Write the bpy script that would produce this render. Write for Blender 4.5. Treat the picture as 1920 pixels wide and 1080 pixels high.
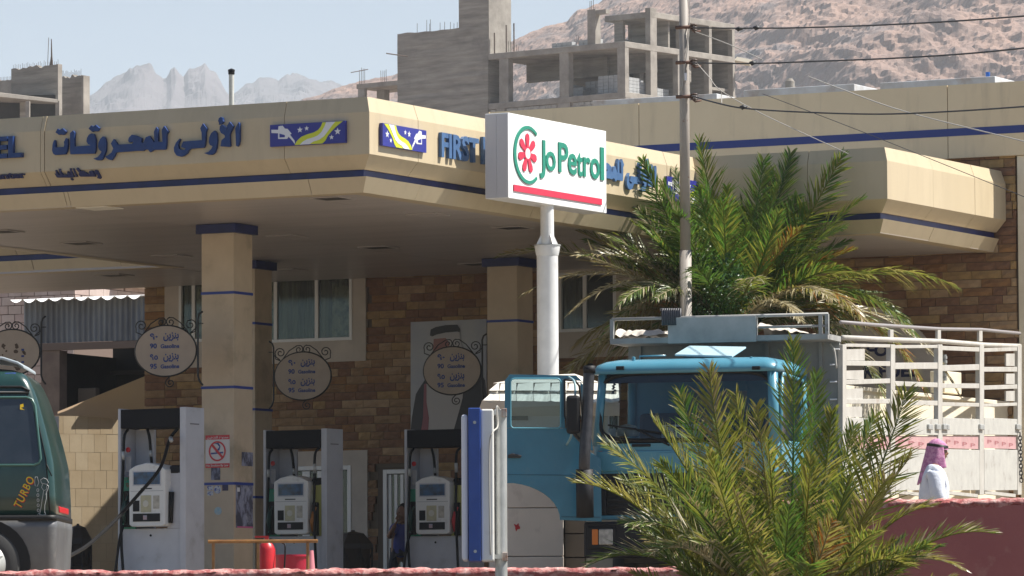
import bpy, math, random
from math import sin, cos, tan, atan, pi, radians, sqrt
from mathutils import Vector, Matrix, noise
random.seed(7)
for o in list(bpy.data.objects): bpy.data.objects.remove(o)
SC = bpy.context.scene
COL = SC.collection
# ---------------------------------------------------------------- camera
F = 9600.0; HOR = 1190.0
TH = atan((HOR - 540) / F); ROLL = radians(0.3)
cd = bpy.data.cameras.new('camera'); cam = bpy.data.objects.new('camera', cd); COL.objects.link(cam)
cd.sensor_width = 36; cd.lens = 36 * F / 1920; cd.clip_start = 1; cd.clip_end = 30000
cam.matrix_world = Matrix.Rotation(pi / 2 + TH, 4, 'X') @ Matrix.Rotation(-ROLL, 4, 'Z')
SC.camera = cam
CM = cam.matrix_world.to_3x3()
# ---------------------------------------------------------------- light
HAZE = 0.00015
SUN_AZ = radians(2)      # measured from +X towards +Y
SUN_EL = radians(55)
sd = Vector((cos(SUN_AZ) * cos(SUN_EL), sin(SUN_AZ) * cos(SUN_EL), sin(SUN_EL)))
sl = bpy.data.lights.new('sun', 'SUN'); sl.energy = 5.0; sl.angle = radians(0.5); sl.color = (1, .955, .88)
so = bpy.data.objects.new('sun', sl); COL.objects.link(so)
so.rotation_euler = sd.to_track_quat('Z', 'Y').to_euler()
W = bpy.data.worlds.new('World'); SC.world = W; W.use_nodes = True
nt = W.node_tree; bg = nt.nodes['Background']
sky = nt.nodes.new('ShaderNodeTexSky'); sky.sky_type = 'NISHITA'; sky.sun_disc = False
sky.sun_elevation = SUN_EL; sky.sun_rotation = pi / 2 - SUN_AZ
sky.air_density = 1.0; sky.dust_density = 0.6; sky.ozone_density = 2.5; sky.altitude = 900
nt.links.new(sky.outputs[0], bg.inputs[0]); bg.inputs[1].default_value = 0.05
vs = SC.view_settings; vs.view_transform = 'Standard'; vs.look = 'None'; vs.gamma = 1; vs.exposure = 0.95; vs.use_curve_mapping = False
try:
    SC.cycles.max_bounces = 8; SC.cycles.volume_bounces = 1; SC.cycles.transparent_max_bounces = 16; SC.cycles.use_denoising = True
except Exception: pass

# ---------------------------------------------------------------- projection helpers (used to read positions off planes of known distance)
def ray(px, py):
    return CM @ Vector(((px - 960) / F, (540 - py) / F, -1))
def at(px, py, Y):
    d = ray(px, py); return d * (Y / d.y)
class Plane:
    """vertical plane through A with horizontal direction angle a (radians from +X)"""
    def __init__(s, A, a):
        s.A = Vector((A[0], A[1], 0)); s.e = Vector((cos(a), sin(a), 0))
        n = Vector((sin(a), -cos(a), 0)); s.n = n if n.dot(-s.A) > 0 else -n
    def uv(s, px, py):
        d = ray(px, py); p = d * (s.A.dot(s.n) / d.dot(s.n)); q = p - s.A
        return q.dot(s.e), p.z
    def pt(s, u, z, off=0):
        p = s.A + s.e * u + s.n * off; return Vector((p.x, p.y, z))
    def P(s, px, py, off=0):
        u, z = s.uv(px, py); return s.pt(u, z, off)
def onz(px, py, z):
    d = ray(px, py); return d * (z / d.z)

# ---------------------------------------------------------------- materials
MATS = {}
def mat(name, col, rough=.6, metal=0., col2=None, nscale=3., stretch=(1, 1, 1), amt=1., detail=6, bump=0., bscale=None, bstretch=None,
        trans=0., lo=.35, hi=.65, spec=.5, emit=0., coat=0., alpha=1., dirt=None, dscale=1.5, dlo=.55, dhi=.75, dstr=(1, 1, 1)):
    if name in MATS: return MATS[name]
    m = bpy.data.materials.new(name); m.use_nodes = True; t = m.node_tree; N = t.nodes; L = t.links
    b = N['Principled BSDF']; out = N['Material Output']
    b.inputs['Base Color'].default_value = (*col, 1); b.inputs['Roughness'].default_value = rough; b.inputs['Metallic'].default_value = metal
    b.inputs['Specular IOR Level'].default_value = spec
    if coat: b.inputs['Coat Weight'].default_value = coat; b.inputs['Coat Roughness'].default_value = .1
    if alpha < 1: b.inputs['Alpha'].default_value = alpha
    tc = N.new('ShaderNodeTexCoord')
    def nz(sc, st, det=detail):
        mp = N.new('ShaderNodeMapping'); mp.inputs['Scale'].default_value = st; L.new(tc.outputs['Object'], mp.inputs[0])
        n = N.new('ShaderNodeTexNoise'); n.inputs['Scale'].default_value = sc; n.inputs['Detail'].default_value = det
        n.inputs['Roughness'].default_value = .62; L.new(mp.outputs[0], n.inputs['Vector']); return n
    last = None
    if col2 is not None:
        n = nz(nscale, stretch); r = N.new('ShaderNodeMapRange'); r.inputs[1].default_value = lo; r.inputs[2].default_value = hi
        r.inputs[4].default_value = amt; L.new(n.outputs['Fac'], r.inputs[0])
        x = N.new('ShaderNodeMix'); x.data_type = 'RGBA'; x.inputs[6].default_value = (*col, 1); x.inputs[7].default_value = (*col2, 1)
        L.new(r.outputs[0], x.inputs[0]); last = x.outputs[2]
    if dirt is not None:
        n = nz(dscale, dstr); r = N.new('ShaderNodeMapRange'); r.inputs[1].default_value = dlo; r.inputs[2].default_value = dhi
        L.new(n.outputs['Fac'], r.inputs[0])
        x = N.new('ShaderNodeMix'); x.data_type = 'RGBA'; x.inputs[6].default_value = (*col, 1); x.inputs[7].default_value = (*dirt, 1)
        if last: L.new(last, x.inputs[6])
        L.new(r.outputs[0], x.inputs[0]); last = x.outputs[2]
    if last: L.new(last, b.inputs['Base Color'])
    if bump:
        n = nz(bscale or nscale * 3, bstretch or stretch, 8); bp = N.new('ShaderNodeBump'); bp.inputs['Strength'].default_value = min(1, bump)
        bp.inputs['Distance'].default_value = .02 * max(1, bump); L.new(n.outputs['Fac'], bp.inputs['Height']); L.new(bp.outputs[0], b.inputs['Normal'])
    if emit: b.inputs['Emission Color'].default_value = (*col, 1); b.inputs['Emission Strength'].default_value = emit
    if trans:
        tr = N.new('ShaderNodeBsdfTranslucent'); mx = N.new('ShaderNodeMixShader'); mx.inputs[0].default_value = trans
        tr.inputs[0].default_value = (col[0] * 1.5, col[1] * 1.5, col[2] * .8, 1)
        if last: L.new(last, tr.inputs[0])
        L.new(b.outputs[0], mx.inputs[1]); L.new(tr.outputs[0], mx.inputs[2]); L.new(mx.outputs[0], out.inputs[0])
    MATS[name] = m; return m
def glass(name, tint=(.6, .7, .7), mixf=.55, rough=.03):
    if name in MATS: return MATS[name]
    m = bpy.data.materials.new(name); m.use_nodes = True; t = m.node_tree; N = t.nodes; L = t.links
    N.remove(N['Principled BSDF']); out = N['Material Output']
    g = N.new('ShaderNodeBsdfGlossy'); g.inputs['Roughness'].default_value = rough; g.inputs[0].default_value = (.9, .93, .95, 1)
    tr = N.new('ShaderNodeBsdfTransparent'); tr.inputs[0].default_value = (*tint, 1)
    fr = N.new('ShaderNodeFresnel'); fr.inputs[0].default_value = 1.5
    ma = N.new('ShaderNodeMath'); ma.operation = 'ADD'; ma.inputs[1].default_value = mixf * .15; L.new(fr.outputs[0], ma.inputs[0])
    mx = N.new('ShaderNodeMixShader'); L.new(ma.outputs[0], mx.inputs[0]); L.new(tr.outputs[0], mx.inputs[1]); L.new(g.outputs[0], mx.inputs[2])
    L.new(mx.outputs[0], out.inputs[0]); MATS[name] = m; return m

# ---------------------------------------------------------------- mesh builder
OM = {}
def omat(o): return OM.get(o.name, Matrix.Identity(4))
class MB:
    def __init__(s, M=None): s.v = []; s.f = []; s.mi = []; s.M = M
    def add(s, vs, fs, mi=0):
        b = len(s.v)
        for p in vs:
            p = Vector(p); s.v.append(s.M @ p if s.M else p)
        for f in fs: s.f.append([b + i for i in f]); s.mi.append(mi)
    def box(s, x0, x1, y0, y1, z0, z1, mi=0, R=None):
        vs = [Vector((x, y, z)) for z in (z0, z1) for y in (y0, y1) for x in (x0, x1)]
        if R: vs = [R @ p for p in vs]
        s.add(vs, [(0, 2, 3, 1), (4, 5, 7, 6), (0, 1, 5, 4), (2, 6, 7, 3), (0, 4, 6, 2), (1, 3, 7, 5)], mi)
    def prism(s, front, back, mi=0):
        n = len(front); s.add(list(front) + list(back), [list(range(n)), list(range(2 * n - 1, n - 1, -1))] + [(i, n + i, n + (i + 1) % n, (i + 1) % n) for i in range(n)], mi)
    def pbox(s, pl, px0, py0, px1, py1, f, b, mi=0):
        """box on a vertical plane: pixel rectangle, f metres in front, b metres behind"""
        pm = (px0 + px1) / 2
        u0 = pl.uv(px0, py1)[0]; u1 = pl.uv(px1, py1)[0]; z0 = pl.uv(pm, py1)[1]; z1 = pl.uv(pm, py0)[1]
        s.ubox(pl, u0, u1, z0, z1, f, b, mi)
    def ubox(s, pl, u0, u1, z0, z1, f, b, mi=0):
        q = [(u0, z0), (u1, z0), (u1, z1), (u0, z1)]
        s.prism([pl.pt(u, z, f) for u, z in q], [pl.pt(u, z, -b) for u, z in q], mi)
    def ppoly(s, pl, pts, f, b, mi=0):
        q = [pl.uv(*p) for p in pts]; s.prism([pl.pt(u, z, f) for u, z in q], [pl.pt(u, z, -b) for u, z in q], mi)
    def tube(s, pts, r, n=8, mi=0, flat=None):
        pts = [Vector(p) for p in pts]; k = len(pts); rs = r if isinstance(r, (list, tuple)) else [r] * k
        vs = []; ref = None
        for i, p in enumerate(pts):
            t = (pts[min(i + 1, k - 1)] - pts[max(i - 1, 0)]).normalized()
            if ref is None: ref = Vector((0, 0, 1)) if abs(t.z) < .9 else Vector((1, 0, 0))
            a = t.cross(ref); a = a.normalized() if a.length > 1e-6 else Vector((1, 0, 0)); c = a.cross(t); ref = c
            for j in range(n):
                w = 2 * pi * j / n; vs.append(p + (a * cos(w) + c * sin(w)) * rs[i])
        fs = [(i * n + j, i * n + (j + 1) % n, (i + 1) * n + (j + 1) % n, (i + 1) * n + j) for i in range(k - 1) for j in range(n)]
        fs += [list(range(n - 1, -1, -1)), [(k - 1) * n + j for j in range(n)]]
        s.add(vs, fs, mi)
    def loft(s, rings, mi=0, cap=True):
        n = len(rings[0]); vs = [p for r in rings for p in r]; k = len(rings)
        fs = [(i * n + j, i * n + (j + 1) % n, (i + 1) * n + (j + 1) % n, (i + 1) * n + j) for i in range(k - 1) for j in range(n)]
        if cap: fs += [list(range(n - 1, -1, -1)), [(k - 1) * n + j for j in range(n)]]
        s.add(vs, fs, mi)
    def lathe(s, c, prof, n=20, mi=0, ax='z', sy=1):
        rings = []
        for r, h in prof:
            rr = []
            for j in range(n):
                w = 2 * pi * j / n
                if ax == 'z': q = Vector((r * cos(w), r * sin(w) * sy, h))
                elif ax == 'y': q = Vector((r * cos(w), h, r * sin(w)))
                else: q = Vector((h, r * cos(w), r * sin(w)))
                rr.append(Vector(c) + q)
            rings.append(rr)
        s.loft(rings, mi)
    def grid(s, fn, nu, nv, mi=0):
        vs = [fn(i / nu, j / nv) for j in range(nv + 1) for i in range(nu + 1)]
        s.add(vs, [(j * (nu + 1) + i, j * (nu + 1) + i + 1, (j + 1) * (nu + 1) + i + 1, (j + 1) * (nu + 1) + i) for j in range(nv) for i in range(nu)], mi)
    def build(s, name, mats, parent=None, smooth=False, bevel=0, kind=None, recalc=False):
        me = bpy.data.meshes.new(name)
        vs = s.v
        if parent is not None:
            I = omat(parent).inverted(); vs = [I @ p for p in vs]
        me.from_pydata([tuple(p) for p in vs], [], s.f)
        if not isinstance(mats, (list, tuple)): mats = [mats]
        for m in mats: me.materials.append(m)
        if len(mats) > 1: me.polygons.foreach_set('material_index', s.mi)
        if smooth: me.polygons.foreach_set('use_smooth', [True] * len(me.polygons))
        me.update()
        o = bpy.data.objects.new(name, me); COL.objects.link(o)
        if parent is not None:
            o.parent = parent; OM[o.name] = omat(parent)
        if bevel:
            md = o.modifiers.new('bevel', 'BEVEL'); md.width = bevel; md.segments = 2; md.limit_method = 'ANGLE'; md.harden_normals = False
        if smooth and smooth != 2:
            try:
                me.set_sharp_from_angle(angle=radians(35))
            except Exception: pass
        if kind: o['kind'] = kind
        return o
def thing(name, label, cat, loc=(0, 0, 0), rz=0, group=None):
    o = bpy.data.objects.new(name, None); COL.objects.link(o); o.empty_display_size = .2
    o.location = loc; o.rotation_euler = (0, 0, rz)
    OM[o.name] = Matrix.Translation(Vector(loc)) @ Matrix.Rotation(rz, 4, 'Z')
    o['label'] = label; o['category'] = cat
    if group: o['group'] = group
    return o
def tag(o, label, cat, group=None):
    o['label'] = label; o['category'] = cat
    if group: o['group'] = group
    return o
def structure(o): o['kind'] = 'structure'; return o
def copy_tree(o, loc, rz=None, label=None, parent=None):
    c = o.copy(); COL.objects.link(c)
    if parent is None:
        c.location = loc
        if rz is not None: c.rotation_euler = (0, 0, rz)
        if label: c['label'] = label
        OM[c.name] = Matrix.Translation(Vector(loc)) @ Matrix.Rotation(c.rotation_euler.z, 4, 'Z')
    else: c.parent = parent; OM[c.name] = omat(parent)
    for ch in list(o.children): copy_tree(ch, None, None, None, c)
    return c
ARD = {}
def text_mesh(mb, txt, pl, px0, py0, px1, py1, f, b=0, mi=0, bold=.0, ofn=None):
    """text fitted so that its box covers the pixel rectangle on plane pl"""
    cu = bpy.data.curves.new('t', 'FONT'); cu.body = txt; cu.size = 1; cu.offset = bold; cu.resolution_u = 3
    ob = bpy.data.objects.new('t', cu); COL.objects.link(ob)
    me = bpy.data.meshes.new_from_object(ob.evaluated_get(bpy.context.evaluated_depsgraph_get()))
    bpy.data.objects.remove(ob); bpy.data.curves.remove(cu)
    vs = [v.co.copy() for v in me.vertices]; fs = [list(p.vertices) for p in me.polygons]; bpy.data.meshes.remove(me)
    if not vs: return
    x0 = min(v.x for v in vs); x1 = max(v.x for v in vs); y0 = min(v.y for v in vs); y1 = max(v.y for v in vs)
    pm = (px0 + px1) / 2
    u0 = pl.uv(px0, (py0 + py1) / 2)[0]; u1 = pl.uv(px1, (py0 + py1) / 2)[0]; z0 = pl.uv(pm, py1)[1]; z1 = pl.uv(pm, py0)[1]
    def mp(v, off):
        z = z0 + (v.y - y0) / (y1 - y0) * (z1 - z0)
        return pl.pt(u0 + (v.x - x0) / (x1 - x0) * (u1 - u0), z, off + (ofn(z) if ofn else 0))
    mb.add([mp(v, f) for v in vs], fs, mi)
    if b:   # sides from boundary edges
        from collections import Counter
        c = Counter(); 
        for q in fs:
            for i in range(len(q)): c[tuple(sorted((q[i], q[(i + 1) % len(q)])))] += 1
        for (i, j), k in c.items():
            if k == 1: mb.add([mp(vs[i], f), mp(vs[j], f), mp(vs[j], b), mp(vs[i], b)], [(0, 1, 2, 3)], mi)
def disc(pl, u, z, r, n=24, a0=0, a1=2 * pi, ry=None):
    ry = ry or r
    return [(u + r * cos(a0 + (a1 - a0) * i / n), z + ry * sin(a0 + (a1 - a0) * i / n)) for i in range(n)]
def upoly(mb, pl, pts, f, b, mi=0):
    mb.prism([pl.pt(u, z, f) for u, z in pts], [pl.pt(u, z, -b) for u, z in pts], mi)

# ---------------------------------------------------------------- palette
m_tan = mat('tan cladding', (.58, .48, .325), .38, col2=(.54, .445, .295), nscale=1.2, stretch=(1, 1, .3), dirt=(.50, .41, .275), dscale=4, dstr=(1.6, 1.6, .22), dlo=.5, dhi=.8, bump=.2, bscale=2.2)
m_tanpaint = mat('tan painted metal', (.64, .52, .38), .5, col2=(.56, .45, .32), nscale=2.5, dirt=(.33, .27, .18), dscale=1.3)
m_navy = mat('navy band', (.018, .028, .145), .4, col2=(.012, .018, .09), nscale=4)
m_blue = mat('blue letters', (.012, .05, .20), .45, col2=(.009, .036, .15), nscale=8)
m_ceil = mat('canopy ceiling', (.50, .45, .43), .35, col2=(.42, .385, .365), nscale=1.2, stretch=(.25, 2.5, 1), bump=.05, bscale=6)
m_dark = mat('dark metal', (.02, .02, .022), .5)
m_iron = mat('black wrought iron', (.012, .012, .013), .45)
m_white = mat('white paint', (.80, .80, .79), .4, col2=(.7, .7, .69), nscale=5, dirt=(.55, .53, .48), dscale=3, dlo=.6, dhi=.85)
m_plaster = mat('beige plaster', (.60, .53, .46), .8, col2=(.5, .44, .38), nscale=2.2, bump=.1, bscale=30)
m_cream = mat('cream plaster', (.84, .77, .62), .8, col2=(.7, .62, .47), nscale=1.7, bump=.1, bscale=25)
m_conc = mat('raw concrete', (.37, .34, .295), .9, col2=(.17, .155, .135), nscale=.9, stretch=(.35, .35, 3.2), lo=.3, hi=.7, bump=1.5, bscale=1.6, bstretch=(.4, .4, 5), dirt=(.17, .155, .14), dscale=.35)
m_concl = mat('smooth concrete', (.36, .33, .29), .9, col2=(.22, .20, .175), nscale=.8, bump=.8, bscale=4, dirt=(.27, .25, .22), dscale=.5)
m_block = mat('grey concrete block', (.40, .39, .37), .9, col2=(.3, .29, .27), nscale=2, bump=.4, bscale=8)
m_rebar = mat('rusty rebar', (.09, .065, .05), .8)
m_glassd = glass('tinted glass', (.68, .70, .64), .0, .08)
m_glassc = glass('clear glass', (.58, .66, .68), .05)
m_black = mat('black rubber', (.010, .010, .011), .55, spec=.3)
m_plast = mat('matt black plastic', (.012, .012, .015), .6, spec=.3)
m_alu = mat('aluminium frame', (.70, .69, .68), .4, metal=.15)
m_red = mat('red paint', (.55, .015, .02), .4, col2=(.45, .012, .018), nscale=8)
m_galv = mat('galvanised steel', (.50, .51, .50), .45, metal=.35, col2=(.36, .37, .36), nscale=14, stretch=(1, 1, .4))
m_mort = mat('dark mortar', (.16, .125, .09), .95)
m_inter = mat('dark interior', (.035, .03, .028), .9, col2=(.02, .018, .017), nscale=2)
# ================================================================ setting
AL = radians(27.5); s_, c_ = sin(AL), cos(AL)
C0 = Vector((at(693, 357, 57).x, 57, 0))
GZ = .25
ZC = at(690, 357, 57).z
MS = Matrix.Translation(C0) @ Matrix.Rotation(-AL, 4, 'Z')       # station frame: x along the front, y towards the back
def S(x, y, z=0): return MS @ Vector((x, y, z))
def splane(x, y, right=False):
    p = S(x, y); return Plane((p.x, p.y), (pi / 2 - AL) if right else -AL)
def sloc(p): return MS.inverted() @ p

m_ground = mat('dusty asphalt', (.26, .205, .145), .9, col2=(.20, .16, .115), nscale=.8, bump=.3, bscale=30)
m_street = mat('street asphalt', (.15, .125, .10), .9, col2=(.10, .09, .08), nscale=2, bump=.3, bscale=40)
mb = MB(); mb.box(-40, 40, 42.4, 95, GZ - .3, GZ); structure(mb.build('forecourt', m_ground))
mb = MB(); mb.add([(-400, -60, -1.6), (400, -60, -1.6), (400, 42.4, -1.6), (-400, 42.4, -1.6)], [(0, 1, 2, 3)]); structure(mb.build('street', m_street))
m_hill = mat('dry hillside', (.34, .27, .22), .95, col2=(.25, .2, .17), nscale=.05)
def terr(x, y):
    t = min(1, max(0, (y - 95) / 260)); z = GZ - .02 + 28 * t * t * (3 - 2 * t) + max(0, (y - 355)) * .1
    return z + noise.noise(Vector((x, y, 0)) * .03) * 1.2 * t
mb = MB(); mb.grid(lambda u, v: Vector((-400 + 800 * u, 95 + 700 * v * v, terr(-400 + 800 * u, 95 + 700 * v * v))), 60, 60)
structure(mb.build('hillside_ground', m_hill, smooth=True))
# near mountain: heightfield whose skyline rises to the right
SKYL = [(-2500, 330), (-400, 262), (300, 226), (560, 186), (600, 175), (640, 160), (740, 136), (850, 108), (930, 90), (985, 62), (1000, 54), (1040, 41), (1068, 37), (1086, 14), (1130, -6), (1200, -60), (1300, -140), (1500, -230), (2400, -420), (4000, -560)]
def interp(tab, x):
    for (a, ya), (b, yb) in zip(tab, tab[1:]):
        if x <= b: return ya + (yb - ya) * max(0, (x - a)) / (b - a)
    return tab[-1][1]
def ridge(p, H=.9, oc=6): return noise.ridged_multi_fractal(p, H, 2.1, oc, 1.0, 2.0)
m_mtn = mat('mountain rock', (.27, .175, .135), .95, col2=(.17, .115, .095), nscale=.06, lo=.38, hi=.62, detail=15, dirt=(.12, .105, .105), dscale=.012, dlo=.50, dhi=.57, bump=30, bscale=.25)
def build_mountain():
    NU, NV = 620, 330; vs = []
    for j in range(NV + 1):
        t = j / NV
        for i in range(NU + 1):
            px = -900 + 3600 * i / NU
            D = 1290 + 430 * t; x = (px - 960) / F * D
            yr = interp(SKYL, px); zr = (HOR - yr) / F * 1720; z0 = 70
            z = z0 + (zr - z0) * (t ** .92)
            A = min(1.0, (zr - z0) / 150); P0 = Vector((x, D, z * 1.4))
            big = noise.fractal(P0 * .011, .9, 2.1, 3) * 24 - abs(noise.noise(P0 * .017 + Vector((3, 0, 0)))) * 22
            med = (noise.ridged_multi_fractal(P0 * .05, .75, 2.2, 7, 1.0, 2.0) - 1.1) * 3.4
            sm = noise.fractal(P0 * .22, .6, 2.2, 4) * 1.6
            env = min(1, t * 6) * A
            e = big * (1 - t ** 3 * .9) + med * (1 - .55 * t ** 4) + sm * (1 - .4 * t)
            vs.append((x + noise.noise(P0 * .09) * 1.5, D - e * env * .75, z + e * env * .5 - (0 if t < .97 else 0)))
    n = NU + 1
    me = bpy.data.meshes.new('mountain'); me.from_pydata(vs, [], [(j * n + i, j * n + i + 1, (j + 1) * n + i + 1, (j + 1) * n + i) for j in range(NV) for i in range(NU)])
    me.materials.append(m_mtn)
    o = bpy.data.objects.new('mountain', me); COL.objects.link(o); structure(o)
build_mountain()
m_far = mat('far pale rock', (.115, .10, .105), .95, col2=(.06, .055, .06), nscale=.006, detail=10)
def build_far(name, tab, D0):
    NU, NV = 170, 46; vs = []
    a, b = tab[0][0], tab[-1][0]
    for j in range(NV + 1):
        t = j / NV
        for i in range(NU + 1):
            px = a + (b - a) * i / NU; D = D0 + 500 * t; x = (px - 960) / F * D
            yr = interp(tab, px); zr = (HOR - yr) / F * (D0 + 500); zb = (HOR - 236) / F * D0
            f = min(1, 1.35 * t) ** .55 if t < .99 else 1
            p = Vector((x, D, 0)) * .013
            z = zb + (zr - zb) * f + (noise.fractal(p, .7, 2.2, 6) * 7 - abs(noise.noise(Vector((x * .03, 3, t * 2)))) * 9) * (1 if .05 < t < .95 else .4)
            vs.append((x, D + noise.noise(Vector((x * .03, z * .03, 1))) * 40, z))
    n = NU + 1; me = bpy.data.meshes.new(name)
    me.from_pydata(vs, [], [(j * n + i, j * n + i + 1, (j + 1) * n + i + 1, (j + 1) * n + i) for j in range(NV) for i in range(NU)])
    me.materials.append(m_far)
    o = bpy.data.objects.new(name, me); COL.objects.link(o); structure(o)
build_far('far_mountain', [(120, 232), (168, 204), (198, 182), (215, 166), (238, 150), (252, 144), (286, 146), (292, 158), (303, 166), (310, 164), (318, 146), (326, 142), (334, 156), (343, 164), (352, 152), (372, 152), (384, 149), (394, 160), (404, 162), (412, 175), (420, 192), (450, 236)], 4200)
build_far('far_mountain', [(410, 236), (440, 186), (462, 176), (476, 172), (486, 163), (500, 166), (520, 172), (540, 162), (562, 159), (584, 164), (606, 172), (640, 180), (760, 236)], 4900)

# ================================================================ canopy
canopy = thing('fuel_canopy', 'big tan fuel station canopy with blue stripe, lettering and square columns', 'canopy', S(0, 0, ZC), -AL)
PROF = [(-.30, 1.065), (-.06, 1.06), (0, .885), (0, .41), (-.135, .255), (-.30, .255)]
LIP = [(-.30, .178), (-.10, .172), (-.185, 0.0), (-.40, 0.0)]
PATH = [(-17, 8.83), (-8.40, 8.83), (-8.40, 0), (0, 0), (0, 8.46), (2.64, 8.46), (2.64, 12.36)]
def seg_norm(a, b):
    d = Vector((b[0] - a[0], b[1] - a[1], 0)).normalized(); return d, Vector((d.y, -d.x, 0))
NR = [seg_norm(a, b) for a, b in zip(PATH, PATH[1:])]
def miter(i):
    if i == 0: return NR[0][1]
    if i == len(PATH) - 1: return NR[-1][1]
    return NR[i - 1][1] + NR[i][1]
def sweep(k, s0, s1, prof, name, m, gap=.004, closed=False):
    a, b = PATH[k], PATH[k + 1]; Lk = (Vector(b) - Vector(a)).length
    d, n = NR[k]
    def ring(sv):
        if sv <= 0.001: base = Vector((a[0], a[1], 0)); mm = miter(k)
        elif sv >= Lk - .001: base = Vector((b[0], b[1], 0)); mm = miter(k + 1)
        else: base = Vector((a[0], a[1], 0)) + d * sv; mm = n
        return [MS @ (base + mm * o + Vector((0, 0, ZC + z))) for o, z in prof]
    g0 = s0 + (gap if s0 > .01 else 0); g1 = s1 - (gap if s1 < Lk - .01 else 0)
    r0 = ring(g0); r1 = ring(g1); q = MB(); nn = len(prof)
    jit = random.uniform(-.003, .003); 
    if s0 > .01 and s1 < Lk - .01: r0 = [p + (MS.to_3x3() @ n) * jit for p in r0]; r1 = [p + (MS.to_3x3() @ n) * jit for p in r1]
    inr = [(o - .03, z) for o, z in prof]
    q.add(r0 + r1, [(i, i + 1, nn + i + 1, nn + i) for i in range(nn - 1)] + [list(range(nn)), list(range(2 * nn - 1, nn - 1, -1))])
    return q.build(name, m, canopy)
def seams(k, pxs, y=230):
    a = PATH[k]; d, n = NR[k]; A = S(a[0], a[1]); w = (MS.to_3x3() @ d)
    pl = Plane((A.x, A.y), math.atan2(w.y, w.x)); return [pl.uv(p, y)[0] for p in pxs]
LEN = [(Vector(b) - Vector(a)).length for a, b in zip(PATH, PATH[1:])]
cuts = {0: [2, 4.6, 6.5, 7.9], 1: [3, 6], 2: [2.2, 4.1] + seams(2, [76, 533], 215), 3: seams(3, [784, 1000, 1250], 240), 4: seams(4, [1514], 330), 5: seams(5, [1750, 1828], 360)}
for k in range(6):
    cs = [0] + [c for c in sorted(cuts[k]) if 0 < c < LEN[k]] + [LEN[k]]
    for i in range(len(cs) - 1):
        sweep(k, cs[i], cs[i + 1], PROF, 'fascia_panel', m_tan)
    ls = [0] + [min(LEN[k], max(.1, c + .25)) for c in cs[1:-1]] + [LEN[k]]
    for i in range(len(ls) - 1):
        if ls[i + 1] - ls[i] > .05: sweep(k, ls[i], ls[i + 1], LIP, 'lower_panel', m_tan)
    sweep(k, 0, LEN[k], [(-.19, .26), (-.17, .26), (-.17, .172), (-.19, .172)], 'stripe', m_navy, 0)
# ceiling panels and an unseen deck added to block the sun
def poly_slab(name, xy, z, h, m, gap=0):
    q = MB(); q.prism([S(x, y, z) for x, y in xy], [S(x, y, z + h) for x, y in xy]); return q.build(name, m, canopy)
seamx = sloc(onz(85, 390, ZC)).x
xs = [-8.22, seamx, seamx + 3.2, -.18]
for i in range(3):
    for (y0, y1) in ((.18, 4.2), (4.2, 8.64), (8.64, 12.36)):
        poly_slab('ceiling_panel', [(xs[i] + .006, y0 + .003), (xs[i + 1] - .006, y0 + .003), (xs[i + 1] - .006, y1 - .003), (xs[i] + .006, y1 - .003)], ZC + .006, .05, m_ceil)
poly_slab('ceiling_panel', [(-17, 9.0), (-8.24, 9.0), (-8.24, 12.36), (-17, 12.36)], ZC + .006, .05, m_ceil)
poly_slab('ceiling_panel', [(-.17, 8.64), (2.46, 8.64), (2.46, 12.36), (-.17, 12.36)], ZC + .006, .05, m_ceil)
poly_slab('sun_block_deck', [(-17, 9.1), (-8.1, 9.1), (-8.1, .3), (-.3, .3), (-.3, 8.76), (2.34, 8.76), (2.34, 12.36), (-17, 12.36)], ZC + .9, .06, m_concl)
# ceiling light fittings (openings seen from below)
m_fit = mat('dark lamp recess', (.05, .045, .04), .6)
m_lit = mat('bright lamp glass', (.9, .88, .8), .3)
for i, (px, py, kind) in enumerate([(187, 390, 1), (152, 456, 0), (215, 516, 0), (623, 372, 0), (803, 403, 2), (322, 480, 2), (710, 464, 0), (538, 443, 2), (895, 495, 0), (962, 427, 0), (1560, 471, 0), (5, 434, 0), (540, 506, 2)]):
    c = sloc(onz(px, py, ZC)); q = MB(MS); a = .2
    for (x0, x1, y0, y1) in ((-a, a, -a, -a + .03), (-a, a, a - .03, a), (-a, -a + .03, -a + .03, a - .03), (a - .03, a, -a + .03, a - .03)):
        q.box(c.x + x0, c.x + x1, c.y + y0, c.y + y1, ZC - .008, ZC + .004)
    f = q.build('light_frame', m_ceil if kind != 1 else m_lit, canopy)
    q = MB(MS); q.box(c.x - a + .032, c.x + a - .032, c.y - a + .032, c.y + a - .032, ZC - .006, ZC + .003)
    lp = q.build('lamp_glass', m_lit if kind == 1 else (m_ceil if kind == 2 else m_fit), canopy); lp.parent = f
# columns
def column(px_l, px_m, Y, w=.45, bands=(4.13, 2.99, 1.83)):
    p = at(px_m, 600, Y); c = sloc(p); x1 = c.x; x0 = x1 - w; y0 = c.y; y1 = y0 + w
    q = MB(MS); q.box(x0, x1, y0, y1, GZ, ZC + .005); col = q.build('column', m_tanpaint, canopy, bevel=.008)
    q = MB(MS); q.box(x0 - .05, x1 + .05, y0 - .05, y1 + .05, ZC - .11, ZC - .001); cp = q.build('cap', m_navy, canopy); cp.parent = col
    for z in bands:
        q = MB(MS); q.box(x0 - .006, x1 + .006, y0 - .006, y1 + .006, z - .016, z + .016); b = q.build('band', mat('blue trim strip', (.02, .05, .30), .4), canopy); b.parent = col
    return x0, x1, y0, y1
K1 = column(377, 438, 61.5); K2 = column(420, 478, 67.6); K3 = column(913, 970, 67.3)
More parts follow.
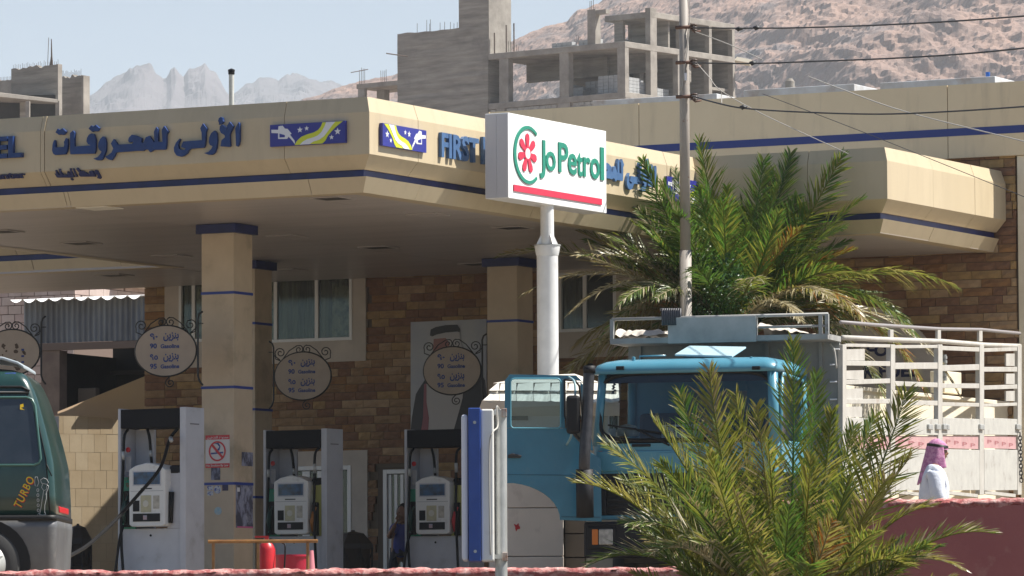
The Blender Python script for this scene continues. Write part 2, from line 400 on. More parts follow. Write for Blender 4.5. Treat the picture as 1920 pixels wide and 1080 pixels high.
# raised lettering and emblem boards on the fascia
fl = splane(0, 0); fr = splane(0, 0, True); f2 = splane(2.64, 8.46, True)
A_ = lambda P: [(90 + x / 7.715, 210 + y / 7.715) for x, y in P]
B_ = lambda P: [(280 + x / 7.715, 210 + y / 7.715) for x, y in P]
GL_A = [[(120,408),(130,415),(133,515),(255,510),(262,470),(255,440),(285,380),(308,392),(312,470),(300,570),(275,615),(130,625),(100,605),(85,560),(92,480),(105,430)],
 [(165,245),(195,262),(235,240),(285,285),(265,325),(235,335),(215,318),(185,335),(135,298)],
 [(345,310),(385,272),(410,300),(403,400),(410,503),(600,490),(645,485),(605,470),(582,430),(590,380),(615,335),(650,312),(690,325),(712,400),(715,500),(710,570),(695,605),(350,615),(345,560)],
 [(650,198),(680,215),(715,190),(765,235),(745,280),(715,285),(695,270),(665,290),(612,245)],
 [(820,355),(850,375),(865,450),(862,560),(840,620),(815,680),(790,700),(740,702),(680,680),(745,655),(790,600),(800,575),(765,550),(750,510),(755,450),(780,395)],
 [(975,395),(1010,440),(1030,475),(1240,465),(1260,440),(1235,432),(1200,445),(1185,420),(1195,375),(1240,332),(1290,340),(1380,380),(1370,440),(1400,455),(1440,370),(1490,347),(1520,390),(1543,425),(1543,555),(1500,585),(1470,545),(1420,545),(1400,565),(1290,565),(1240,572),(1040,585),(1005,590),(985,640),(940,702),(900,690),(845,650),(900,625),(945,590),(970,530),(935,460)]]
GL_B = [[(78,430),(100,440),(92,290),(125,220),(148,250),(150,430),(215,440),(205,260),(240,205),(298,285),(272,330),(270,440),(262,530),(245,548),(110,550),(78,556)],
 [(462,388),(468,400),(440,470),(450,530),(480,550),(530,552),(550,530),(480,510),(515,430),(785,410),(780,300),(762,240),(800,170),(858,245),(838,300),(835,420),(822,500),(805,520),(620,535),(590,560),(570,600),(520,640),(480,650),(420,635),(385,580),(380,520),(410,450)],
 [(965,272),(1000,310),(1005,420),(995,520),(970,590),(935,620),(880,622),(815,598),(880,580),(920,540),(940,500),(900,480),(885,440),(892,370),(920,310)],
 [(1075,185),(1130,220),(1155,270),(1152,200),(1185,145),(1240,210),(1215,260),(1185,330),(1190,420),(1195,490),(1180,508),(1055,500),(1070,410),(1120,370),(1115,340),(1060,305),(1040,260),(1045,210)],
 [(1060,75),(1085,90),(1085,125),(1098,140),(1075,170),(1030,188),(1035,165),(1020,135),(1030,95)],
 [(1315,150),(1330,180),(1328,420),(1315,480),(1295,503),(1280,490),(1268,240)]]
GL_S = [[(440,805),(465,830),(475,860),(510,850),(560,890),(590,895),(600,855),(655,850),(660,905),(650,930),(440,930),(430,900),(450,880),(425,830)],
 [(700,835),(720,850),(725,940),(700,960),(665,950),(690,930),(690,905),(670,900),(668,865)],
 [(125,845),(135,840),(150,905),(165,905),(170,820),(190,825),(200,895),(265,910),(295,855),(320,895),(330,815),(345,815),(352,935),(300,943),(105,945),(97,890),(118,890)],
 [(372,815),(388,815),(400,930),(375,935)], [(300,950),(318,965),(300,982),(283,965)]]
HOLES = []
lu = []
for P, fn in [(p, A_) for p in GL_A] + [(p, B_) for p in GL_B]:
    q = MB(); q.ppoly(fl, fn(P), .04, -.004); lu.append([fl.uv(*t) for t in fn(P)]); q.build('letter', m_blue, canopy)
CH = lambda z: min(0, max(-.135, (z - ZC - .41) / .155 * .135))
for P in GL_S:
    uvs = [fl.uv(*t) for t in A_(P)]; q = MB()
    q.prism([fl.pt(u, z, .03 + CH(z)) for u, z in uvs], [fl.pt(u, z, -.004 + CH(z)) for u, z in uvs]); q.build('small_letter', mat('dark navy letters', (.02, .03, .12), .5), canopy)
q = MB(); text_mesh(q, 'FUEL', fl, -68, 258, 45, 299, .055, .004, bold=.035); q.build('lettering', m_blue, canopy)
q = MB(); text_mesh(q, 'City Center', fl, -78, 325, 47, 340, .03, -.004, bold=.03, ofn=CH); q.build('small_lettering', mat('dark navy letters', (.02, .03, .12), .5), canopy)
m_bluer = mat('lighter blue letters', (.08, .165, .33), .45, col2=(.055, .12, .26), nscale=8)  # lighter blue than the letters on the front face
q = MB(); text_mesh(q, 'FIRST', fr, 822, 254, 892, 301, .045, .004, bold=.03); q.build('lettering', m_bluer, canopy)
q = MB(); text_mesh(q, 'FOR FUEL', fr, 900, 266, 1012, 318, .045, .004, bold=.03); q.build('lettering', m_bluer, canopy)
# arabic words again on the sunlit side, same letter shapes reduced
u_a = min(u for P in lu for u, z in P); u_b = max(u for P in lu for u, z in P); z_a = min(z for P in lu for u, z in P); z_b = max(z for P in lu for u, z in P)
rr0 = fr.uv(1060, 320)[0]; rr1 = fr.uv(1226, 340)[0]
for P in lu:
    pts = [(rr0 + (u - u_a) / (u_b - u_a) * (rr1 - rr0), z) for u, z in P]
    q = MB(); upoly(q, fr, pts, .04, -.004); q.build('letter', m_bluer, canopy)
# emblem boards
m_pnavy = mat('emblem blue', (.03, .035, .27), .35); m_lime = mat('emblem lime', (.62, .68, .035), .4); m_pw = mat('emblem white', (.75, .76, .8), .4)
def emblem(pl, px0, py0, px1, py1, flip=False):
    pm = (px0 + px1) / 2
    u0 = pl.uv(px0, (py0 + py1) / 2)[0]; u1 = pl.uv(px1, (py0 + py1) / 2)[0]; z0 = pl.uv(pm, py1)[1]; z1 = pl.uv(pm, py0)[1]
    def m(P): return [((u0 + (1 - x if flip else x) * (u1 - u0)), z1 - y * (z1 - z0)) for x, y in P]
    q = MB(); q.ubox(pl, min(u0, u1), max(u0, u1), z0, z1, .045, -.004); bd = q.build('emblem_board', m_pnavy, canopy)
    def lay(name, P, off, mm):
        q = MB(); pts = m(P); q.prism([pl.pt(u, z, .045 + off) for u, z in pts], [pl.pt(u, z, .0455) for u, z in pts]); o = q.build(name, mm, canopy); o.parent = bd
    lay('wave', [(.33, .98), (.36, .8), (.42, .62), (.50, .52), (.58, .46), (.64, .36), (.68, .2), (.70, .02), (.97, .02), (.88, .25), (.82, .45), (.77, .65), (.74, .85), (.70, .98)], .003, m_lime)
    lay('wave', [(.40, .98), (.44, .85), (.50, .74), (.58, .68), (.64, .6), (.69, .45), (.73, .2), (.75, .02), (.87, .02), (.82, .22), (.77, .45), (.72, .66), (.66, .8), (.58, .87), (.53, .98)], .006, m_pw)
    asp = abs(u1 - u0) / (z1 - z0)
    for cx, cy, r in ((.40, .30, .15), (.49, .25, .12), (.90, .47, .17), (.82, .72, .12)):
        lay('star', [(cx + (r if k % 2 == 0 else r * .42) * sin(pi * k / 5) / asp * 1.05, cy - (r if k % 2 == 0 else r * .42) * cos(pi * k / 5)) for k in range(10)], .003, m_pw)
    lay('nozzle', [(.02, .22), (.11, .24), (.115, .08), (.17, .06), (.20, .2), (.235, .22), (.29, .45), (.27, .5), (.33, .78), (.335, .95), (.30, .78), (.25, .58), (.23, .68), (.11, .66), (.11, .4), (.02, .37)], .003, m_pw)
    lay('nozzle_grip', [(.13, .42), (.20, .5), (.20, .6), (.13, .6)], .006, m_pnavy)
emblem(fl, 510, 231, 651, 272); emblem(fr, 711, 238, 793, 280, True); emblem(fr, 1245, 338, 1330, 382, False)

# ================================================================ station building
bld = thing('station_building', 'stone-clad station building with tan parapet, blue stripe and white window frames', 'building', S(-4, 12.45, GZ), -AL)
YW = 12.45
wp = splane(0, YW)
X0 = sloc(wp.P(273, 700)).x; X1 = 2.95
def wx(px): return sloc(wp.P(px, 700)).x
q = MB(MS); q.box(-5.0, X1 + .42, YW, YW + 8, GZ, 6.9); q.box(X0, -5.002, YW, YW + 8, GZ, 5.75); q.build('wall', m_mort, bld)  # hidden left part kept lower, right end cut short, to let sun through
m_par = mat('light tan parapet', (.74, .615, .42), .45, col2=(.69, .57, .385), nscale=1.5, dirt=(.58, .48, .33), dscale=3, dstr=(1.5, 1.5, .25), bump=.2, bscale=2)
pf = splane(0, YW - .10)
pz0, pz1 = 6.22, 7.19
q = MB(MS)
sx = [-5.0, sloc(pf.P(918, 230)).x, sloc(pf.P(1198, 230)).x, sloc(pf.P(1777, 230)).x, X1 + .42]
for a, b in zip(sx, sx[1:]):
    q = MB(MS); q.box(a + .005, b - .005, YW - .10, YW - .002, pz0, pz1); q.build('parapet_panel', m_par, bld)
zb = pf.uv(1900, 243)[1]
q = MB(MS); q.box(-5.0, X1 + .42, YW - .106, YW - .1005, zb - .045, zb + .055); q.build('stripe', mat('blue stripe paint', (.02, .04, .21), .4), bld)
# pale pier at the sunlit right end
q = MB(MS); q.box(sloc(wp.P(1912, 450)).x, X1 + .42, YW - .07, YW - .003, GZ, pz0 - .005); q.build('pier', m_cream, bld, bevel=.01)
q = MB(MS); q.box(-5.0, X1 + .42, YW - .002, YW + 8, 6.9, 7.1); q.build('roof_slab', m_concl, bld)
# things on the roof
m_roofw = mat('weathered white slab', (.62, .64, .66), .7, col2=(.45, .44, .43), nscale=3, dirt=(.3, .2, .14), dscale=2)
rp = splane(0, YW + .6)
for (a, ya, b, yb) in ((1110, 178, 1344, 178), (1394, 164, 1602, 164), (1650, 148, 1866, 148)):
    q = MB(MS); xa = sloc(rp.P(a, 180)).x; xb = sloc(rp.P(b, 180)).x; zt = rp.uv((a + b) / 2, (ya + yb) / 2 + {1110: 4, 1394: -1, 1650: 1}[a])[1]
    q.box(xa, xb, YW + .6, YW + 3.0, 7.1, zt)
    q.build('roof_kerb', m_roofw, bld, bevel=.01)
q = MB(MS); c = sloc(splane(0, YW + 1.2).P(1481, 150)); q.lathe((c.x, c.y, 7.1), [(.045, 0), (.045, .32), (.065, .33), (.065, .42), (.03, .46)], 12); q.build('roof_vent', m_concl, bld, smooth=True)
q = MB(MS); c = sloc(splane(0, YW + 1.5).P(1852, 130)); q.lathe((c.x, c.y, 7.1), [(.025, 0), (.025, .36), (.03, .37), (.03, .42)], 12); q.build('roof_pipe', mat('blue pipe', (.02, .12, .45), .5), bld, smooth=True)
vp = thing('vent_pipe', 'thin pale vent pipe with a dark cap rising behind the canopy', 'pipe', S(-6, 11, ZC + 1))
q = MB(); b0 = at(434, 190, 66); q.lathe((b0.x, 66, 5.9), [(.03, 0), (.034, at(437, 140, 66).z - 5.9)], 12); q.build('pipe', mat('pale grey pipe', (.55, .56, .52), .6, col2=(.4, .4, .37), nscale=8), vp, smooth=True)
q = MB(); zt = at(437, 140, 66).z; q.lathe((b0.x, 66, zt), [(.036, 0), (.042, .01), (.042, .035), (.034, .04)], 12); q.lathe((b0.x, 66, zt + .04), [(.045, 0), (.045, .025), (.01, .04)], 12); q.build('cap', m_plast, vp, smooth=True)

# openings and plaster surrounds (x0,x1 in px at wall, y in px)
HOLE = []      # in station x,z : no stone there
def wrect(a, ya, b, yb):
    pm = (a + b) / 2; return wx(a), wx(b), wp.uv(pm, yb)[1], wp.uv(pm, ya)[1]
def surround(a, ya, b, yb, proud=.045):
    x0, x1, z0, z1 = wrect(a, ya, b, yb); return x0, x1, z0, z1
def frame_ring(q, x0, x1, z0, z1, w, y0, y1):
    q.box(x0, x0 + w, y0, y1, z0, z1); q.box(x1 - w, x1, y0, y1, z0, z1); q.box(x0 + w, x1 - w, y0, y1, z1 - w, z1); q.box(x0 + w, x1 - w, y0, y1, z0, z0 + w)
def window_unit(sr, wr, mull, curtains=()):
    x0, x1, z0, z1 = surround(*sr); a, b, c, d = wrect(*wr); HOLE.append((a, b, c, d))
    q = MB(MS)
    yf = YW - .064; yb = YW - .001
    for (p0, p1, r0, r1) in ((x0, a, z0, z1), (b, x1, z0, z1), (a, b, z0, c), (a, b, d, z1)):
        if p1 - p0 > .01 and r1 - r0 > .01: q.box(p0, p1, yf, yb, r0, r1)
    q.build('window_surround', m_plaster, bld)
    q = MB(MS); frame_ring(q, a, b, c, d, .045, YW - .075, YW - .012)
    for t in mull:
        xm = wx(t); q.box(xm - .028, xm + .028, YW - .055, YW - .012, c + .046, d - .046)
    w = q.build('window', m_alu, bld, bevel=.004)
    ms = [a] + [wx(t) for t in mull] + [b]
    for i in range(len(ms) - 1):
        q = MB(MS); q.box(ms[i] + .03, ms[i + 1] - .03, YW - .033, YW - .028, c + .03, d - .03); g = q.build('pane', m_glassd, bld); g.parent = w
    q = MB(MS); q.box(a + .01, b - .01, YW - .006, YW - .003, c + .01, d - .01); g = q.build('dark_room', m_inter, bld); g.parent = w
    for (t0, t1, mm) in curtains:
        ca, cb = wx(t0), wx(t1); q = MB(MS)
        q.grid(lambda u, v: Vector((ca + (cb - ca) * u, YW - .014 + .005 * sin(u * (cb - ca) * 75 + v * .6), c + .05 + (d - c - .1) * v)), 40, 6)
        k = q.build('curtain', mm, bld, smooth=True); k.parent = w
m_curt = mat('grey net curtain', (.42, .42, .37), .9, col2=(.07, .07, .065), nscale=9, stretch=(1.2, 1, .06), lo=.4, hi=.6)  # dark vertical streaks: shade of the folds put into the colour
m_curt2 = mat('pale flowered blind', (.62, .60, .50), .9, col2=(.15, .15, .13), nscale=5, lo=.45, hi=.6)
window_unit((492, 500, 690, 680), (492, 515, 665, 641), (520, 597), ((492, 518, m_curt2), (526, 590, m_curt), (603, 622, m_curt), (624, 658, m_curt2)))
window_unit((313, 500, 400, 690), (340, 515, 392, 642), (366,), ((342, 362, m_curt), (369, 390, m_curt2)))
window_unit((1040, 480, 1200, 670), (1052, 510, 1160, 622), (1100,), ((1056, 1096, m_curt),))
# lower glazed doors
def door_unit(sr, dr, slats, nm='door'):
    x0, x1, z0, z1 = surround(*sr); a, b, c, d = wrect(*dr); c = GZ; HOLE.append((a, b, c, d))
    q = MB(MS)
    for (p0, p1, r0, r1) in ((x0, a, GZ, z1), (b, x1, GZ, z1), (a, b, d, z1)):
        if p1 - p0 > .01: q.box(p0, p1, YW - .064, YW - .001, r0, r1)
    q.build('door_surround', m_plaster if nm == 'door' else mat('brown door reveal', (.10, .075, .055), .8), bld)
    q = MB(MS); frame_ring(q, a, b, c, d, .06, YW - .075, YW - .012); w = q.build('door', m_alu, bld, bevel=.004)
    n = slats; ww = (b - a - .14) / n
    for i in range(n):
        q = MB(MS); q.box(a + .07 + ww * i, a + .07 + ww * (i + .5), YW - .045, YW - .016, c + .07, d - .07); o = q.build('door_panel', m_alu, bld); o.parent = w
        q = MB(MS); q.box(a + .07 + ww * (i + .52), a + .07 + ww * (i + .98), YW - .034, YW - .03, c + .07, d - .07); o = q.build('pane', m_glassd, bld); o.parent = w
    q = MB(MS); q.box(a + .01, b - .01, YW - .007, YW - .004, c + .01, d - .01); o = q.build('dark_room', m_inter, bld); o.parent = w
door_unit((520, 846, 692, 1110), (533, 874, 662, 1110), 4)
door_unit((712, 876, 812, 1110), (722, 880, 806, 1110), 6, 'recess')
# arched plaster panel with lettering on the right part
ax0, ax1 = wx(1560), wx(1757); az1 = wp.uv(1700, 640)[1]; az2 = wp.uv(1650, 566)[1]
arch = [(ax0, GZ + .02), (ax1, GZ + .02)] + [(ax0 + (ax1 - ax0) * cos(t * pi / 2 / 12), az1 - .3 + (az2 - az1 + .3) * sin(t * pi / 2 / 12)) for t in range(13)]
q = MB(MS); q.prism([(x, YW - .066, z) for x, z in arch], [(x, YW - .001, z) for x, z in arch]); arc = q.build('arched_panel', m_plaster, bld)
m_dn = mat('painted navy letters', (.015, .02, .08), .6)
ap = splane(0, YW - .066)
q = MB(); text_mesh(q, 'FIRST FO', ap, 1540, 647, 1665, 670, .004, 0, bold=.04); o = q.build('lettering', m_dn, bld); o.parent = arc
q = MB(); text_mesh(q, 'R FUEL', ap, 1618, 684, 1724, 708, .004, 0, bold=.04); o = q.build('lettering', m_dn, bld); o.parent = arc
def hole(x, z):
    for a, b, c, d in HOLE:
        if a - .01 < x < b + .01 and c - .01 < z < d + .01: return True
    return False
# stone tiles
st_cols = [((.36, .22, .11), (.24, .14, .07)), ((.40, .26, .14), (.27, .17, .09)), ((.29, .155, .085), (.19, .10, .06)), ((.50, .35, .20), (.34, .22, .13)), ((.36, .195, .08), (.24, .125, .06)), ((.47, .31, .13), (.30, .19, .09))]
m_st = [mat('brown stone %d' % i, a, .9, col2=b, nscale=7, bump=1, bscale=14, lo=.3, hi=.7) for i, (a, b) in enumerate(st_cols)]
WID = [.20, .27, .34, .42]; RH = .112
rng = random.Random(3)
meshes = {}
def stone_mesh(w, k, var):
    key = (w, k, var)
    if key not in meshes:
        r = random.Random(var * 31 + k); q = MB(); g = .004; nx, nz = 3, 2; d = .05
        vs = []
        for j in range(nz + 1):
            for i in range(nx + 1):
                e = (i in (0, nx)) or (j in (0, nz)); vs.append((g + (w - 2 * g) * i / nx, -d + (.012 if e else r.uniform(-.012, .006)), g + (RH - 2 * g) * j / nz))
        q.add(vs, [(j * (nx + 1) + i, j * (nx + 1) + i + 1, (j + 1) * (nx + 1) + i + 1, (j + 1) * (nx + 1) + i) for j in range(nz) for i in range(nx)])
        for (a, b) in (((g, g), (w - g, g)), ((w - g, g), (w - g, RH - g)), ((w - g, RH - g), (g, RH - g)), ((g, RH - g), (g, g))):
            q.add([(a[0], -d + .012, a[1]), (b[0], -d + .012, b[1]), (b[0], 0, b[1]), (a[0], 0, a[1])], [(0, 3, 2, 1)])
        me = bpy.data.meshes.new('stone_tile'); me.from_pydata([tuple(v) for v in q.v], [], q.f); me.materials.append(m_st[k]); meshes[key] = me
    return meshes[key]
cand = []
z = GZ; row = 0; XE = wx(1911)
while z < 6.2:
    x = X0 + .002
    while x < XE - .03:
        w = rng.choice(WID); x2 = x + w
        if x2 > XE: w = max(.06, round(XE - x, 2)); x2 = x + w
        if x >= X0 - .001 and not any(hole(xx, zz) for xx in (x + .01, x + w / 2, x2 - .01) for zz in (z + .01, z + RH - .01)):
            cand.append((x, z, w, rng.randrange(6) if rng.random() > .25 else 2, rng.randrange(4)))
        x = x2
    z += RH; row += 1
# ragged edges next to openings are filled by thin mortar; which ones show largest: tiles in clear view
def vis_score(x, z):
    if z > ZC - .05 and x < 2.6: return 9
    p = S(x + .15, YW, z); r = CM.inverted() @ p; px = 960 - r.x / r.z * F; py = 540 + r.y / r.z * F
    if 690 < px < 770 and 515 < py < 1040: return 0
    if 770 <= px < 912 and 515 < py < 1040: return 0.5 if py < 605 or py > 830 else 3
    if 275 < px < 378 and 700 < py < 870: return 0.2
    if 275 < px < 318: return .6
    if 515 < px < 690 and 675 < py < 860: return .3
    if 1690 < px < 1912 and 480 < py < 740: return .1 
    if 560 < px < 660: return 1
    if 1040 < px < 1180 and 660 < py < 705: return 1
    return 4
cand.sort(key=lambda t: vis_score(t[0], t[1]))
I = omat(bld).inverted() @ MS
rest = MB(MS); NST = 300
for n_, (x, z, w, k, var) in enumerate(cand):
    me = stone_mesh(w, k, var)
    if n_ < NST:
        o = bpy.data.objects.new('stone_tile', me); COL.objects.link(o); o.parent = bld; o.matrix_local = I @ Matrix.Translation((x, YW, z))
    else:
        rest.add([v.co + Vector((x, YW, z)) for v in me.vertices], [list(p.vertices) for p in me.polygons], k)
rest.build('stone_tiles', m_st, bld, kind='stuff')

# cream boundary wall behind the lorry (runs along the station's depth), with a small pier
p0 = at(1560, 720, 61.8); q = MB()
cw = Plane((p0.x, p0.y), pi / 2 - AL); ztop = at(1600, 722, 62.1).z
uend = cw.uv(1908, 750)[0]
q.ubox(cw, 0, uend, GZ, ztop - .05, 0, .25)
t = thing('boundary_wall', 'sunlit cream plaster wall with coping behind the lorry sides', 'wall', (p0.x, p0.y, GZ))
q.build('wall', m_cream, t)
q = MB(); q.ubox(cw, -.02, uend, ztop - .05, ztop, .03, .28); q.build('coping', m_cream, t, bevel=.008)
pr = thing('wall_pier', 'short cream block standing on the boundary wall behind the lorry', 'pier', cw.P(1790, 730))
q = MB(); q.pbox(cw, 1774, 697, 1806, 738, -.02, .22); q.build('block', m_cream, pr, bevel=.01)
tg = MB(); c = at(1771, 690, 64.5)
for i in range(6): tg.lathe((c.x, c.y, c.z - .16 + i * .055), [(.035, 0), (.035, .035), (.026, .036), (.026, .054)], 12)
o = tg.build('flue_pipe', m_galv); tag(o, 'short ribbed grey flue pipe beside the small cream block', 'pipe')

# ================================================================ neighbour structures at the left
nb = thing('neighbour_building', 'unplastered building of pale pink blocks seen under the canopy at the far left', 'building', at(0, 700, 100).xyz * 1.0)
K = at(139, 520, 100); gl = Plane((K.x, K.y), pi - AL); gr = Plane((K.x, K.y), pi / 2 - AL)
m_pb = [mat('pink block %d' % i, c, .9, col2=(c[0] * .8, c[1] * .78, c[2] * .76), nscale=3, bump=.5, bscale=9) for i, c in enumerate([(.50, .40, .36), (.46, .36, .33), (.53, .44, .40)])]
zt = at(139, 470, 100).z; bw, bh = .305, .172
q = MB(); q.prism([gl.pt(0, 0), gl.pt(6, 0), gl.pt(6, 0) + Vector((0, 8, 0)), gr.pt(9, 0)], [gl.pt(0, zt, 0), gl.pt(6, zt), gl.pt(6, zt) + Vector((0, 8, 0)), gr.pt(9, zt)]); q.build('wall', mat('brown mortar', (.15, .11, .09), .95), nb)
bm = {}
for pl, nn, ww in ((gl, 7, bw), (gr, 8, .53)):
    for j in range(16):
        z1 = zt - j * bh
        if z1 < 3.6: break
        for i in range(nn):
            if pl is gr and j > 6: continue
            u0 = i * ww - (ww / 2 if j % 2 else 0); u1 = u0 + ww
            if u0 < 0: u0 = 0
            q = MB(); k = rng.randrange(3); pr_ = rng.uniform(.008, .02)
            a, b, c, d = u0 + .008, u1 - .008, z1 - bh + .008, z1 - .007
            jit = [rng.uniform(-.006, .006) for _ in range(4)]
            if rng.random() < .08: b -= .05
            q.prism([pl.pt(a, c + jit[0], pr_), pl.pt(b, c + jit[1], pr_), pl.pt(b, d + jit[2], pr_), pl.pt(a, d + jit[3], pr_)], [pl.pt(a, c, -.002), pl.pt(b, c, -.002), pl.pt(b, d, -.002), pl.pt(a, d, -.002)])
            q.build('block', m_pb[k], nb)
q = MB(); q.pbox(gr, 210, 520, 285, 540, .25, 0); q.build('lintel', mat('pale render', (.62, .56, .47), .9, col2=(.5, .44, .37), nscale=6), nb, bevel=.02)
# corrugated shed
sh = thing('corrugated_shed', 'open dark shed with grey corrugated front sheet and white scalloped roof edge coloured as if sunlit', 'shed', at(160, 1100, 84))
sp = Plane((at(45, 600, 84).x, 84), radians(-24))
u0 = 0; u1 = sp.uv(290, 600)[0]; z0, z1 = sp.uv(100, 643)[1], sp.uv(100, 562)[1]
m_corr = mat('weathered galvanised sheet', (.25, .27, .29), .5, metal=.3, col2=(.15, .155, .165), nscale=3, stretch=(1, 1, .25))
nsh = 3
for k in range(nsh):
    a = u0 + (u1 - u0) * k / nsh; b = u0 + (u1 - u0) * (k + 1) / nsh + .03; q = MB()
    q.grid(lambda u, v: sp.pt(a + (b - a) * u, z0 + (z1 - z0) * v, .02 * sin((a + (b - a) * u) * 2 * pi / .10) + .012 * k), 60, 1)
    q.build('sheet', m_corr, sh, smooth=2)
m_rw = mat('white roof sheet', (.8, .8, .78), .5)  # white stands for sunlight on the edge of the shed roof
nt_ = 10
for k in range(nt_):
    a = u0 - .02 + (u1 - u0) * k / nt_; b = a + (u1 - u0) / nt_ - .02; q = MB(); h = rng.uniform(.05, .08)
    top = [sp.pt(a + (b - a) * i / 6, z1 + .015, .10) for i in range(7)]; low = [sp.pt(a + (b - a) * i / 6, z1 + .01 - h * sin(pi * (i + .6) / 7.2), .42) for i in range(7)]
    back = [sp.pt(a + (b - a) * i / 6, z1 + .12, -1.2) for i in range(7)]
    q.add(top + low + back, [(i, i + 1, 8 + i, 7 + i) for i in range(6)] + [(14 + i, 15 + i, 1 + i, i) for i in range(6)]); q.build('sunlit_roof_edge', m_rw, sh)
q = MB(); q.ubox(sp, u0, u1, z0 - .12, z0 - .005, .03, .1); q.build('beam', mat('dusty timber', (.17, .13, .11), .9), sh)
q = MB(); q.ubox(sp, sp.uv(78, 0)[0], sp.uv(112, 0)[0], GZ, z0 - .125, 0, .25); q.build('post', mat('pinkish post', (.22, .17, .14), .9, col2=(.16, .12, .1), nscale=4), sh)
q = MB(); q.ubox(sp, .30, .36, GZ, z0 - .125, -.26, 2.49); q.build('added_side_wall', m_inter, sh)  # dark sheet added to keep the gap beside the post dark
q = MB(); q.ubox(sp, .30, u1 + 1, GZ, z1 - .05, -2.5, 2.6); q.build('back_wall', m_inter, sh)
q = MB(); q.ubox(sp, .30, u1 + 1, z1 - .04, z1 + .0, -.02, 2.6); q.build('roof', m_inter, sh)  # unseen roof added to keep sun off the dark interior
q = MB(); q.ubox(sp, u1 + .2, u1 + .3, GZ, z1 - .06, 0, 2.6); q.build('added_side_wall', m_inter, sh)  # unseen right wall added to stop sun entering the shed
for zz in (.35, .75, 1.1):
    q = MB(); q.ubox(sp, u0 + .3, u1, z0 - zz - .06, z0 - zz, -2.3, 2.45); q.build('shelf', mat('old dark timber', (.05, .04, .035), .9), sh)
q = MB(); a, b = sp.uv(112, 730)[0], sp.uv(146, 730)[0]; c, d = sp.uv(0, 768)[1], sp.uv(0, 728)[1]
q.ubox(sp, a, b, c, d, -.6, .75); q.build('crate', mat('grey box', (.14, .12, .10), .9), sh, bevel=.02)
# tiled wall
tw = thing('tiled_wall', 'cream tiled wall with a diagonal shadow between the van and the first pump', 'wall', at(180, 1110, 76))
tp = Plane((at(95, 900, 76).x, 76), radians(20))
ua, ub = 0, tp.uv(300, 900)[0]; za = GZ; zb_ = tp.uv(150, 780)[1]
q = MB(); q.ubox(tp, ua, ub, za, zb_, 0, .2); q.build('wall', mat('grey grout', (.48, .38, .26), .9), tw)
m_ti = [mat('cream wall tile %d' % i, c, .5, col2=(c[0] * .9, c[1] * .88, c[2] * .85), nscale=4) for i, c in enumerate([(.66, .52, .34), (.62, .49, .32), (.69, .56, .38)])]
tw_, th_ = .19, .27; zz = zb_; r_ = 0
while zz > GZ + .05:
    x = ua - (tw_ / 2 if r_ % 2 else 0)
    while x < ub:
        a = max(x, ua) + .002; b = min(x + tw_, ub) - .002
        if b - a > .03:
            q = MB(); e = rng.uniform(.006, .009); q.ubox(tp, a, b, max(GZ, zz - th_) + .002, zz - .002, e, -.001); q.build('tile', m_ti[rng.randrange(3)], tw)
        x += tw_
    zz -= th_; r_ += 1
q = MB(); q.ubox(tp, tp.uv(150, 780)[0], tp.uv(224, 780)[0], zb_, zb_ + .035, .05, .22); q.build('coping', m_rw, tw)
# shade cloth
cl = MB(); P = [at(108, 772, 74), at(285, 700, 74.5), at(285, 800, 73.5), at(150, 786, 73.2), at(108, 780, 73.4)]
def clf(u, v):
    a = P[0].lerp(P[1], u); b = P[4].lerp(P[2], u) + Vector((0, 0, .05 * sin(pi * u))); p = a.lerp(b, v); p.y += .12 * sin(pi * v) * sin(pi * u); return p
cl.grid(clf, 20, 8); o = cl.build('shade_cloth', mat('tan shade cloth', (.42, .30, .19), .9, trans=.3), smooth=2); tag(o, 'tan shade cloth slung above the cream tiled wall', 'cloth')
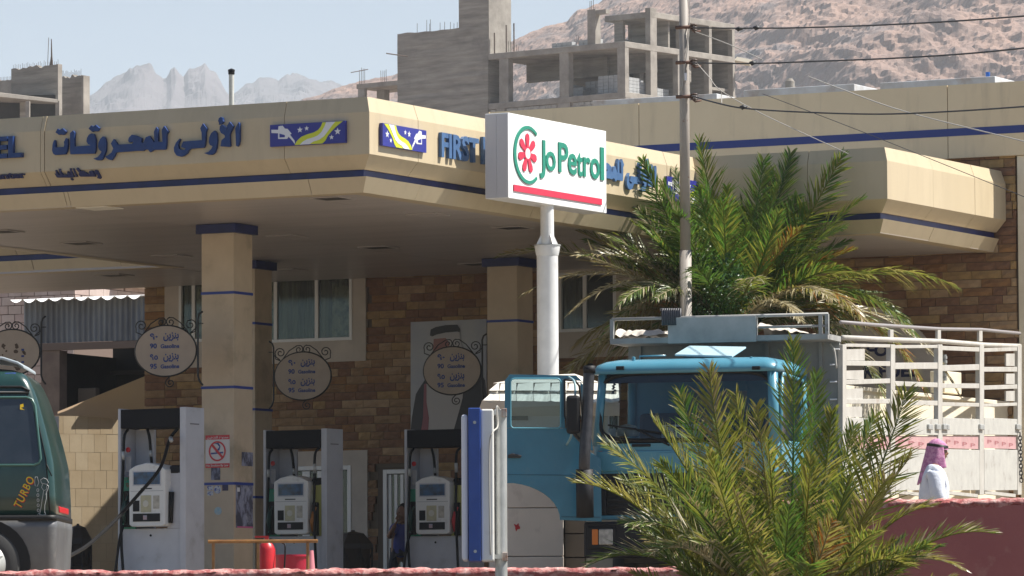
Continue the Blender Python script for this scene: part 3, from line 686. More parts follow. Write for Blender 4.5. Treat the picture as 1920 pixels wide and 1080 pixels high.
# ================================================================ price signs (oval boards in scrollwork)
m_board = mat('beige sign board', (.42, .34, .27), .5, col2=(.36, .29, .23), nscale=3)
m_sl = mat('price letters blue', (.02, .05, .22), .5)
def spiral(cx, cz, r, a0, turns, n=26):
    return [(cx + r * (1 - i / n * .82) * cos(a0 + turns * 2 * pi * i / n), cz + r * (1 - i / n * .82) * sin(a0 + turns * 2 * pi * i / n)) for i in range(n + 1)]
def price_sign(px, py, w, h, Y, side, label, worn=False):
    p = at(px, py, Y); pl = Plane((p.x, p.y), -radians(18)); sc = w / 113.0
    t = thing('price_sign', label, 'sign', p, -radians(18), 'oval gasoline price signs in wrought iron scrolls')
    u, z = pl.uv(px, py); k = abs(pl.uv(px + 10, py)[0] - u) / 10 * sc; kz = abs(pl.uv(px, py + 10)[1] - z) / 10 * sc
    hw = k * 56.5; hh = kz * 113 * h / w / 2
    q = MB(); upoly(q, pl, disc(pl, u, z, hw, 40, ry=hh), .012, .012); q.build('board', m_board, t)
    q = MB(); q.tube([pl.pt(a, b, 0) for a, b in disc(pl, u, z, hw + .006, 44, ry=hh + .006, a1=2 * pi * 44 / 43)], .012, 6); q.build('rim', m_iron, t, smooth=2)
    def scroll(pts, r=.007):
        q = MB(); q.tube([pl.pt(u + a * k, z + b * kz, 0) for a, b in pts], r, 6); q.build('scroll', m_iron, t, smooth=2)
    s = 1
    scroll([(-42, 34), (-28, 52)] + [(-12, 62), (-4, 62)] + [(a, b) for a, b in spiral(-8, 54, 9, 1.4, -1.4)])
    scroll([(42, 34), (28, 52)] + [(14, 62), (6, 62)] + [(a, b) for a, b in spiral(9, 54, 9, 1.7, 1.4)])
    scroll([(-46, 32), (-56, 36)] + spiral(-46, 48, 11, 3.6, -1.5)); scroll([(46, 32), (56, 36)] + spiral(46, 48, 11, 5.8, 1.5))
    scroll([(14, -45), (6, -49)] + spiral(8, -60, 9, 2.6, 1.5))
    bx = 60 * side
    scroll([(bx + 9 * side, -66), (bx + 3 * side, -58), (bx, -48), (bx, 60), (bx + 3 * side, 68), (bx + 9 * side, 72)], .012)
    scroll([(bx, 50), (bx + 10 * side, 50)]); scroll([(bx - 3 * side, 0), (bx, 0)])
    scroll([(bx - 13 * side, 34), (bx, 44)])
    X = lambda a: px + a * sc * w / 113 * 113 / w; Yp = lambda b: py - b * sc
    rows = [('\u0669\u0660', -29, 38 * .85, -16, 22), ('\ufee6\ufeb3\ufeb0\ufee8\ufe91', -2, 38 * .85, 26, 20),]
    def tx(s_, a0, b0, a1, b1, nm='lettering', bold=.03):
        q = MB(); text_mesh(q, s_, pl, px + a0 * sc, py - b0 * sc, px + a1 * sc, py - b1 * sc, .0165, 0, bold=bold); q.build(nm, m_sl, t)
    AR = '\ufee6\ufef3\ufeb0\ufee8\ufe91'
    if not worn:
        tx('\u0669\u0660', -29, 33, -14, 21); tx(AR, -4, 35, 25, 18)
        tx('90', -29, 14, -16, 4); tx('Gasoline', -9, 13, 26, 5)
        tx('\u0669\u0665', -29, -6, -14, -17); tx(AR, -4, -4, 25, -21)
        tx('95', -29, -24, -16, -34); tx('Gasoline', -9, -25, 26, -33)
    else:
        m = mat('rust stain', (.10, .07, .05), .9)
        for i in range(16):
            a = rng.uniform(-44, 30); b = rng.uniform(-36, 20); r = rng.uniform(1.5, 5)
            q = MB(); upoly(q, pl, [(u + (a + r * rng.uniform(.6, 1.3) * cos(w_)) * k, z + (b + r * rng.uniform(.5, 1.2) * sin(w_)) * kz) for w_ in [j * pi / 4 for j in range(8)]], .0145, -.0125); q.build('rust_patch', m, t)
        for b in (5, -8, -20): q = MB(); q.box(-.02, .02, 0, .001, -.012, .012, R=Matrix.Translation(pl.pt(u + 24 * k, z + b * kz, .0165))); q.build('letter_remnant', m_sl, t)
    return t
price_sign(311, 658, 113, 93, 61.0, 1, 'beige oval price sign hanging left of the nearest column')
price_sign(568, 705, 104, 88, 66.8, -1, 'beige oval price sign in front of the wide curtained window')
price_sign(848, 695, 106, 88, 66.6, 1, 'beige oval price sign hanging in front of the portrait poster')
price_sign(22, 661, 104, 84, 62.0, 1, 'weathered oval sign with rust patches above the green van', True)

# ================================================================ portrait poster on the wall (a plain generic figure)
pp = splane(0, YW - .075); t = thing('portrait_poster', 'tall poster of a robed man in black cord headdress on the stone wall', 'poster', pp.P(840, 828), -AL)
q = MB(); q.ppoly(pp, [(770, 604), (912, 598), (912, 832), (770, 832)], .0, .02); q.build('sheet', mat('pale poster paper', (.50, .51, .50), .5, col2=(.36, .38, .46), nscale=1.1), t)
def pz(P): return [(740 + x / 5.4, 580 + y / 5.4) for x, y in P]
for nm, P, off, c in (('robe_shape', [(175, 1100), (215, 860), (250, 800), (310, 710), (420, 640), (640, 620), (800, 640), (880, 650), (915, 720), (930, 900), (930, 1360), (150, 1360)], .003, (.035, .035, .04)),
    ('gown_shape', [(320, 760), (420, 700), (700, 700), (690, 900), (640, 1080), (560, 1360), (250, 1360), (300, 1100)], .006, (.50, .48, .47)),
    ('trim_shape', [(300, 760), (325, 750), (325, 940), (350, 1100), (335, 1360), (250, 1360), (290, 1100)], .009, (.30, .10, .12)),
    ('headcloth_shape', [(365, 280), (500, 240), (660, 230), (690, 420), (720, 640), (420, 660), (380, 420)], .012, (.48, .46, .46)),
    ('face_shape', [(400, 300), (520, 290), (560, 340), (560, 480), (500, 580), (430, 560), (392, 440)], .015, (.33, .15, .13)),
    ('cord_shape', [(362, 265), (370, 205), (420, 180), (520, 160), (640, 155), (668, 200), (665, 235), (640, 225), (520, 235), (430, 255), (385, 275)], .015, (.03, .03, .032))):
    q = MB(); q.ppoly(pp, pz(P), off, -off + .0015); q.build(nm, mat('poster print ' + nm, c, .5), t)

# ================================================================ fuel pumps
m_pump = mat('pump grey white paint', (.55, .56, .60), .4, col2=(.49, .50, .54), nscale=4, dirt=(.36, .36, .36), dscale=4, dlo=.6, dhi=.8)
m_pw2 = mat('pump head white', (.72, .72, .70), .35, dirt=(.5, .49, .46), dscale=6, dlo=.55, dhi=.8)
m_hose = mat('hose rubber', (.008, .008, .009), .5, spec=.25)
m_grn = mat('green panel', (.035, .26, .16), .45); m_yel = mat('yellow panel', (.46, .46, .14), .45)
def tubeobj(pts, r, name, m, par, n=8, smooth=2):
    # Catmull-Rom through the points
    P = [Vector(p) for p in pts]; out = []
    Q = [P[0] * 2 - P[1]] + P + [P[-1] * 2 - P[-2]]
    for i in range(1, len(Q) - 2):
        for k in range(6):
            s = k / 6; a, b, c, d = Q[i - 1:i + 3]
            out.append(.5 * ((2 * b) + (c - a) * s + (2 * a - 5 * b + 4 * c - d) * s * s + (3 * b - a - 3 * c + d) * s ** 3))
    out.append(P[-1]); q = MB(); q.tube(out, r, n); return q.build(name, m, par, smooth=smooth)
def local_mb(t): return MB(omat(t))
def make_pump(label, px, Y, top, green='green'):
    p = at(px, 1100, Y); p.z = GZ
    t = thing('fuel_pump', label, 'fuel pump', p, -AL, 'fuel pumps under the canopy')
    W_, D_, H = .92, .42, top - GZ
    L = lambda: local_mb(t)
    q = L(); q.box(0, .04, 0, D_, 0, H); q.build('side_post', m_pump, t, bevel=.006)
    q = L(); q.box(W_ - .08, W_, 0, D_, 0, H); q.build('side_post', m_pump, t, bevel=.006)
    q = L(); q.box(W_, W_ + .003, .1, .3, H - .20, H - .185); q.box(W_, W_ + .003, .12, .3, .04, .10); q.build('side_marking', mat('grey marking', (.2, .2, .22), .5), t)
    q = L(); q.box(.043, W_ - .083, -.012, D_ * .8, H - .235, H - .012); q.build('header', mat('black header', (.007, .007, .010), .6, spec=.2), t, bevel=.01)
    q = L(); q.box(.045, W_ - .085, .03, D_ - .03, .0, 1.0); q.build('cabinet', m_pump, t, bevel=.006)
    q = L(); q.box(.045, .30, D_ - .1, D_ - .06, 1.005, H - .24); q.build('back_panel', m_pump, t)
    q = L(); q.box(.05, .22, .026, .05, 1.0, 1.6); q.build('nozzle_panel', m_grn, t)
    q = L(); q.box(W_ - .26, W_ - .088, .026, .05, 1.0, 1.64); q.build('nozzle_panel', m_pump if green == 'plain' else m_yel, t)
    # display head, gabled top
    x0, x1 = .215, .70
    q = L(); h_ = lambda z: 1.02 + (z - .775) * .841; prof = [(x, h_(z)) for x, z in [(x0, .80), (x0 + .04, .775), (x1 - .04, .775), (x1, .80), (x1 + .005, 1.56), (x1 - .09, 1.62), ((x0 + x1) / 2, 1.655), (x0 + .09, 1.62), (x0 - .005, 1.56)]]
    q.prism([(x, -.10, z) for x, z in prof], [(x, .22, z) for x, z in prof]); hd = q.build('display_head', m_pw2, t, bevel=.012)
    def sub(nm, a, b, c, d, m, o=.006, dep=.004):
        q = L(); q.box(x0 + a, x0 + b, -.10 - o, -.10 + dep, h_(c), h_(d)); ob = q.build(nm, m, t); ob.parent = hd; return ob
    m_scr = mat('display glass', (.02, .03, .055), .15, col2=(.03, .11, .26), nscale=9)
    sub('screen_frame', .05, .435, 1.335, 1.545, m_pump, .004); sub('screen', .065, .42, 1.355, 1.525, m_scr, .007)
    sub('slot', .16, .31, 1.29, 1.305, m_black, .004); sub('groove', .02, .465, 1.262, 1.268, mat('grey seam', (.3, .3, .31), .5), .002)
    sub('keypad_window', .055, .14, .985, 1.135, m_plast); sub('price_plate', .16, .30, .975, 1.205, mat('cream plate', (.52, .48, .30), .5, col2=(.42, .40, .28), nscale=12))
    c0 = x0 + .23
    q = L(); q.lathe((c0, -.107, h_(1.09)), [(.04, 0), (.04, -.002), (.03, -.004)], 16, ax='y'); ob = q.build('price_dial', mat('pale seal', (.6, .58, .5), .5), t); ob.parent = hd
    sub('card_plate', .33, .41, 1.02, 1.20, mat('cream card', (.58, .55, .47), .5, col2=(.3, .28, .24), nscale=10)); 
    sub('lower_window', .055, .42, .845, .955, m_plast, .006); sub('small_sticker', .195, .245, .87, .93, mat('blue white sticker', (.25, .4, .55), .5, col2=(.5, .3, .3), nscale=20), .008)
    q = L(); q.box(x1 - .02, x1 + .13, .02, .3, 1.62, 1.73); q.build('cover', m_plast, t, bevel=.03)
    # nozzles in their boots and hoses
    def nozzle(cx, m, zb):
        q = L(); q.box(cx - .035, cx + .035, -.035, .03, zb, zb + .42); q.build('nozzle_boot', m_black, t, bevel=.012)
        q = L(); q.tube([(cx - .01, -.055, zb + .05), (cx - .012, -.07, zb + .18), (cx + .0, -.055, zb + .30)], [.018, .032, .024], 8); q.tube([(cx + .0, -.055, zb + .28), (cx + .03, -.04, zb + .36)], .012, 8)
        q.build('nozzle', m, t, smooth=2)
    nozzle(.13, mat('dark green grip', (.015, .05, .04), .5), 1.02)
    if green != 'plain': nozzle(W_ - .16, mat('amber grip', (.35, .13, .02), .5) if green == 'amber' else mat('red grip', (.45, .02, .03), .5), 1.0)
    else:
        q = L(); q.tube([(W_ - .21, .0, 1.06), (W_ - .19, .0, 1.42)], .032, 8); q.build('empty_boot', m_black, t, smooth=2)
    zt = H - .24
    tubeobj([omat(t) @ Vector(v) for v in ((.10, .06, zt), (.085, 0, zt - .1), (.085, -.02, zt - .45), (.09, -.06, 1.3), (.10, -.09, .9), (.14, -.1, .45), (.17, -.06, .02))], .017, 'hose', m_hose, t)
    tubeobj([omat(t) @ Vector(v) for v in ((.33, .12, zt), (.36, .12, zt - .12), (.37, .14, zt - .35), (.365, .16, 1.76))], .017, 'hose', m_hose, t)
    q = L(); q.tube([(.085, -.01, zt - .36), (.085, -.02, zt - .26)], .021, 8); q.tube([(.37, .13, zt - .32), (.37, .13, zt - .25)], .021, 8); q.build('hose_coupling', m_galv, t, smooth=2)
    if green != 'plain':
        tubeobj([omat(t) @ Vector(v) for v in ((W_ - .14, .06, zt), (W_ - .17, 0, zt - .1), (W_ - .165, -.02, zt - .5), (W_ - .15, -.06, 1.3), (W_ - .12, -.08, .8), (W_ - .1, -.06, .02))], .017, 'hose', m_hose, t)
        q = L(); q.tube([(W_ - .165, -.01, zt - .32), (W_ - .165, -.02, zt - .2)], .022, 8); q.build('hose_coupling', m_galv, t, smooth=2)
    tubeobj([omat(t) @ Vector(v) for v in ((.12, -.07, 1.04), (.08, -.1, .85), (.02, -.12, .35), (-.04, -.1, .02))], .016, 'hose', m_hose, t)
    q = L(); q.lathe((.12, .04, 1.92 if H > 2.2 else 1.8), [(.03, 0), (.03, -.012)], 14, ax='y'); q.build('logo_sticker', m_red, t)
    q = L(); q.box(.085, .155, .042, .046, 1.66, 1.84); q.build('notice_sticker', mat('grey notice', (.35, .35, .36), .6), t)
    q = L(); q.lathe((.43, .03, .92), [(.014, 0), (.014, -.006)], 10, ax='y'); q.build('lock', m_black, t)
    for (a, b, c, d) in ((.075, .16, 1.22, 1.27),):
        pl2 = Plane((omat(t) @ Vector((0, .03, 0))).to_2d(), -AL)
    return t
topz = at(300, 766, 59.6).z
pA = make_pump('grey fuel pump left of the nearest column with hose pulled to the van', 221, 59.6, topz, 'plain')
pB = make_pump('grey fuel pump behind the red bins with an amber nozzle', 494, 64.6, at(550, 806, 64.6).z, 'amber')
pC = make_pump('grey fuel pump with red nozzle beside the attendant in blue', 759, 65.0, at(800, 805, 65).z, 'red')
# "95" marks on the green panels
for pmp, px, py in ((pA, 236, 905), (pB, 514, 932), (pC, 781, 928)):
    M_ = omat(pmp); o = M_ @ Vector((0, .03, 0)); pl = Plane((o.x, o.y), -AL)
    q = MB(); text_mesh(q, '95', pl, px, py, px + 12, py + 12, .004, 0, bold=.03); q.build('grade_number', mat('red print', (.50, .05, .04), .5), pmp)
    q = MB(); text_mesh(q, '\ufee6\ufef3\ufeb0\ufee8\ufe91', pl, px - 1, py - 13, px + 14, py - 4, .004, 0, bold=.03); q.build('grade_word', mat('red print', (.50, .05, .04), .5), pmp)
# long hose from first pump to the van
M_ = omat(pA)
tubeobj([M_ @ Vector((.78, .05, topz - GZ - .25)), M_ @ Vector((.74, -.06, topz - GZ - .38)), at(300, 878, 58.6), at(257, 930, 57.8), at(212, 980, 56.5), at(165, 1022, 54), at(128, 1044, 51), at(112, 1056, 48.9)], .02, 'filling_hose', m_hose, pA)
q = MB(); q.tube([M_ @ Vector((.75, -.05, topz - GZ - .36)), at(321, 826, 59.0)], .025, 8); q.build('hose_coupling', m_galv, pA, smooth=2)
# fourth pump: only its grey side shows between the van and the tiled wall
p = at(76, 1100, 62); t = thing('fuel_pump', 'fuel pump mostly hidden behind the rear of the green van', 'fuel pump', (p.x, p.y, GZ), -AL, 'fuel pumps under the canopy')
for ch in list(pA.children):
    if ch.name.startswith(('side_post', 'cabinet', 'header', 'display_head', 'side_marking')):
        c = ch.copy(); COL.objects.link(c); c.parent = t
        for g in ch.children: d = g.copy(); COL.objects.link(d); d.parent = c
t.location = (at(112, 1100, 62).x - .92 * c_ - .35 * s_, 61.6, GZ)

# ================================================================ forecourt things
def litter_bin(px, Y, label, topy, wpx):
    p = at(px, 1100, Y); t = thing('litter_bin', label, 'bin', (p.x, p.y, GZ), 0, 'dark lantern shaped litter bins')
    w = wpx / F * Y / 2; zt = at(px, topy, Y).z - GZ; L = lambda: local_mb(t); mb_ = mat('brown black painted metal', (.028, .022, .02), .5)
    q = L(); q.loft([[(w * .86 * cos(a), w * .86 * sin(a), z) for a in [pi / 8 + k * pi / 4 for k in range(8)]] for z in (0, .02, zt * .78)]); q.build('body', mat('bin drum', (.05, .035, .025), .7), t)
    q = L(); q.loft([[(r * cos(a), r * sin(a), z) for a in [pi / 8 + k * pi / 4 for k in range(8)]] for r, z in ((w * 1.04, zt * .78), (w * 1.0, zt * .84), (w * .55, zt * .96), (w * .1, zt * .985), (w * .1, zt))]); q.build('lid', mb_, t)
    for k in range(8):
        a = pi / 8 + k * pi / 4; a2 = a + pi / 4; q = L(); r = w * .97
        q.tube([(r * cos(a), r * sin(a), 0), (r * cos(a), r * sin(a), zt * .79)], .012, 6)
        q.tube([(r * cos(a), r * sin(a), zt * .55), (r * cos(a2), r * sin(a2), zt * .55)], .008, 5)
        q.tube([(r * cos(a), r * sin(a), zt * .75), (r * cos((a + a2) / 2) * .93, r * sin((a + a2) / 2) * .93, zt * .57), (r * cos(a2), r * sin(a2), zt * .75)], .008, 5)
        q.build('bar', mb_, t, smooth=2)
    return t
b1 = litter_bin(146, 63.5, 'dark litter bin with a small notice just right of the van', 982, 54)
q = MB(omat(b1)); q.box(.0, .11, -.195, -.19, .25, .42); q.build('notice', mat('white blue notice', (.55, .6, .7), .5, col2=(.06, .12, .5), nscale=18), b1)
litter_bin(662, 66, 'dark litter bin between the second and third pumps', 994, 80)
# pipe barrier
t = thing('pipe_barrier', 'low rusty orange pipe barrier in front of the nearest column', 'barrier', at(490, 1060, 47).xyz, 0)
m_or = mat('worn orange varnish', (.34, .17, .05), .35, col2=(.20, .09, .03), nscale=10, bump=.2)
zr = at(490, 1015, 47).z; xa = at(390, 1015, 47).x; xb = at(596, 1015, 47).x
q = MB(); q.tube([(xa, 47, zr), (xb - .02, 47, zr), (xb, 47, zr - .0)], .017, 10); q.build('top_rail', m_or, t, smooth=True)
for px in (400, 484, 577): x = at(px, 1040, 47).x; q = MB(); q.tube([(x, 47, zr - .014), (x, 47, GZ)], .015, 10); q.build('post', m_or, t, smooth=True)
# extinguisher, tub, cone
p = at(500, 1060, 52); t = thing('fire_extinguisher', 'red fire extinguisher standing behind the low orange barrier', 'fire extinguisher', (p.x, p.y, GZ))
zt = at(500, 1014, 52).z - GZ; L = lambda: local_mb(t)
q = L(); q.lathe((0, 0, 0), [(.085, 0), (.09, .02), (.09, zt - .09), (.07, zt - .04), (.03, zt)], 20); q.build('cylinder', m_red, t, smooth=True)
q = L(); q.box(-.065, .01, -.093, -.088, .1, .3); q.build('label_patch', mat('pale label', (.6, .58, .55), .5), t)
q = L(); q.box(-.02, .02, -.02, .02, zt, zt + .05); q.box(-.12, .02, -.012, .012, zt + .03, zt + .05); q.build('valve', m_red, t)
tubeobj([(p.x + .03, p.y, GZ + zt + .02), (p.x + .16, p.y - .02, GZ + zt - .02), (p.x + .19, p.y - .05, GZ + zt - .12), (p.x + .15, p.y - .06, GZ + .04)], .009, 'hose', m_hose, t)
p = at(548, 1060, 54); t = thing('tub', 'red plastic tub between the extinguisher and the cone', 'tub', (p.x, p.y, GZ)); zt = at(548, 1040, 54).z - GZ; L = lambda: local_mb(t)
q = L(); q.lathe((0, 0, 0), [(.12, 0), (.19, zt), (.20, zt), (.20, zt - .02), (.185, zt - .02), (.115, .01)], 24); q.build('body', mat('crimson plastic', (.42, .01, .04), .4), t, smooth=True)
p = at(582, 1060, 50); t = thing('traffic_cone', 'faded pink traffic cone at the right end of the orange barrier', 'cone', (p.x, p.y, GZ)); zt = at(582, 1032, 50).z - GZ; L = lambda: local_mb(t)
q = L(); q.lathe((0, 0, 0), [(.13, 0), (.13, .02), (.075, .03), (.03, zt), (.02, zt)], 20); q.build('cone', mat('faded pink plastic', (.62, .22, .26), .5), t, smooth=True)

# ---- papers on the nearest column
kf = Plane(S(K1[0], K1[2]).to_2d(), -AL); kr = Plane(S(K1[1], K1[2]).to_2d(), pi / 2 - AL)
t = thing('no_smoking_sign', 'red and white no smoking sign on the nearest column', 'sign', kf.P(408, 877), -AL)
q = MB(); q.pbox(kf, 386, 816, 431, 877, .006, 0); q.build('plate', mat('sign white', (.72, .68, .66), .4), t)
m_sr = mat('sign red', (.62, .03, .04), .4)
for ya, yb in ((816, 824), (869, 877)): q = MB(); q.pbox(kf, 386, ya, 431, yb, .009, -.0065); q.build('red_border', m_sr, t)
q = MB(); text_mesh(q, 'No Smoking By Law', kf, 388, 870.5, 429, 876, .011, 0, bold=.02); q.build('lettering', mat('sign white', (.7, .7, .7), .4), t)
q = MB(); text_mesh(q, '\ufee6\ufef4\ufea7\ufeaa\ufe98\ufedf\ufe8d \ufe89\ufeee\ufee8\ufee4\ufee3', kf, 389, 817.5, 429, 823.5, .011, 0, bold=.02); q.build('lettering', mat('sign white', (.7, .7, .7), .4), t)
u, z = kf.uv(408, 846); R1 = abs(kf.uv(424, 846)[0] - u); rz_ = abs(kf.uv(408, 865)[1] - z)
q = MB(); n = 36
ro = [kf.pt(u + R1 * cos(2 * pi * i / n), z + rz_ * sin(2 * pi * i / n), .009) for i in range(n)]; ri = [kf.pt(u + R1 * .82 * cos(2 * pi * i / n), z + rz_ * .84 * sin(2 * pi * i / n), .009) for i in range(n)]
q.add(ro + ri, [(i, (i + 1) % n, n + (i + 1) % n, n + i) for i in range(n)]); q.build('ring', m_sr, t)
q = MB(); q.ppoly(kf, [(396, 835), (399, 832), (420, 857), (417, 860)], .012, -.0095); q.build('slash', m_sr, t)
q = MB(); q.ppoly(kf, [(396, 849), (419, 847), (419, 850), (396, 852)], .0085, -.0065); q.ppoly(kf, [(404, 846), (408, 843), (412, 838), (408, 833), (402, 832), (410, 830), (414, 837), (412, 844), (406, 848)], .0085, -.0065); q.build('cigarette', mat('sign blue', (.03, .06, .25), .4), t)
def paper(pl, px0, py0, px1, py1, m, name, label, cat):
    q = MB(); q.pbox(pl, px0, py0, px1, py1, .004, -.001); o = q.build(name, m); return tag(o, label, cat)
m_p1 = mat('blue grey poster print', (.30, .32, .44), .6, col2=(.07, .07, .11), nscale=9, stretch=(1, 1, .5), lo=.42, hi=.55, dirt=(.45, .46, .56), dscale=6)
paper(kf, 396, 875, 413, 900, m_p1, 'flyer', 'small blue grey flyer below the no smoking sign', 'flyer')
paper(kr, 453, 848, 474, 874, m_p1, 'flyer', 'small torn blue grey flyer on the right face of the nearest column', 'flyer')
o = paper(kr, 442, 910, 474, 990, m_p1, 'event_poster', 'tall blue grey poster on the right face of the nearest column', 'poster')
q = MB(); q.pbox(kr, 444, 987, 474, 990, .006, -.0045); q.build('pink_strip', mat('pink strip', (.6, .12, .3), .5), o)
q = MB(); q.pbox(kr, 444, 914, 449, 922, .006, -.0045); q.build('white_patch', m_pw, o)
m_ws = mat('white sticker print', (.6, .62, .66), .5, col2=(.08, .12, .4), nscale=25, lo=.5, hi=.55)
paper(kf, 389, 911, 400, 919, m_ws, 'sticker', 'upper of two small white payment stickers on the column', 'sticker')
paper(kf, 389, 921, 400, 929, m_ws, 'sticker', 'lower of two small white payment stickers on the column', 'sticker')
paper(kf, 417, 908, 428, 920, mat('dark card sticker', (.03, .03, .10), .5, col2=(.5, .2, .05), nscale=22, lo=.58, hi=.62), 'sticker', 'small dark blue card sticker under the column blue band', 'sticker')
for px, py, m, lb in ((408, 918, m_ws, 'round white sticker between the payment stickers and the dark one'), (409, 958, mat('pale blue seal', (.30, .52, .62), .5, col2=(.6, .62, .62), nscale=14), 'round pale blue seal sticker low on the nearest column')):
    u, z = kf.uv(px, py); r = 7.5 / F * 61.5; q = MB(); upoly(q, kf, disc(kf, u, z, r * 1.05, 20, ry=r), .004, -.001); tag(q.build('round_sticker', m), lb, 'sticker')

# ================================================================ front boundary wall
m_wall = mat('maroon painted plaster', (.46, .15, .13), .75, col2=(.40, .12, .11), nscale=1.5, bump=.5, bscale=12, dirt=(.5, .22, .18), dscale=2.2, dlo=.6, dhi=.7)
m_walltop = mat('light catching pink plaster', (.58, .30, .27), .85, col2=(.34, .09, .085), nscale=9, lo=.42, hi=.56, bump=1.2, bscale=16, dirt=(.66, .55, .50), dscale=16)  # rough crest, paler than the wall: caught light put into the colour
fw = thing('front_wall', 'maroon plaster wall along the street with a rough pink top coloured as if lit, low then stepping up', 'wall', (0, 42, -1.6))
zl = at(600, 1069, 42).z; zh = at(1800, 936, 41.6).z
def wall_run(x0, x1, z1, n, y0=42.0, slope=0):
    q = MB(); yb = y0 + .3
    q.box(x0, x1, y0, yb, -1.6, z1 - .045); q.build('wall', m_wall, fw)
    q = MB(); 
    def g(u, v):
        x = x0 + (x1 - x0) * u; prof = [(0, -.06), (-.012, -.03), (.0, -.006), (.04, .004), (.15, .008), (.26, .004), (.30, -.006), (.312, -.03), (.30, -.06)]
        k = v * 8; i = min(7, int(k)); f = k - i; a = prof[i]; b = prof[i + 1]
        j = noise.fractal(Vector((x * 5, k * 1.3, z1)), .7, 2, 4) * .02
        return Vector((x, y0 + a[0] + (b[0] - a[0]) * f + j * (.5 if v < .4 else 0), z1 + a[1] + (b[1] - a[1]) * f + j))
    q.grid(g, n, 16); q.build('wall_crest', m_walltop, fw, smooth=2)
wall_run(-9, 2.2, zl, 460)
xh = 2.2
wall_run(xh, 9, zh, 280, 41.8)
# ================================================================ lorry
BE = radians(18)
TP = at(1112, 900, 56.2); TL = Vector((TP.x, TP.y, GZ - .02))
lorry = thing('lorry', 'old blue lorry with its door open and a grey stake-sided cargo bed', 'lorry', TL, -BE)
TM = omat(lorry)
def tl(p): return TM.inverted() @ p
def tplane(x, y, side=False):
    p = TM @ Vector((x, y, 0)); return Plane((p.x, p.y), (pi / 2 - BE) if side else -BE)
CF = tplane(0, 0)
def cxz(px, py, y=0):
    p = tl(tplane(0, y).P(px, py)); return p.x, p.z
m_cab = mat('sky blue lorry paint', (.085, .28, .38), .38, col2=(.07, .245, .335), nscale=2.5, coat=.25, dirt=(.2, .36, .42), dscale=3.5, dlo=.62, dhi=.85)
m_cabd = mat('shaded blue lorry paint', (.035, .18, .28), .4, col2=(.028, .155, .245), nscale=3, coat=.2, dirt=(.07, .19, .25), dscale=5, dlo=.6, dhi=.8)  # darker copy of the cab blue: shade put into the colour
m_gal = mat('pale grey lorry paint', (.50, .48, .44), .6, col2=(.42, .40, .36), nscale=5, dirt=(.36, .30, .25), dscale=4, dlo=.6, dhi=.75)
m_gald = mat('grey lorry panel', (.27, .28, .27), .6, col2=(.21, .22, .215), nscale=3, dirt=(.33, .33, .31), dscale=4)
T_ = lambda: MB(TM)
xr = cxz(1452, 760)[0]; zb = cxz(1280, 830)[1]; zt = cxz(1280, 668)[1]; zs = cxz(1280, 698)[1]; zlow = cxz(1280, 886)[1]
xr = round(xr, 3); DC = 1.42
def rrect(x0, x1, y0, y1, r, z, n=5):
    out = []
    for cx, cy, a0 in ((x0 + r, y0 + r, pi), (x1 - r, y0 + r, 1.5 * pi), (x1 - r, y1 - r, 0), (x0 + r, y1 - r, .5 * pi)):
        for i in range(n + 1):
            a = a0 + i / n * pi / 2; out.append((cx + r * cos(a), cy + r * sin(a), z))
    return out
# lower cab
q = T_(); q.loft([rrect(-.02, xr + .02, .0, DC, .12, z) for z in (zlow, zb)]); q.build('cab_body', m_cab, lorry, smooth=True)
q = T_(); q.loft([rrect(-.03 + d, xr + .03 - d, .02 + d * 1.3, DC, .14, z) for z, d in ((zs, .0), (zs + .05, 0.005), (zs + .10, .03), (zt - .035, .10), (zt - .01, .2), (zt, .38))]); q.build('cab_roof', m_cab, lorry, smooth=2)
# pillars
def pillar(a, b, w, m=m_cab, nm='pillar'):
    q = T_(); q.tube([a, b], w, 8); q.build(nm, m, lorry, smooth=2)
pillar((.03, .06, zb - .02), (.08, .14, zs + .03), .05); pillar((xr - .02, .05, zb - .02), (xr - .05, .12, zs + .03), .06)
pillar((.03, DC - .05, zb - .02), (.05, DC - .05, zs + .03), .05); pillar((xr - .04, DC - .05, zb - .02), (xr - .06, DC - .05, zs + .03), .06)
q = T_(); q.box(.05, xr - .05, DC - .04, DC - .02, zb - .02, zb + .16); q.box(.05, .6, DC - .04, DC - .02, zb + .161, zs + .03); q.box(1.38, xr - .05, DC - .04, DC - .02, zb + .161, zs + .03); q.box(.601, 1.379, DC - .04, DC - .02, zb + .62, zs + .03)
q.build('cab_back_wall', m_cabd, lorry)
# windscreen and frame
def wsp(u, v):   # u across 0..1, v up 0..1
    return Vector((.045 + (xr - .09) * u, .02 + .09 * v + .05 * (2 * u - 1) ** 2 * .6, zb + .02 + (zs - zb + .0) * v))
q = T_(); q.grid(lambda u, v: wsp(u, v), 14, 6); q.build('windscreen', m_glassc, lorry, smooth=True)
rr = []; 
for i in range(40):
    a = 2 * pi * i / 40; e = 5.5; cu = abs(cos(a)) ** (2 / e) * (1 if cos(a) > 0 else -1); sv = abs(sin(a)) ** (2 / e) * (1 if sin(a) > 0 else -1)
    rr.append(wsp(.5 + .49 * cu, .5 + .485 * sv) + Vector((0, -.012, 0)))
q = T_(); q.tube(rr + [rr[0], rr[1]], .024, 6); q.build('windscreen_seal', m_black, lorry, smooth=True)
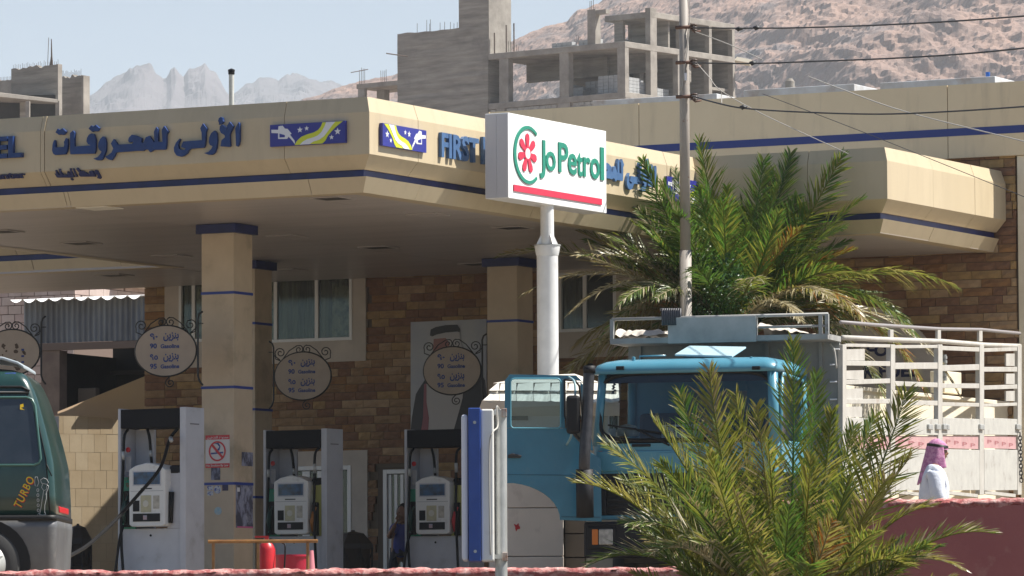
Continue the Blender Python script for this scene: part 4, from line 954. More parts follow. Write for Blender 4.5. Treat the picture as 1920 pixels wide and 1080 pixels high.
# interior
q = T_(); q.box(.08, xr - .08, .18, .5, zb - .3, zb + .03); q.build('dashboard', m_plast, lorry, bevel=.04)
for sx in (.18, 1.25):
    q = T_(); q.box(sx, sx + .55, .75, 1.25, zb - .45, zb - .25); q.box(sx, sx + .55, 1.15, 1.3, zb - .25, zb + .38); q.build('seat', mat('dark seat cloth', (.03, .035, .05), .9), lorry, bevel=.05)
ring_ = [(1.58 + .21 * cos(a), .52 - .08 * sin(a), zb + .03 + .19 * sin(a)) for a in [2 * pi * i / 24 for i in range(26)]]
q = T_(); q.tube(ring_, .015, 6); q.tube([(1.58, .54, zb + .03), (1.58, .4, zb - .1)], .03, 6); q.build('steering_wheel', m_black, lorry, smooth=2)
q = T_(); q.box(.1, xr - .1, .13, .16, zs - .10, zs + .02); q.build('sun_visor', mat('navy visor', (.01, .02, .05), .6), lorry)
c0 = cxz(1240, 822, .13); c1 = cxz(1335, 795, .13)
q = T_(); q.box(c0[0], c1[0], .135, .14, c0[1], c1[1]); q.build('windscreen_card', m_pw, lorry)
cpl = tplane(0, .13); q = MB(); text_mesh(q, '\ufee1\ufef3\ufeae\ufedc\ufedf\ufe8d', cpl, 1246, 801, 1305, 817, .0, 0, bold=.0); q.build('card_writing', m_dark, lorry)
q = T_(); a_, z_ = cxz(1148, 812, .2); q.box(a_ - .04, a_ + .04, .19, .21, z_ - .04, z_ + .05); q.build('paper_cup', m_pw, lorry)
q = T_(); a_, z_ = cxz(1175, 812, .25); q.lathe((a_, .3, z_ - .03), [(.12, 0), (.13, .06), (.09, .11), (.02, .13)], 14); q.build('white_cloth', mat('white cloth', (.5, .5, .48), .9), lorry, smooth=True)
q = T_(); a_, z_ = cxz(1150, 712, .15)
for k in range(9): q.lathe((a_ + rng.uniform(-.015, .015), .17, z_ - .02 - k * .016), [(.006, -.01), (.02, 0), (.006, .01)], 6)
q.build('hanging_ornament', m_iron, lorry)['kind'] = 'stuff'
# wipers
def cp(px, py, y=-.02): a, z = cxz(px, py, y); return Vector((a, y, z))
for A, B, Cc in (((1140, 797), (1240, 812), (1255, 835)), ((1250, 799), (1360, 812), (1375, 833))):
    q = T_(); q.tube([cp(*A), cp(*B)], .011, 6); q.build('wiper', m_black, lorry, smooth=2)
    q = T_(); q.tube([cp((A[0] + B[0]) / 2, (A[1] + B[1]) / 2 - 1, -.035), cp(*Cc, -.045)], .012, 6); q.build('wiper_arm', m_black, lorry, smooth=2)
# front panel details
q = T_(); a0, z0 = cxz(1185, 838); a1, z1 = cxz(1220, 832); q.box(a0, a1, -.012, .002, z0, z1); q.build('grab_handle', m_black, lorry, bevel=.004)
a0, z0 = cxz(1128, 884); a1, z1 = cxz(1448, 836)
q = T_(); q.box(.04, xr - .04, -.022, -.001, z0, z1 - .03); q.build('front_panel', m_cab, lorry, bevel=.012)
a0, z0 = cxz(1234, 876); a1, z1 = cxz(1290, 848); q = T_(); q.box(a0, a1, -.03, -.0225, z0, z1); q.build('service_flap', m_cab, lorry, bevel=.004)
zg0 = cxz(1280, 964)[1]
q = T_(); q.box(-.01, xr + .01, .03, .3, zg0, zlow - .003); q.build('grille_back', m_dark, lorry)
for k in range(7):
    z = zg0 + .03 + (zlow - zg0 - .04) * k / 7; q = T_(); q.box(.16, xr - .16, -.012, .028, z, z + .028); q.build('grille_bar', m_plast, lorry)
for a in (0.0, xr - .17): q = T_(); q.box(a, a + .155, -.02, .028, zg0, zlow - .004); q.build('grille_end', m_plast, lorry, bevel=.02)
zs1 = cxz(1280, 973)[1]
q = T_(); q.box(.0, xr, -.015, .3, zs1, zg0 - .004); q.build('lower_stripe', m_cab, lorry, bevel=.01)
zbm = cxz(1280, 1045)[1]
q = T_(); q.box(-.08, xr + .12, -.12, .25, zbm, zs1 - .02); q.build('bumper', m_plast, lorry, bevel=.03)
for px, fl_ in ((1134, 0), (1420, 1)):
    a, z = cxz(px, 1008); q = T_(); q.box(a - .16, a + .17, -.145, -.11, z - .13, z + .12); hl = q.build('headlight_housing', m_black, lorry, bevel=.02)
    q = T_(); q.box(a - .02, a + .14, -.16, -.146, z - .08, z + .09); g = q.build('headlight', mat('headlamp glass', (.5, .5, .48), .15, col2=(.3, .3, .3), nscale=20, metal=.4), lorry, bevel=.01); g.parent = hl
    q = T_(); q.box(a - .10, a - .03, -.158, -.146, z - .08, z + .09); g = q.build('indicator', mat('amber lens', (.55, .16, .02), .3), lorry, bevel=.006); g.parent = hl
a, z = cxz(1128, 851); q = T_(); q.box(a - .03, a + .01, -.01, .0, z - .03, z + .03); q.build('side_indicator', mat('amber lens', (.55, .16, .02), .3), lorry)
q = T_(); q.box(.25, 1.9, .35, 6.5, .55, .85); q.build('chassis', m_dark, lorry)
for (wx_, wy) in ((.0, 1.15), (xr - .28, 1.15), (.05, 5.4), (xr - .33, 5.4)):
    q = T_(); q.lathe((wx_, wy, .50), [(.3, 0), (.47, .01), (.5, .05), (.5, .23), (.47, .27), (.3, .28)], 28, ax='x'); w = q.build('wheel', m_black, lorry, smooth=2)
    q = T_(); q.lathe((wx_, wy, .50), [(.27, -.012), (.12, .0), (.1, -.06), (.02, -.07)], 20, ax='x'); r_ = q.build('rim', m_galv, lorry, smooth=2); r_.parent = w
# roof: hatch, lamps
hp = [cp(1265, 669, .35), cp(1373, 672, .35), cp(1399, 655, .8), cp(1292, 653, .8)]
q = T_(); q.prism([p + Vector((0, 0, .03)) for p in hp], [p + Vector((0, 0, .008)) for p in hp]); q.build('roof_hatch', mat('pale blue hatch', (.45, .62, .68), .4, col2=(.38, .54, .6), nscale=6), lorry, bevel=.006)
q = T_(); q.box(hp[0].x + .08, hp[1].x - .1, .42, .75, zt - .02, hp[0].z + .0); q.build('hatch_frame', m_cabd, lorry)
for px in (1187, 1408):
    a, z = cxz(px, 678, .2); q = T_(); q.lathe((a, .22, z - .02), [(.07, 0), (.065, .015), (.02, .022), (.02, .07), (.006, .075)], 14); q.build('roof_lamp', m_cab, lorry, smooth=True)
for px in (1163, 1418):
    a, z = cxz(px, 690, .02); q = T_(); q.box(a - .045, a + .045, .0, .03, z - .02, z + .02); q.build('marker_lamp', m_black, lorry, bevel=.005)
q = T_(); q.tube([(a_ + .2, .5, zt - .03), (a_ + .2, .5, zt + .04), (a_ + .5, .5, zt + .04)], .01, 6); q.build('roof_rail', m_cab, lorry, smooth=2)
# right door panel, side window
sp_ = tplane(xr + .02, 0, True)
q = T_(); q.box(xr + .0195, xr + .036, .16, 1.16, zlow + .05, zb - .01); q.build('side_door', m_cab, lorry, bevel=.008)
dfr = [(.17, zb), (1.14, zb), (1.14, zs - .06), (.30, zs - .02)]
q = T_(); q.tube([(xr + .01, y, z) for y, z in dfr] + [(xr + .01, .17, zb)], .026, 6); q.build('door_frame', m_cab, lorry, smooth=2)
q = T_(); q.add([(xr + .002, y, z) for y, z in dfr], [(0, 1, 2, 3)]); q.build('side_glass', m_glassd, lorry)
# open left door
dp = Plane((at(1092, 800, 56.0).x, 56.0), radians(4))
def dpoly(pts, f, b, nm, m, **k): q = MB(); q.ppoly(dp, pts, f, b); return q.build(nm, m, lorry, **k)
arc_ = [(946 + (1050 - 946) * sin(t * pi / 2 / 10) + 0, 905 + (975 - 905) * (1 - cos(t * pi / 2 / 10))) for t in range(11)]
door = dpoly([(947, 803)] + [(949, 906)] + arc_[1:] + [(1128, 978), (1126, 860), (1090, 838), (1060, 803)], .02, .02, 'open_door', m_cabd, bevel=.004)
def rrp(x0, y0, x1, y1, r, n=4):
    o = []
    for cx, cy, a0 in ((x0 + r, y0 + r, pi), (x1 - r, y0 + r, 1.5 * pi), (x1 - r, y1 - r, 0), (x0 + r, y1 - r, .5 * pi)):
        o += [(cx + r * cos(a0 + i / n * pi / 2), cy + r * sin(a0 + i / n * pi / 2)) for i in range(n + 1)]
    return o
q = MB()
outer = rrp(951, 703, 1094, 803, 10); 
# window surround bars
q.ppoly(dp, [(948, 712), (955, 702), (1080, 704), (1092, 716), (1088, 714), (1050, 711), (958, 711)], .02, .02); q.build('door_frame', m_cabd, lorry)
for P_ in ([(946.5, 712), (957.5, 711), (958, 802.5), (946.5, 802.5)], [(1050, 711), (1057, 712), (1059, 802.5), (1051, 802.5)], [(1088, 716), (1096, 726), (1112, 845), (1092, 838)], [(1058, 803), (1062, 803), (1092, 836), (1090, 838), (1078, 824)]):
    dpoly(P_, .02, .02, 'door_frame', m_cabd)
dpoly(rrp(957, 710, 1051, 803, 7), .004, -.002, 'door_glass', m_glassc)
q = MB(); P_ = [dp.P(x, y, .024) for x, y in rrp(957, 710, 1051, 803, 7)]; q.tube(P_ + P_[:2], .009, 6); q.build('window_seal', mat('light blue edge', (.10, .33, .43), .4), lorry, smooth=2)
q = MB(); P_ = [dp.P(x, y, .024) for x, y in [(1058, 712), (1078, 714), (1086, 724), (1094, 790), (1096, 826), (1086, 822), (1066, 800), (1059, 780)]]; q.tube(P_ + P_[:2], .014, 6); q.build('quarter_seal', m_black, lorry, smooth=2)
dpoly([(952, 853), (960, 850), (978, 854), (976, 859), (952, 859)], .05, -.021, 'door_handle', m_dark, bevel=.008)
dpoly([(949, 889), (1124, 891), (1124, 892.5), (949, 890.5)], .026, -.0205, 'door_trim', mat('dark blue seam', (.015, .10, .16), .5))
dpoly([(1052, 968), (1126, 969), (1126, 971), (1053, 970)], .026, -.0205, 'door_trim', mat('dark blue seam', (.015, .10, .16), .5))
# mirror
mc = dp.P(1069, 780, .35); q = MB(); q.box(-.07, .08, -.05, .06, -.21, .21, R=Matrix.Translation(mc)); q.build('mirror', m_black, lorry, bevel=.035)
tubeobj([dp.P(1062, 834, .03), dp.P(1069, 815, .2), dp.P(1074, 760, .25), dp.P(1075, 720, .18), dp.P(1066, 707, .05)], .013, 'mirror_arm', mat('pale blue tube', (.25, .40, .44), .4), lorry)
# snorkel
tubeobj([at(1105, 690, 55.7), at(1104, 700, 55.7), at(1101, 780, 55.65), at(1096, 860, 55.6), at(1096, 905, 55.7)], .062, 'air_intake', mat('dusty black plastic', (.02, .02, .024), .45, col2=(.045, .045, .05), nscale=12), lorry, n=14)
q = MB(); q.tube([at(1105, 700, 55.7), at(1105, 686, 55.7)], .068, 14); q.build('intake_cap', m_plast, lorry, smooth=2)
q = MB(); q.tube([at(1096, 880, 55.65), at(1097, 970, 55.7)], .095, 12); q.build('air_filter', m_plast, lorry, smooth=2)
# ------------------------------------------------ cargo bed
YB = DC + .28
HB = tplane(0, YB)
def hxz(px, py): p = tl(HB.P(px, py)); return p.x, p.z
hx0, hzt = hxz(1170, 604); hx1 = hxz(1575, 604)[0]
hz1 = hxz(1370, 642)[1]
q = T_(); q.box(hx0 + .05, hx1 - .01, YB, YB + .04, .95, hz1 - .02); q.build('headboard', m_gald, lorry)
for px in (1200, 1290, 1440, 1540):
    a = hxz(px, 700)[0]; q = T_(); q.box(a - .02, a + .02, YB - .03, YB - .001, .95, hz1 - .021); q.build('headboard_rib', m_gald, lorry)
m_rk = mat('grey rack paint', (.36, .36, .345), .6, col2=(.27, .27, .26), nscale=5)
# rack above cab: floor frame, rails and a big panel
yr0, yr1 = YB - .55, YB + .04
q = T_(); q.box(hx0, hx1, yr0, yr1, hz1 - .02, hz1 + .04); q.build('rack_floor', m_rk, lorry)
q = T_(); q.tube([(hx0 + .02, yr0 + .02, hzt), (hx1, yr0 + .02, hzt)], .018, 8); q.build('rack_rail', m_rk, lorry, smooth=2)
zmid = (hzt + hz1) / 2
for a, b in ((1440, 1562),): q = T_(); q.tube([(hxz(a, 0)[0], yr0 + .02, zmid), (hxz(b, 0)[0], yr0 + .02, zmid)], .014, 8); q.build('rack_rail', m_rk, lorry, smooth=2)
for px in (1173, 1440, 1561, 1573): a = hxz(px, 600)[0]; q = T_(); q.box(a - .02, a + .02, yr0, yr0 + .04, hz1 + .04, hzt); q.build('rack_post', m_rk, lorry)
for z in (zmid, (zmid + hz1) / 2 + .02): q = T_(); q.box(hxz(1561, 0)[0] + .02, hxz(1573, 0)[0] - .02, yr0, yr0 + .03, z - .015, z + .015); q.build('rack_rung', m_rk, lorry)
a, b = hxz(1278, 600)[0], hxz(1442, 600)[0]
q = T_(); q.box(a, b, yr0 - .01, yr0 + .0, hz1 - .03, hzt + .0); q.build('rack_panel', mat('scuffed grey panel', (.42, .42, .41), .5, col2=(.30, .31, .30), nscale=3, dirt=(.20, .20, .20), dscale=2.2, dlo=.62, dhi=.72), lorry, bevel=.003)
a, b = hxz(1176, 600)[0], hxz(1278, 600)[0]
tp0 = thing('tarpaulin', 'crumpled dirty white tarpaulin folded on the lorry roof rack', 'tarpaulin', TM @ Vector((a, yr0 + .3, hz1 + .04)))
q = T_()
q.grid(lambda u, v: Vector((a - .02 + (b - a + .25) * u, yr0 + .04 + .45 * v, hz1 + .045 + (.05 + .10 * sin(pi * v)) * (.6 + .4 * noise.noise(Vector((u * 5, v * 3, 2)))) + .035 * noise.noise(Vector((u * 14, v * 5, 0))))), 40, 14)
q.build('cloth', mat('dirty white tarpaulin', (.66, .60, .52), .8, col2=(.5, .44, .38), nscale=7), tp0, smooth=2)
a, b = hxz(1442, 600)[0], hxz(1545, 600)[0]
q = T_(); q.grid(lambda u, v: Vector((a + (b - a) * u, yr0 + .05 + .4 * v, hz1 + .045 + .14 * (1 - u) * sin(pi * min(1, v + .2)) + .03 * noise.noise(Vector((u * 9, v * 4, 5))))), 30, 12)
o = q.build('tarpaulin', mat('dirty white tarpaulin', (.66, .60, .52), .8, col2=(.5, .44, .38), nscale=7), smooth=2); tag(o, 'smaller white cloth heap at the right end of the lorry roof rack', 'tarpaulin')
rb = thing('ribbed_duct', 'dark ribbed box lying on the lorry rack beside the pole foot', 'duct', at(1256, 600, 57.4))
bx_ = at(1239, 603, 57.4); bX = at(1276, 603, 57.4).x; zT = at(1256, 580, 57.4).z
for k in range(9):
    x = bx_.x + (bX - bx_.x) * k / 9; q = MB(); q.tube([(x + .012, 57.1, bx_.z - .06), (x + .012, 57.1, zT - .02), (x + .004 - .0, 57.45, zT)], .016, 6); q.build('rib', mat('charcoal plastic', (.05, .05, .06), .5), rb, smooth=2)
# side: posts, planks, gates read on the side plane, which starts at the headboard's right end
sA = TM @ Vector((hx1, YB, 0)); SPl = Plane((sA.x, sA.y), pi / 2 - BE)
def spb(px0, py0, px1, py1, f, b, nm, m, **k):
    """bar between two pixel-x positions; py at each end given as (y0,y1) pairs"""
    q = MB(); (a0, a1), (b0, b1) = py0, py1
    P_ = [(px0, a1), (px1, b1), (px1, b0), (px0, a0)]
    q.ppoly(SPl, P_, f, b); return q.build(nm, m, lorry, **k)
q = MB(); q.tube([SPl.P(x, y) for x, y in ((1576, 604), (1640, 609), (1700, 613), (1765, 617), (1840, 618), (1912, 625))], .021, 8); q.build('top_rail', mat('grey lilac rail', (.27, .25, .25), .5), lorry, smooth=2)
q = MB(); q.tube([SPl.P(x, y) for x, y in ((1580, 633), (1670, 637), (1765, 640), (1850, 647), (1912, 649))], .030, 8); q.build('upper_rail', m_gal, lorry, smooth=2)
PX = [1579, 1670, 1759, 1837, 1908]
for x, w in zip(PX, (7, 8, 8, 8, 7)):
    spb(x - w / 2, (646, 928), x + w / 2, (646, 928), .03, .03, 'stake_post', m_gal, bevel=.006)
for x in PX[1:4]: spb(x - 3, (618, 640), x + 3, (618, 640), .015, .015, 'rail_stub', m_gal)
rows = [[(645, 651), (647, 653), (650, 658), (652, 659)], [(677, 686), (680, 692), (684, 695), (688, 697)], [(711, 720), (716, 725), (719, 728), (722, 730)], [(748, 757), (751, 760), (755, 762), (756, 762)]]
for r in rows:
    for k in range(4):
        a0, a1 = PX[k] + 4, PX[k + 1] - 4; y0, y1 = r[k]; dy = rng.uniform(-1.5, 1.5)
        spb(a0, (y0 - dy, y1 - dy), a1, (y0 + dy, y1 + dy), .02 + k * .001, .0, 'side_plank', m_gal, bevel=.004)
for y0, y1 in ((655, 676), (695, 711), (729, 748), (763, 782)):
    spb(1583, (y0, y1), 1621 - (y0 - 655) / 20, (y0 - 1, y1), .004, .016, 'side_sheet', m_gal)
for y0, y1 in ((663, 686), (700, 720), (733, 752)): spb(1886, (y0, y1), 1902, (y0, y1), .004, .016, 'side_sheet', m_gal)
for k in range(4):
    a0, a1 = PX[k] + 4.5, PX[k + 1] - 4.5
    spb(a0, (784, 815), a1, (786, 816), .03, .0, 'gate_board', m_gald if False else mat('pale grey gate', (.50, .49, .45), .6, col2=(.42, .41, .38), nscale=5, dirt=(.3, .26, .22), dscale=5, dlo=.6, dhi=.75), lorry and None or None) if False else None
m_gate = mat('pale grey gate', (.50, .49, .45), .6, col2=(.42, .41, .38), nscale=5, dirt=(.3, .26, .22), dscale=5, dlo=.6, dhi=.75)
m_pink = mat('faded pink stripe', (.55, .33, .33), .6, col2=(.45, .27, .27), nscale=5)
for k in range(4):
    a0, a1 = PX[k] + 4.5, PX[k + 1] - 4.5
    spb(a0, (783, 815), a1, (786, 816), .03, .0, 'upper_gate', m_gate, bevel=.004)
    spb(a0, (817, 840), a1, (818, 842), .012, .01, 'pink_stripe', m_pink)
    spb(a0, (842, 920), a1, (844, 919), .03, .0, 'lower_gate', m_gate, bevel=.004)
    q = MB(); q.pbox(SPl, a0 + 2, 929, a1 - 2, 923, .02, .05); q.build('bed_edge', m_gal, lorry)
    q = MB(); text_mesh(q, 'P P P P', SPl, a0 + 8, 828, a1 - 6, 835, .014, 0, bold=.01); q.build('stencil_marks', mat('faded red stencil', (.35, .12, .13), .6), lorry)
for x in (1765, 1834, 1737, 1752, 1768, 1903):
    q = MB(); q.pbox(SPl, x - 4, 796, x + 4, 806, .06, -.031); q.build('latch', m_galv, lorry, bevel=.008)
q = MB(); q.box(hx0, hx1, YB, YB + 6.6, 1.28, 1.36); q.M = None
q2 = T_(); q2.box(hx0 + .05, hx1 - .03, YB + .05, YB + 6.4, 1.24, 1.33); q2.build('bed_floor', m_gald, lorry)
lk = SPl.uv(1912, 640)[0]
for k in range(3):
    q = T_(); q.box(hx0 + .02, hx0 + .06, YB + .05, YB + lk, 1.5 + k * .45, 1.62 + k * .45); q.build('side_plank', m_gal, lorry)
# chain
ch0 = SPl.P(1904, 815, .06); ch1 = SPl.P(1908, 900, .05)
for k in range(14):
    p_ = ch0.lerp(ch1, k / 13.0); q = MB(); a = 0 if k % 2 else pi / 2
    ringp = [p_ + Vector((.02 * cos(w) * cos(a), .02 * cos(w) * sin(a), .034 * sin(w))) for w in [2 * pi * i / 10 for i in range(12)]]
    q.tube(ringp, .007, 5); q.build('chain_link', m_iron, lorry, smooth=2)
for px, py in ((1569, 655), (1564, 684), (1564, 716), (1564, 749), (1564, 802)):
    a, z = hxz(px, py); q = T_(); q.tube([(a - .04, YB - .03, z), (a + .04, YB - .03, z)], .01, 6); q.build('step_rung', m_pw, lorry)
tubeobj([TM @ Vector((hx1 - .1, YB - .06, hz1 - .05)), TM @ Vector((hx1 - .05, YB - .08, hz1 - .12)), TM @ Vector((hx1 - .03, YB - .06, hz1 - .32))], .012, 'cable_loop', m_gal, lorry)

# ================================================================ kiosk behind the open door
kk = thing('kiosk', 'small beige kiosk with a two tier white roof behind the open lorry door', 'kiosk', at(1050, 1100, 58.2))
kp = Plane((at(900, 900, 57.98).x, 57.98), 0)
m_kb = mat('beige kiosk panel', (.80, .71, .61), .7, col2=(.72, .64, .55), nscale=2, dirt=(.55, .47, .40), dscale=3, dlo=.6, dhi=.8)
m_kr = mat('white kiosk roof', (.80, .77, .70), .5, col2=(.7, .66, .58), nscale=4)
ku = lambda px: kp.uv(px, 900)[0]
kz = lambda py: kp.uv(1040, py)[1]
z_prev = kz(776)
for py in (836, 893, 952, 983 + 60, 1120):
    z2 = max(GZ, kz(py)); q = MB(); q.ubox(kp, ku(917), ku(1056), z2 + .004, z_prev - .004, 0, 1.4); q.build('wall_panel', m_kb, kk, bevel=.006); z_prev = z2
    if z2 <= GZ: break
z_prev = kz(790)
for py in (872, 908, 955, 1000, 1045, 1120):
    z2 = max(GZ, kz(py)); q = MB(); q.ubox(kp, ku(1059), ku(1097), z2 + .006, z_prev - .006, -.25, 1.4); q.build('side_block', mat('grey brown block', (.26, .22, .18), .8), kk, bevel=.006); z_prev = z2
    if z2 <= GZ: break
q = MB(); q.ubox(kp, ku(1099), ku(1162), GZ, kz(775), -.15, 1.4); q.build('wall', mat('cream kiosk wall', (.60, .55, .45), .7), kk)
q = MB(); q.ubox(kp, ku(1141), ku(1161), kz(815), kz(748), -.14, .2); w_ = q.build('window', m_alu, kk)
for a, b in ((1144, 1151), (1153, 1159)): q = MB(); q.ubox(kp, ku(a), ku(b), kz(810), kz(755), -.13, .14); g = q.build('pane', mat('dark pane', (.06, .07, .07), .1), kk); g.parent = w_
q = MB(); q.pbox(kp, 925, 780, 990, 788, .02, -.001); q.build('door_lintel', mat('brown timber', (.14, .09, .05), .8), kk)
def tier(pts_front, pts_back, nm):
    q = MB(); n = len(pts_front)
    q.add(pts_front + pts_back, [(i, i + 1, n + i + 1, n + i) for i in range(n - 1)]); q.build(nm, m_kr, kk)
def kpt(px, py, off): return kp.pt(ku(px), kp.uv(px, py)[1], off)
ncol = 8
for k in range(ncol):
    a = 905 + (1162 - 905) * k / ncol; b = 905 + (1162 - 905) * (k + 1) / ncol
    lo = [kpt(a + .4, 753, .2), kpt(a + (b - a) * .3, 755, .2), kpt((a + b) / 2, 756.5, .2), kpt(a + (b - a) * .7, 755, .2), kpt(b - .4, 753, .2)]
    hi = [kpt(max(925, a) + .3, 733, -.1)] + [kpt(x, 733, -.1) for x in (a + (b - a) * .3 + 4, (a + b) / 2 + 2, a + (b - a) * .7 + 1)] + [kpt(b - .3, 733, -.1)]
    tier(lo, hi, 'eave_panel')
    lo = [kpt(max(917, a) + .3, 732, -.02), kpt(b - .3, 732, -.02)]; hi = [kpt(max(930, a) + 3, 716, -.3), kpt(b - .3, 714, -.3)]
    tier(lo, hi, 'roof_panel')
q = MB(); bse = [kpt(925, 716, -.28), kpt(1125, 714, -.28), kpt(1125, 714, -1.4), kpt(925, 716, -1.4)]
q.add(bse + [kpt(1010, 697, -.8), kpt(1080, 694, -.8)], [(0, 1, 5, 4), (1, 2, 5), (2, 3, 4, 5), (3, 0, 4), (0, 3, 2, 1)]); q.build('roof_cap', m_kr, kk)
for (a, b, c, d) in (((900, 768), (925, 735), (905, 752), (917, 776)),):
    q = MB(); q.add([kpt(905, 752, .2), kpt(899, 768, .15), kpt(917, 780, .02), kpt(1162, 780, .02), kpt(1162, 757, .25)], [(0, 1, 2, 3, 4)]); q.build('soffit', m_kb, kk)
q = MB(); q.ubox(kp, ku(918), ku(1161), kz(778), kz(735), -.12, 1.4); q.build('inner_wall', m_kb, kk)
q = MB(); u, z = kp.uv(970, 988); upoly(q, kp, [(u + r * cos(a), z + r * 1.2 * sin(a)) for a, r in zip([k * pi / 5 for k in range(10)], (.03, .022, .04, .02, .05, .025, .03, .045, .02, .035))], .006, -.003); q.build('red_mark', m_red, kk)

# ================================================================ petrol brand sign on its white column
sg = thing('pylon_sign', 'big white sign with green and red lettering on a white steel column', 'sign', at(1026, 1150, 59.85), pi / 2 - AL)
A = at(953, 290, 58.75); pl = Plane((A.x, A.y), pi / 2 - AL)
ue = pl.uv(1137, 320)[0]; sz0 = pl.uv(953, 371)[1]; sz1 = pl.uv(953, 211)[1]
m_sgw = mat('white sign face', (.83, .83, .82), .35); m_sgs = mat('shaded sign side', (.55, .56, .60), .5)  # side is greyer and bluer than the face: its shade as colour
q = MB(); q.ubox(pl, 0, ue, sz0, sz1, 0, .30); q.build('box', m_sgw, sg, bevel=.006)
q = MB(); q.ubox(pl, -.004, -.001, sz0 + .01, sz1 - .01, -.003, .15); q.ubox(pl, -.005, -.001, sz0 + .01, sz1 - .01, -.153, .298); o = q.build('side_sheet', m_sgs, sg); o['kind'] = 'stuff'
m_jg = mat('sign green', (.02, .25, .17), .4); m_jr = mat('sign crimson', (.62, .035, .08), .4)
def sgpoly(pts, nm, m, off=.014): q = MB(); q.prism([pl.pt(u, z, off) for u, z in pts], [pl.pt(u, z, .0005) for u, z in pts]); return q.build(nm, m, sg)
cu, cz = pl.uv(988, 288); R_ = (pl.uv(983, 235)[1] - pl.uv(983, 344)[1]) / 2; Ru = (pl.uv(1006, 300)[0] - pl.uv(962, 290)[0]) / 1.62
oc, cz2 = pl.uv(962, 290)[0] + Ru, (pl.uv(983, 235)[1] + pl.uv(983, 344)[1]) / 2
a0, a1 = radians(52), radians(308)
N_ = 40
out = [(oc + Ru * cos(a0 + (a1 - a0) * i / N_), cz2 + R_ * sin(a0 + (a1 - a0) * i / N_)) for i in range(N_ + 1)]
th = lambda i: 1 - .155 * (.35 + .65 * abs(sin((a0 + (a1 - a0) * i / N_) * .5 + 0)) ** .3) * (1 if 2 < i < N_ - 2 else .9)
inn = [(oc + Ru * (1 - .14) * cos(a0 + (a1 - a0) * i / N_) + .01, cz2 + R_ * (1 - .115) * sin(a0 + (a1 - a0) * i / N_)) for i in range(N_ + 1)]
q = MB(); n = N_ + 1
q.add([pl.pt(u, z, .014) for u, z in out + inn] + [pl.pt(u, z, .0005) for u, z in out + inn], [(i, i + 1, n + i + 1, n + i) for i in range(N_)] + [(i, i + 1, 2 * n + i + 1, 2 * n + i) for i in range(N_)] + [(n + i, n + i + 1, 3 * n + i + 1, 3 * n + i) for i in range(N_)] + [(0, n, 3 * n, 2 * n), (n - 1, 2 * n - 1, 4 * n - 1, 3 * n - 1)])
q.build('emblem_arc', m_jg, sg)
pr = abs(pl.uv(988, 250)[1] - cz); hr = (pl.uv(1000, 288)[0] - pl.uv(976, 288)[0]) / 2
for k in range(7):
    a = pi / 2 + 2 * pi * k / 7; r0, r1 = pr * .30, pr * 1.0; w0, w1 = pr * .11, pr * .20; ca, sa = cos(a), sin(a)
    prof = [(r0, -w0), (r1 * .75, -w1), (r1 * .92, -w1 * .8), (r1, 0), (r1 * .92, w1 * .8), (r1 * .75, w1), (r0, w0)]
    sgpoly([(cu + (r * ca - w * sa) * 1.0, cz + r * sa + w * ca) for r, w in prof], 'petal', m_jr, .012)
q = MB()
ring_o = disc(pl, cu, cz, pr * .36, 24); ring_i = disc(pl, cu, cz, pr * .25, 24)
q.add([pl.pt(u, z, .0135) for u, z in ring_o + ring_i], [(i, (i + 1) % 24, 24 + (i + 1) % 24, 24 + i) for i in range(24)]); q.build('flower_ring', m_jr, sg)
sgpoly(disc(pl, cu, cz, pr * .26, 20), 'flower_centre', m_sgw, .014)
for ch_, x0, y0, x1, y1 in (('J', 1011, 262.5, 1021, 335), ('o', 1022, 284, 1040.5, 321), ('P', 1046, 268, 1064, 324), ('e', 1064, 288, 1080, 328), ('t', 1080.5, 287, 1091, 331), ('r', 1092.5, 295, 1105.5, 332), ('o', 1105.5, 297, 1123, 336), ('l', 1124.5, 276.5, 1131, 338)):
    q = MB(); text_mesh(q, ch_, pl, x0, y0, x1, y1, .014, .0005, bold=.015); q.build('letter', m_jg, sg)
ub0, zb0 = pl.uv(962, 346); ub1, zb1 = pl.uv(1127, 379); zbb = pl.uv(962, 358)[1]
sgpoly([(ub0, zbb), (ub1, zbb), (ub1, zb0 - .0), (ub0, zb0)], 'red_bar', m_jr)
cx_ = at(1027, 600, 59.85).x; Yc = 59.85; L_ = lambda py: at(1027, py, Yc).z
q = MB(); q.lathe((cx_, Yc, GZ), [(.128, 0), (.125, L_(478) - GZ), (.127, L_(475) - GZ)], 28); q.build('lower_post', m_white, sg, smooth=True)
q = MB(); q.lathe((cx_, Yc, L_(480)), [(.127, 0), (.135, .02), (.150, L_(463) - L_(480)), (.150, L_(461) - L_(480))], 28); q.build('collar', m_white, sg, smooth=True)
q = MB(); q.lathe((cx_, Yc, L_(461)), [(.158, 0), (.158, .012), (.07, .013)], 28); q.build('flange', m_galv, sg, smooth=True)
q = MB(); q.lathe((cx_, Yc, L_(461) + .012), [(.080, 0), (.078, L_(380) - L_(461))], 24); q.build('upper_post', m_white, sg, smooth=True)
for a in range(4):
    w = a * pi / 2 + .5; q = MB(); d = Vector((cos(w), sin(w), 0)); c = Vector((cx_, Yc, L_(461) + .013))
    q.prism([c + d * .079, c + d * .145, c + d * .079 + Vector((0, 0, .12))], [c + d * .079 + d.cross(Vector((0, 0, 1))) * .008, c + d * .145 + d.cross(Vector((0, 0, 1))) * .008, c + d * .079 + Vector((0, 0, .12)) + d.cross(Vector((0, 0, 1))) * .008]); q.build('gusset', m_white, sg)

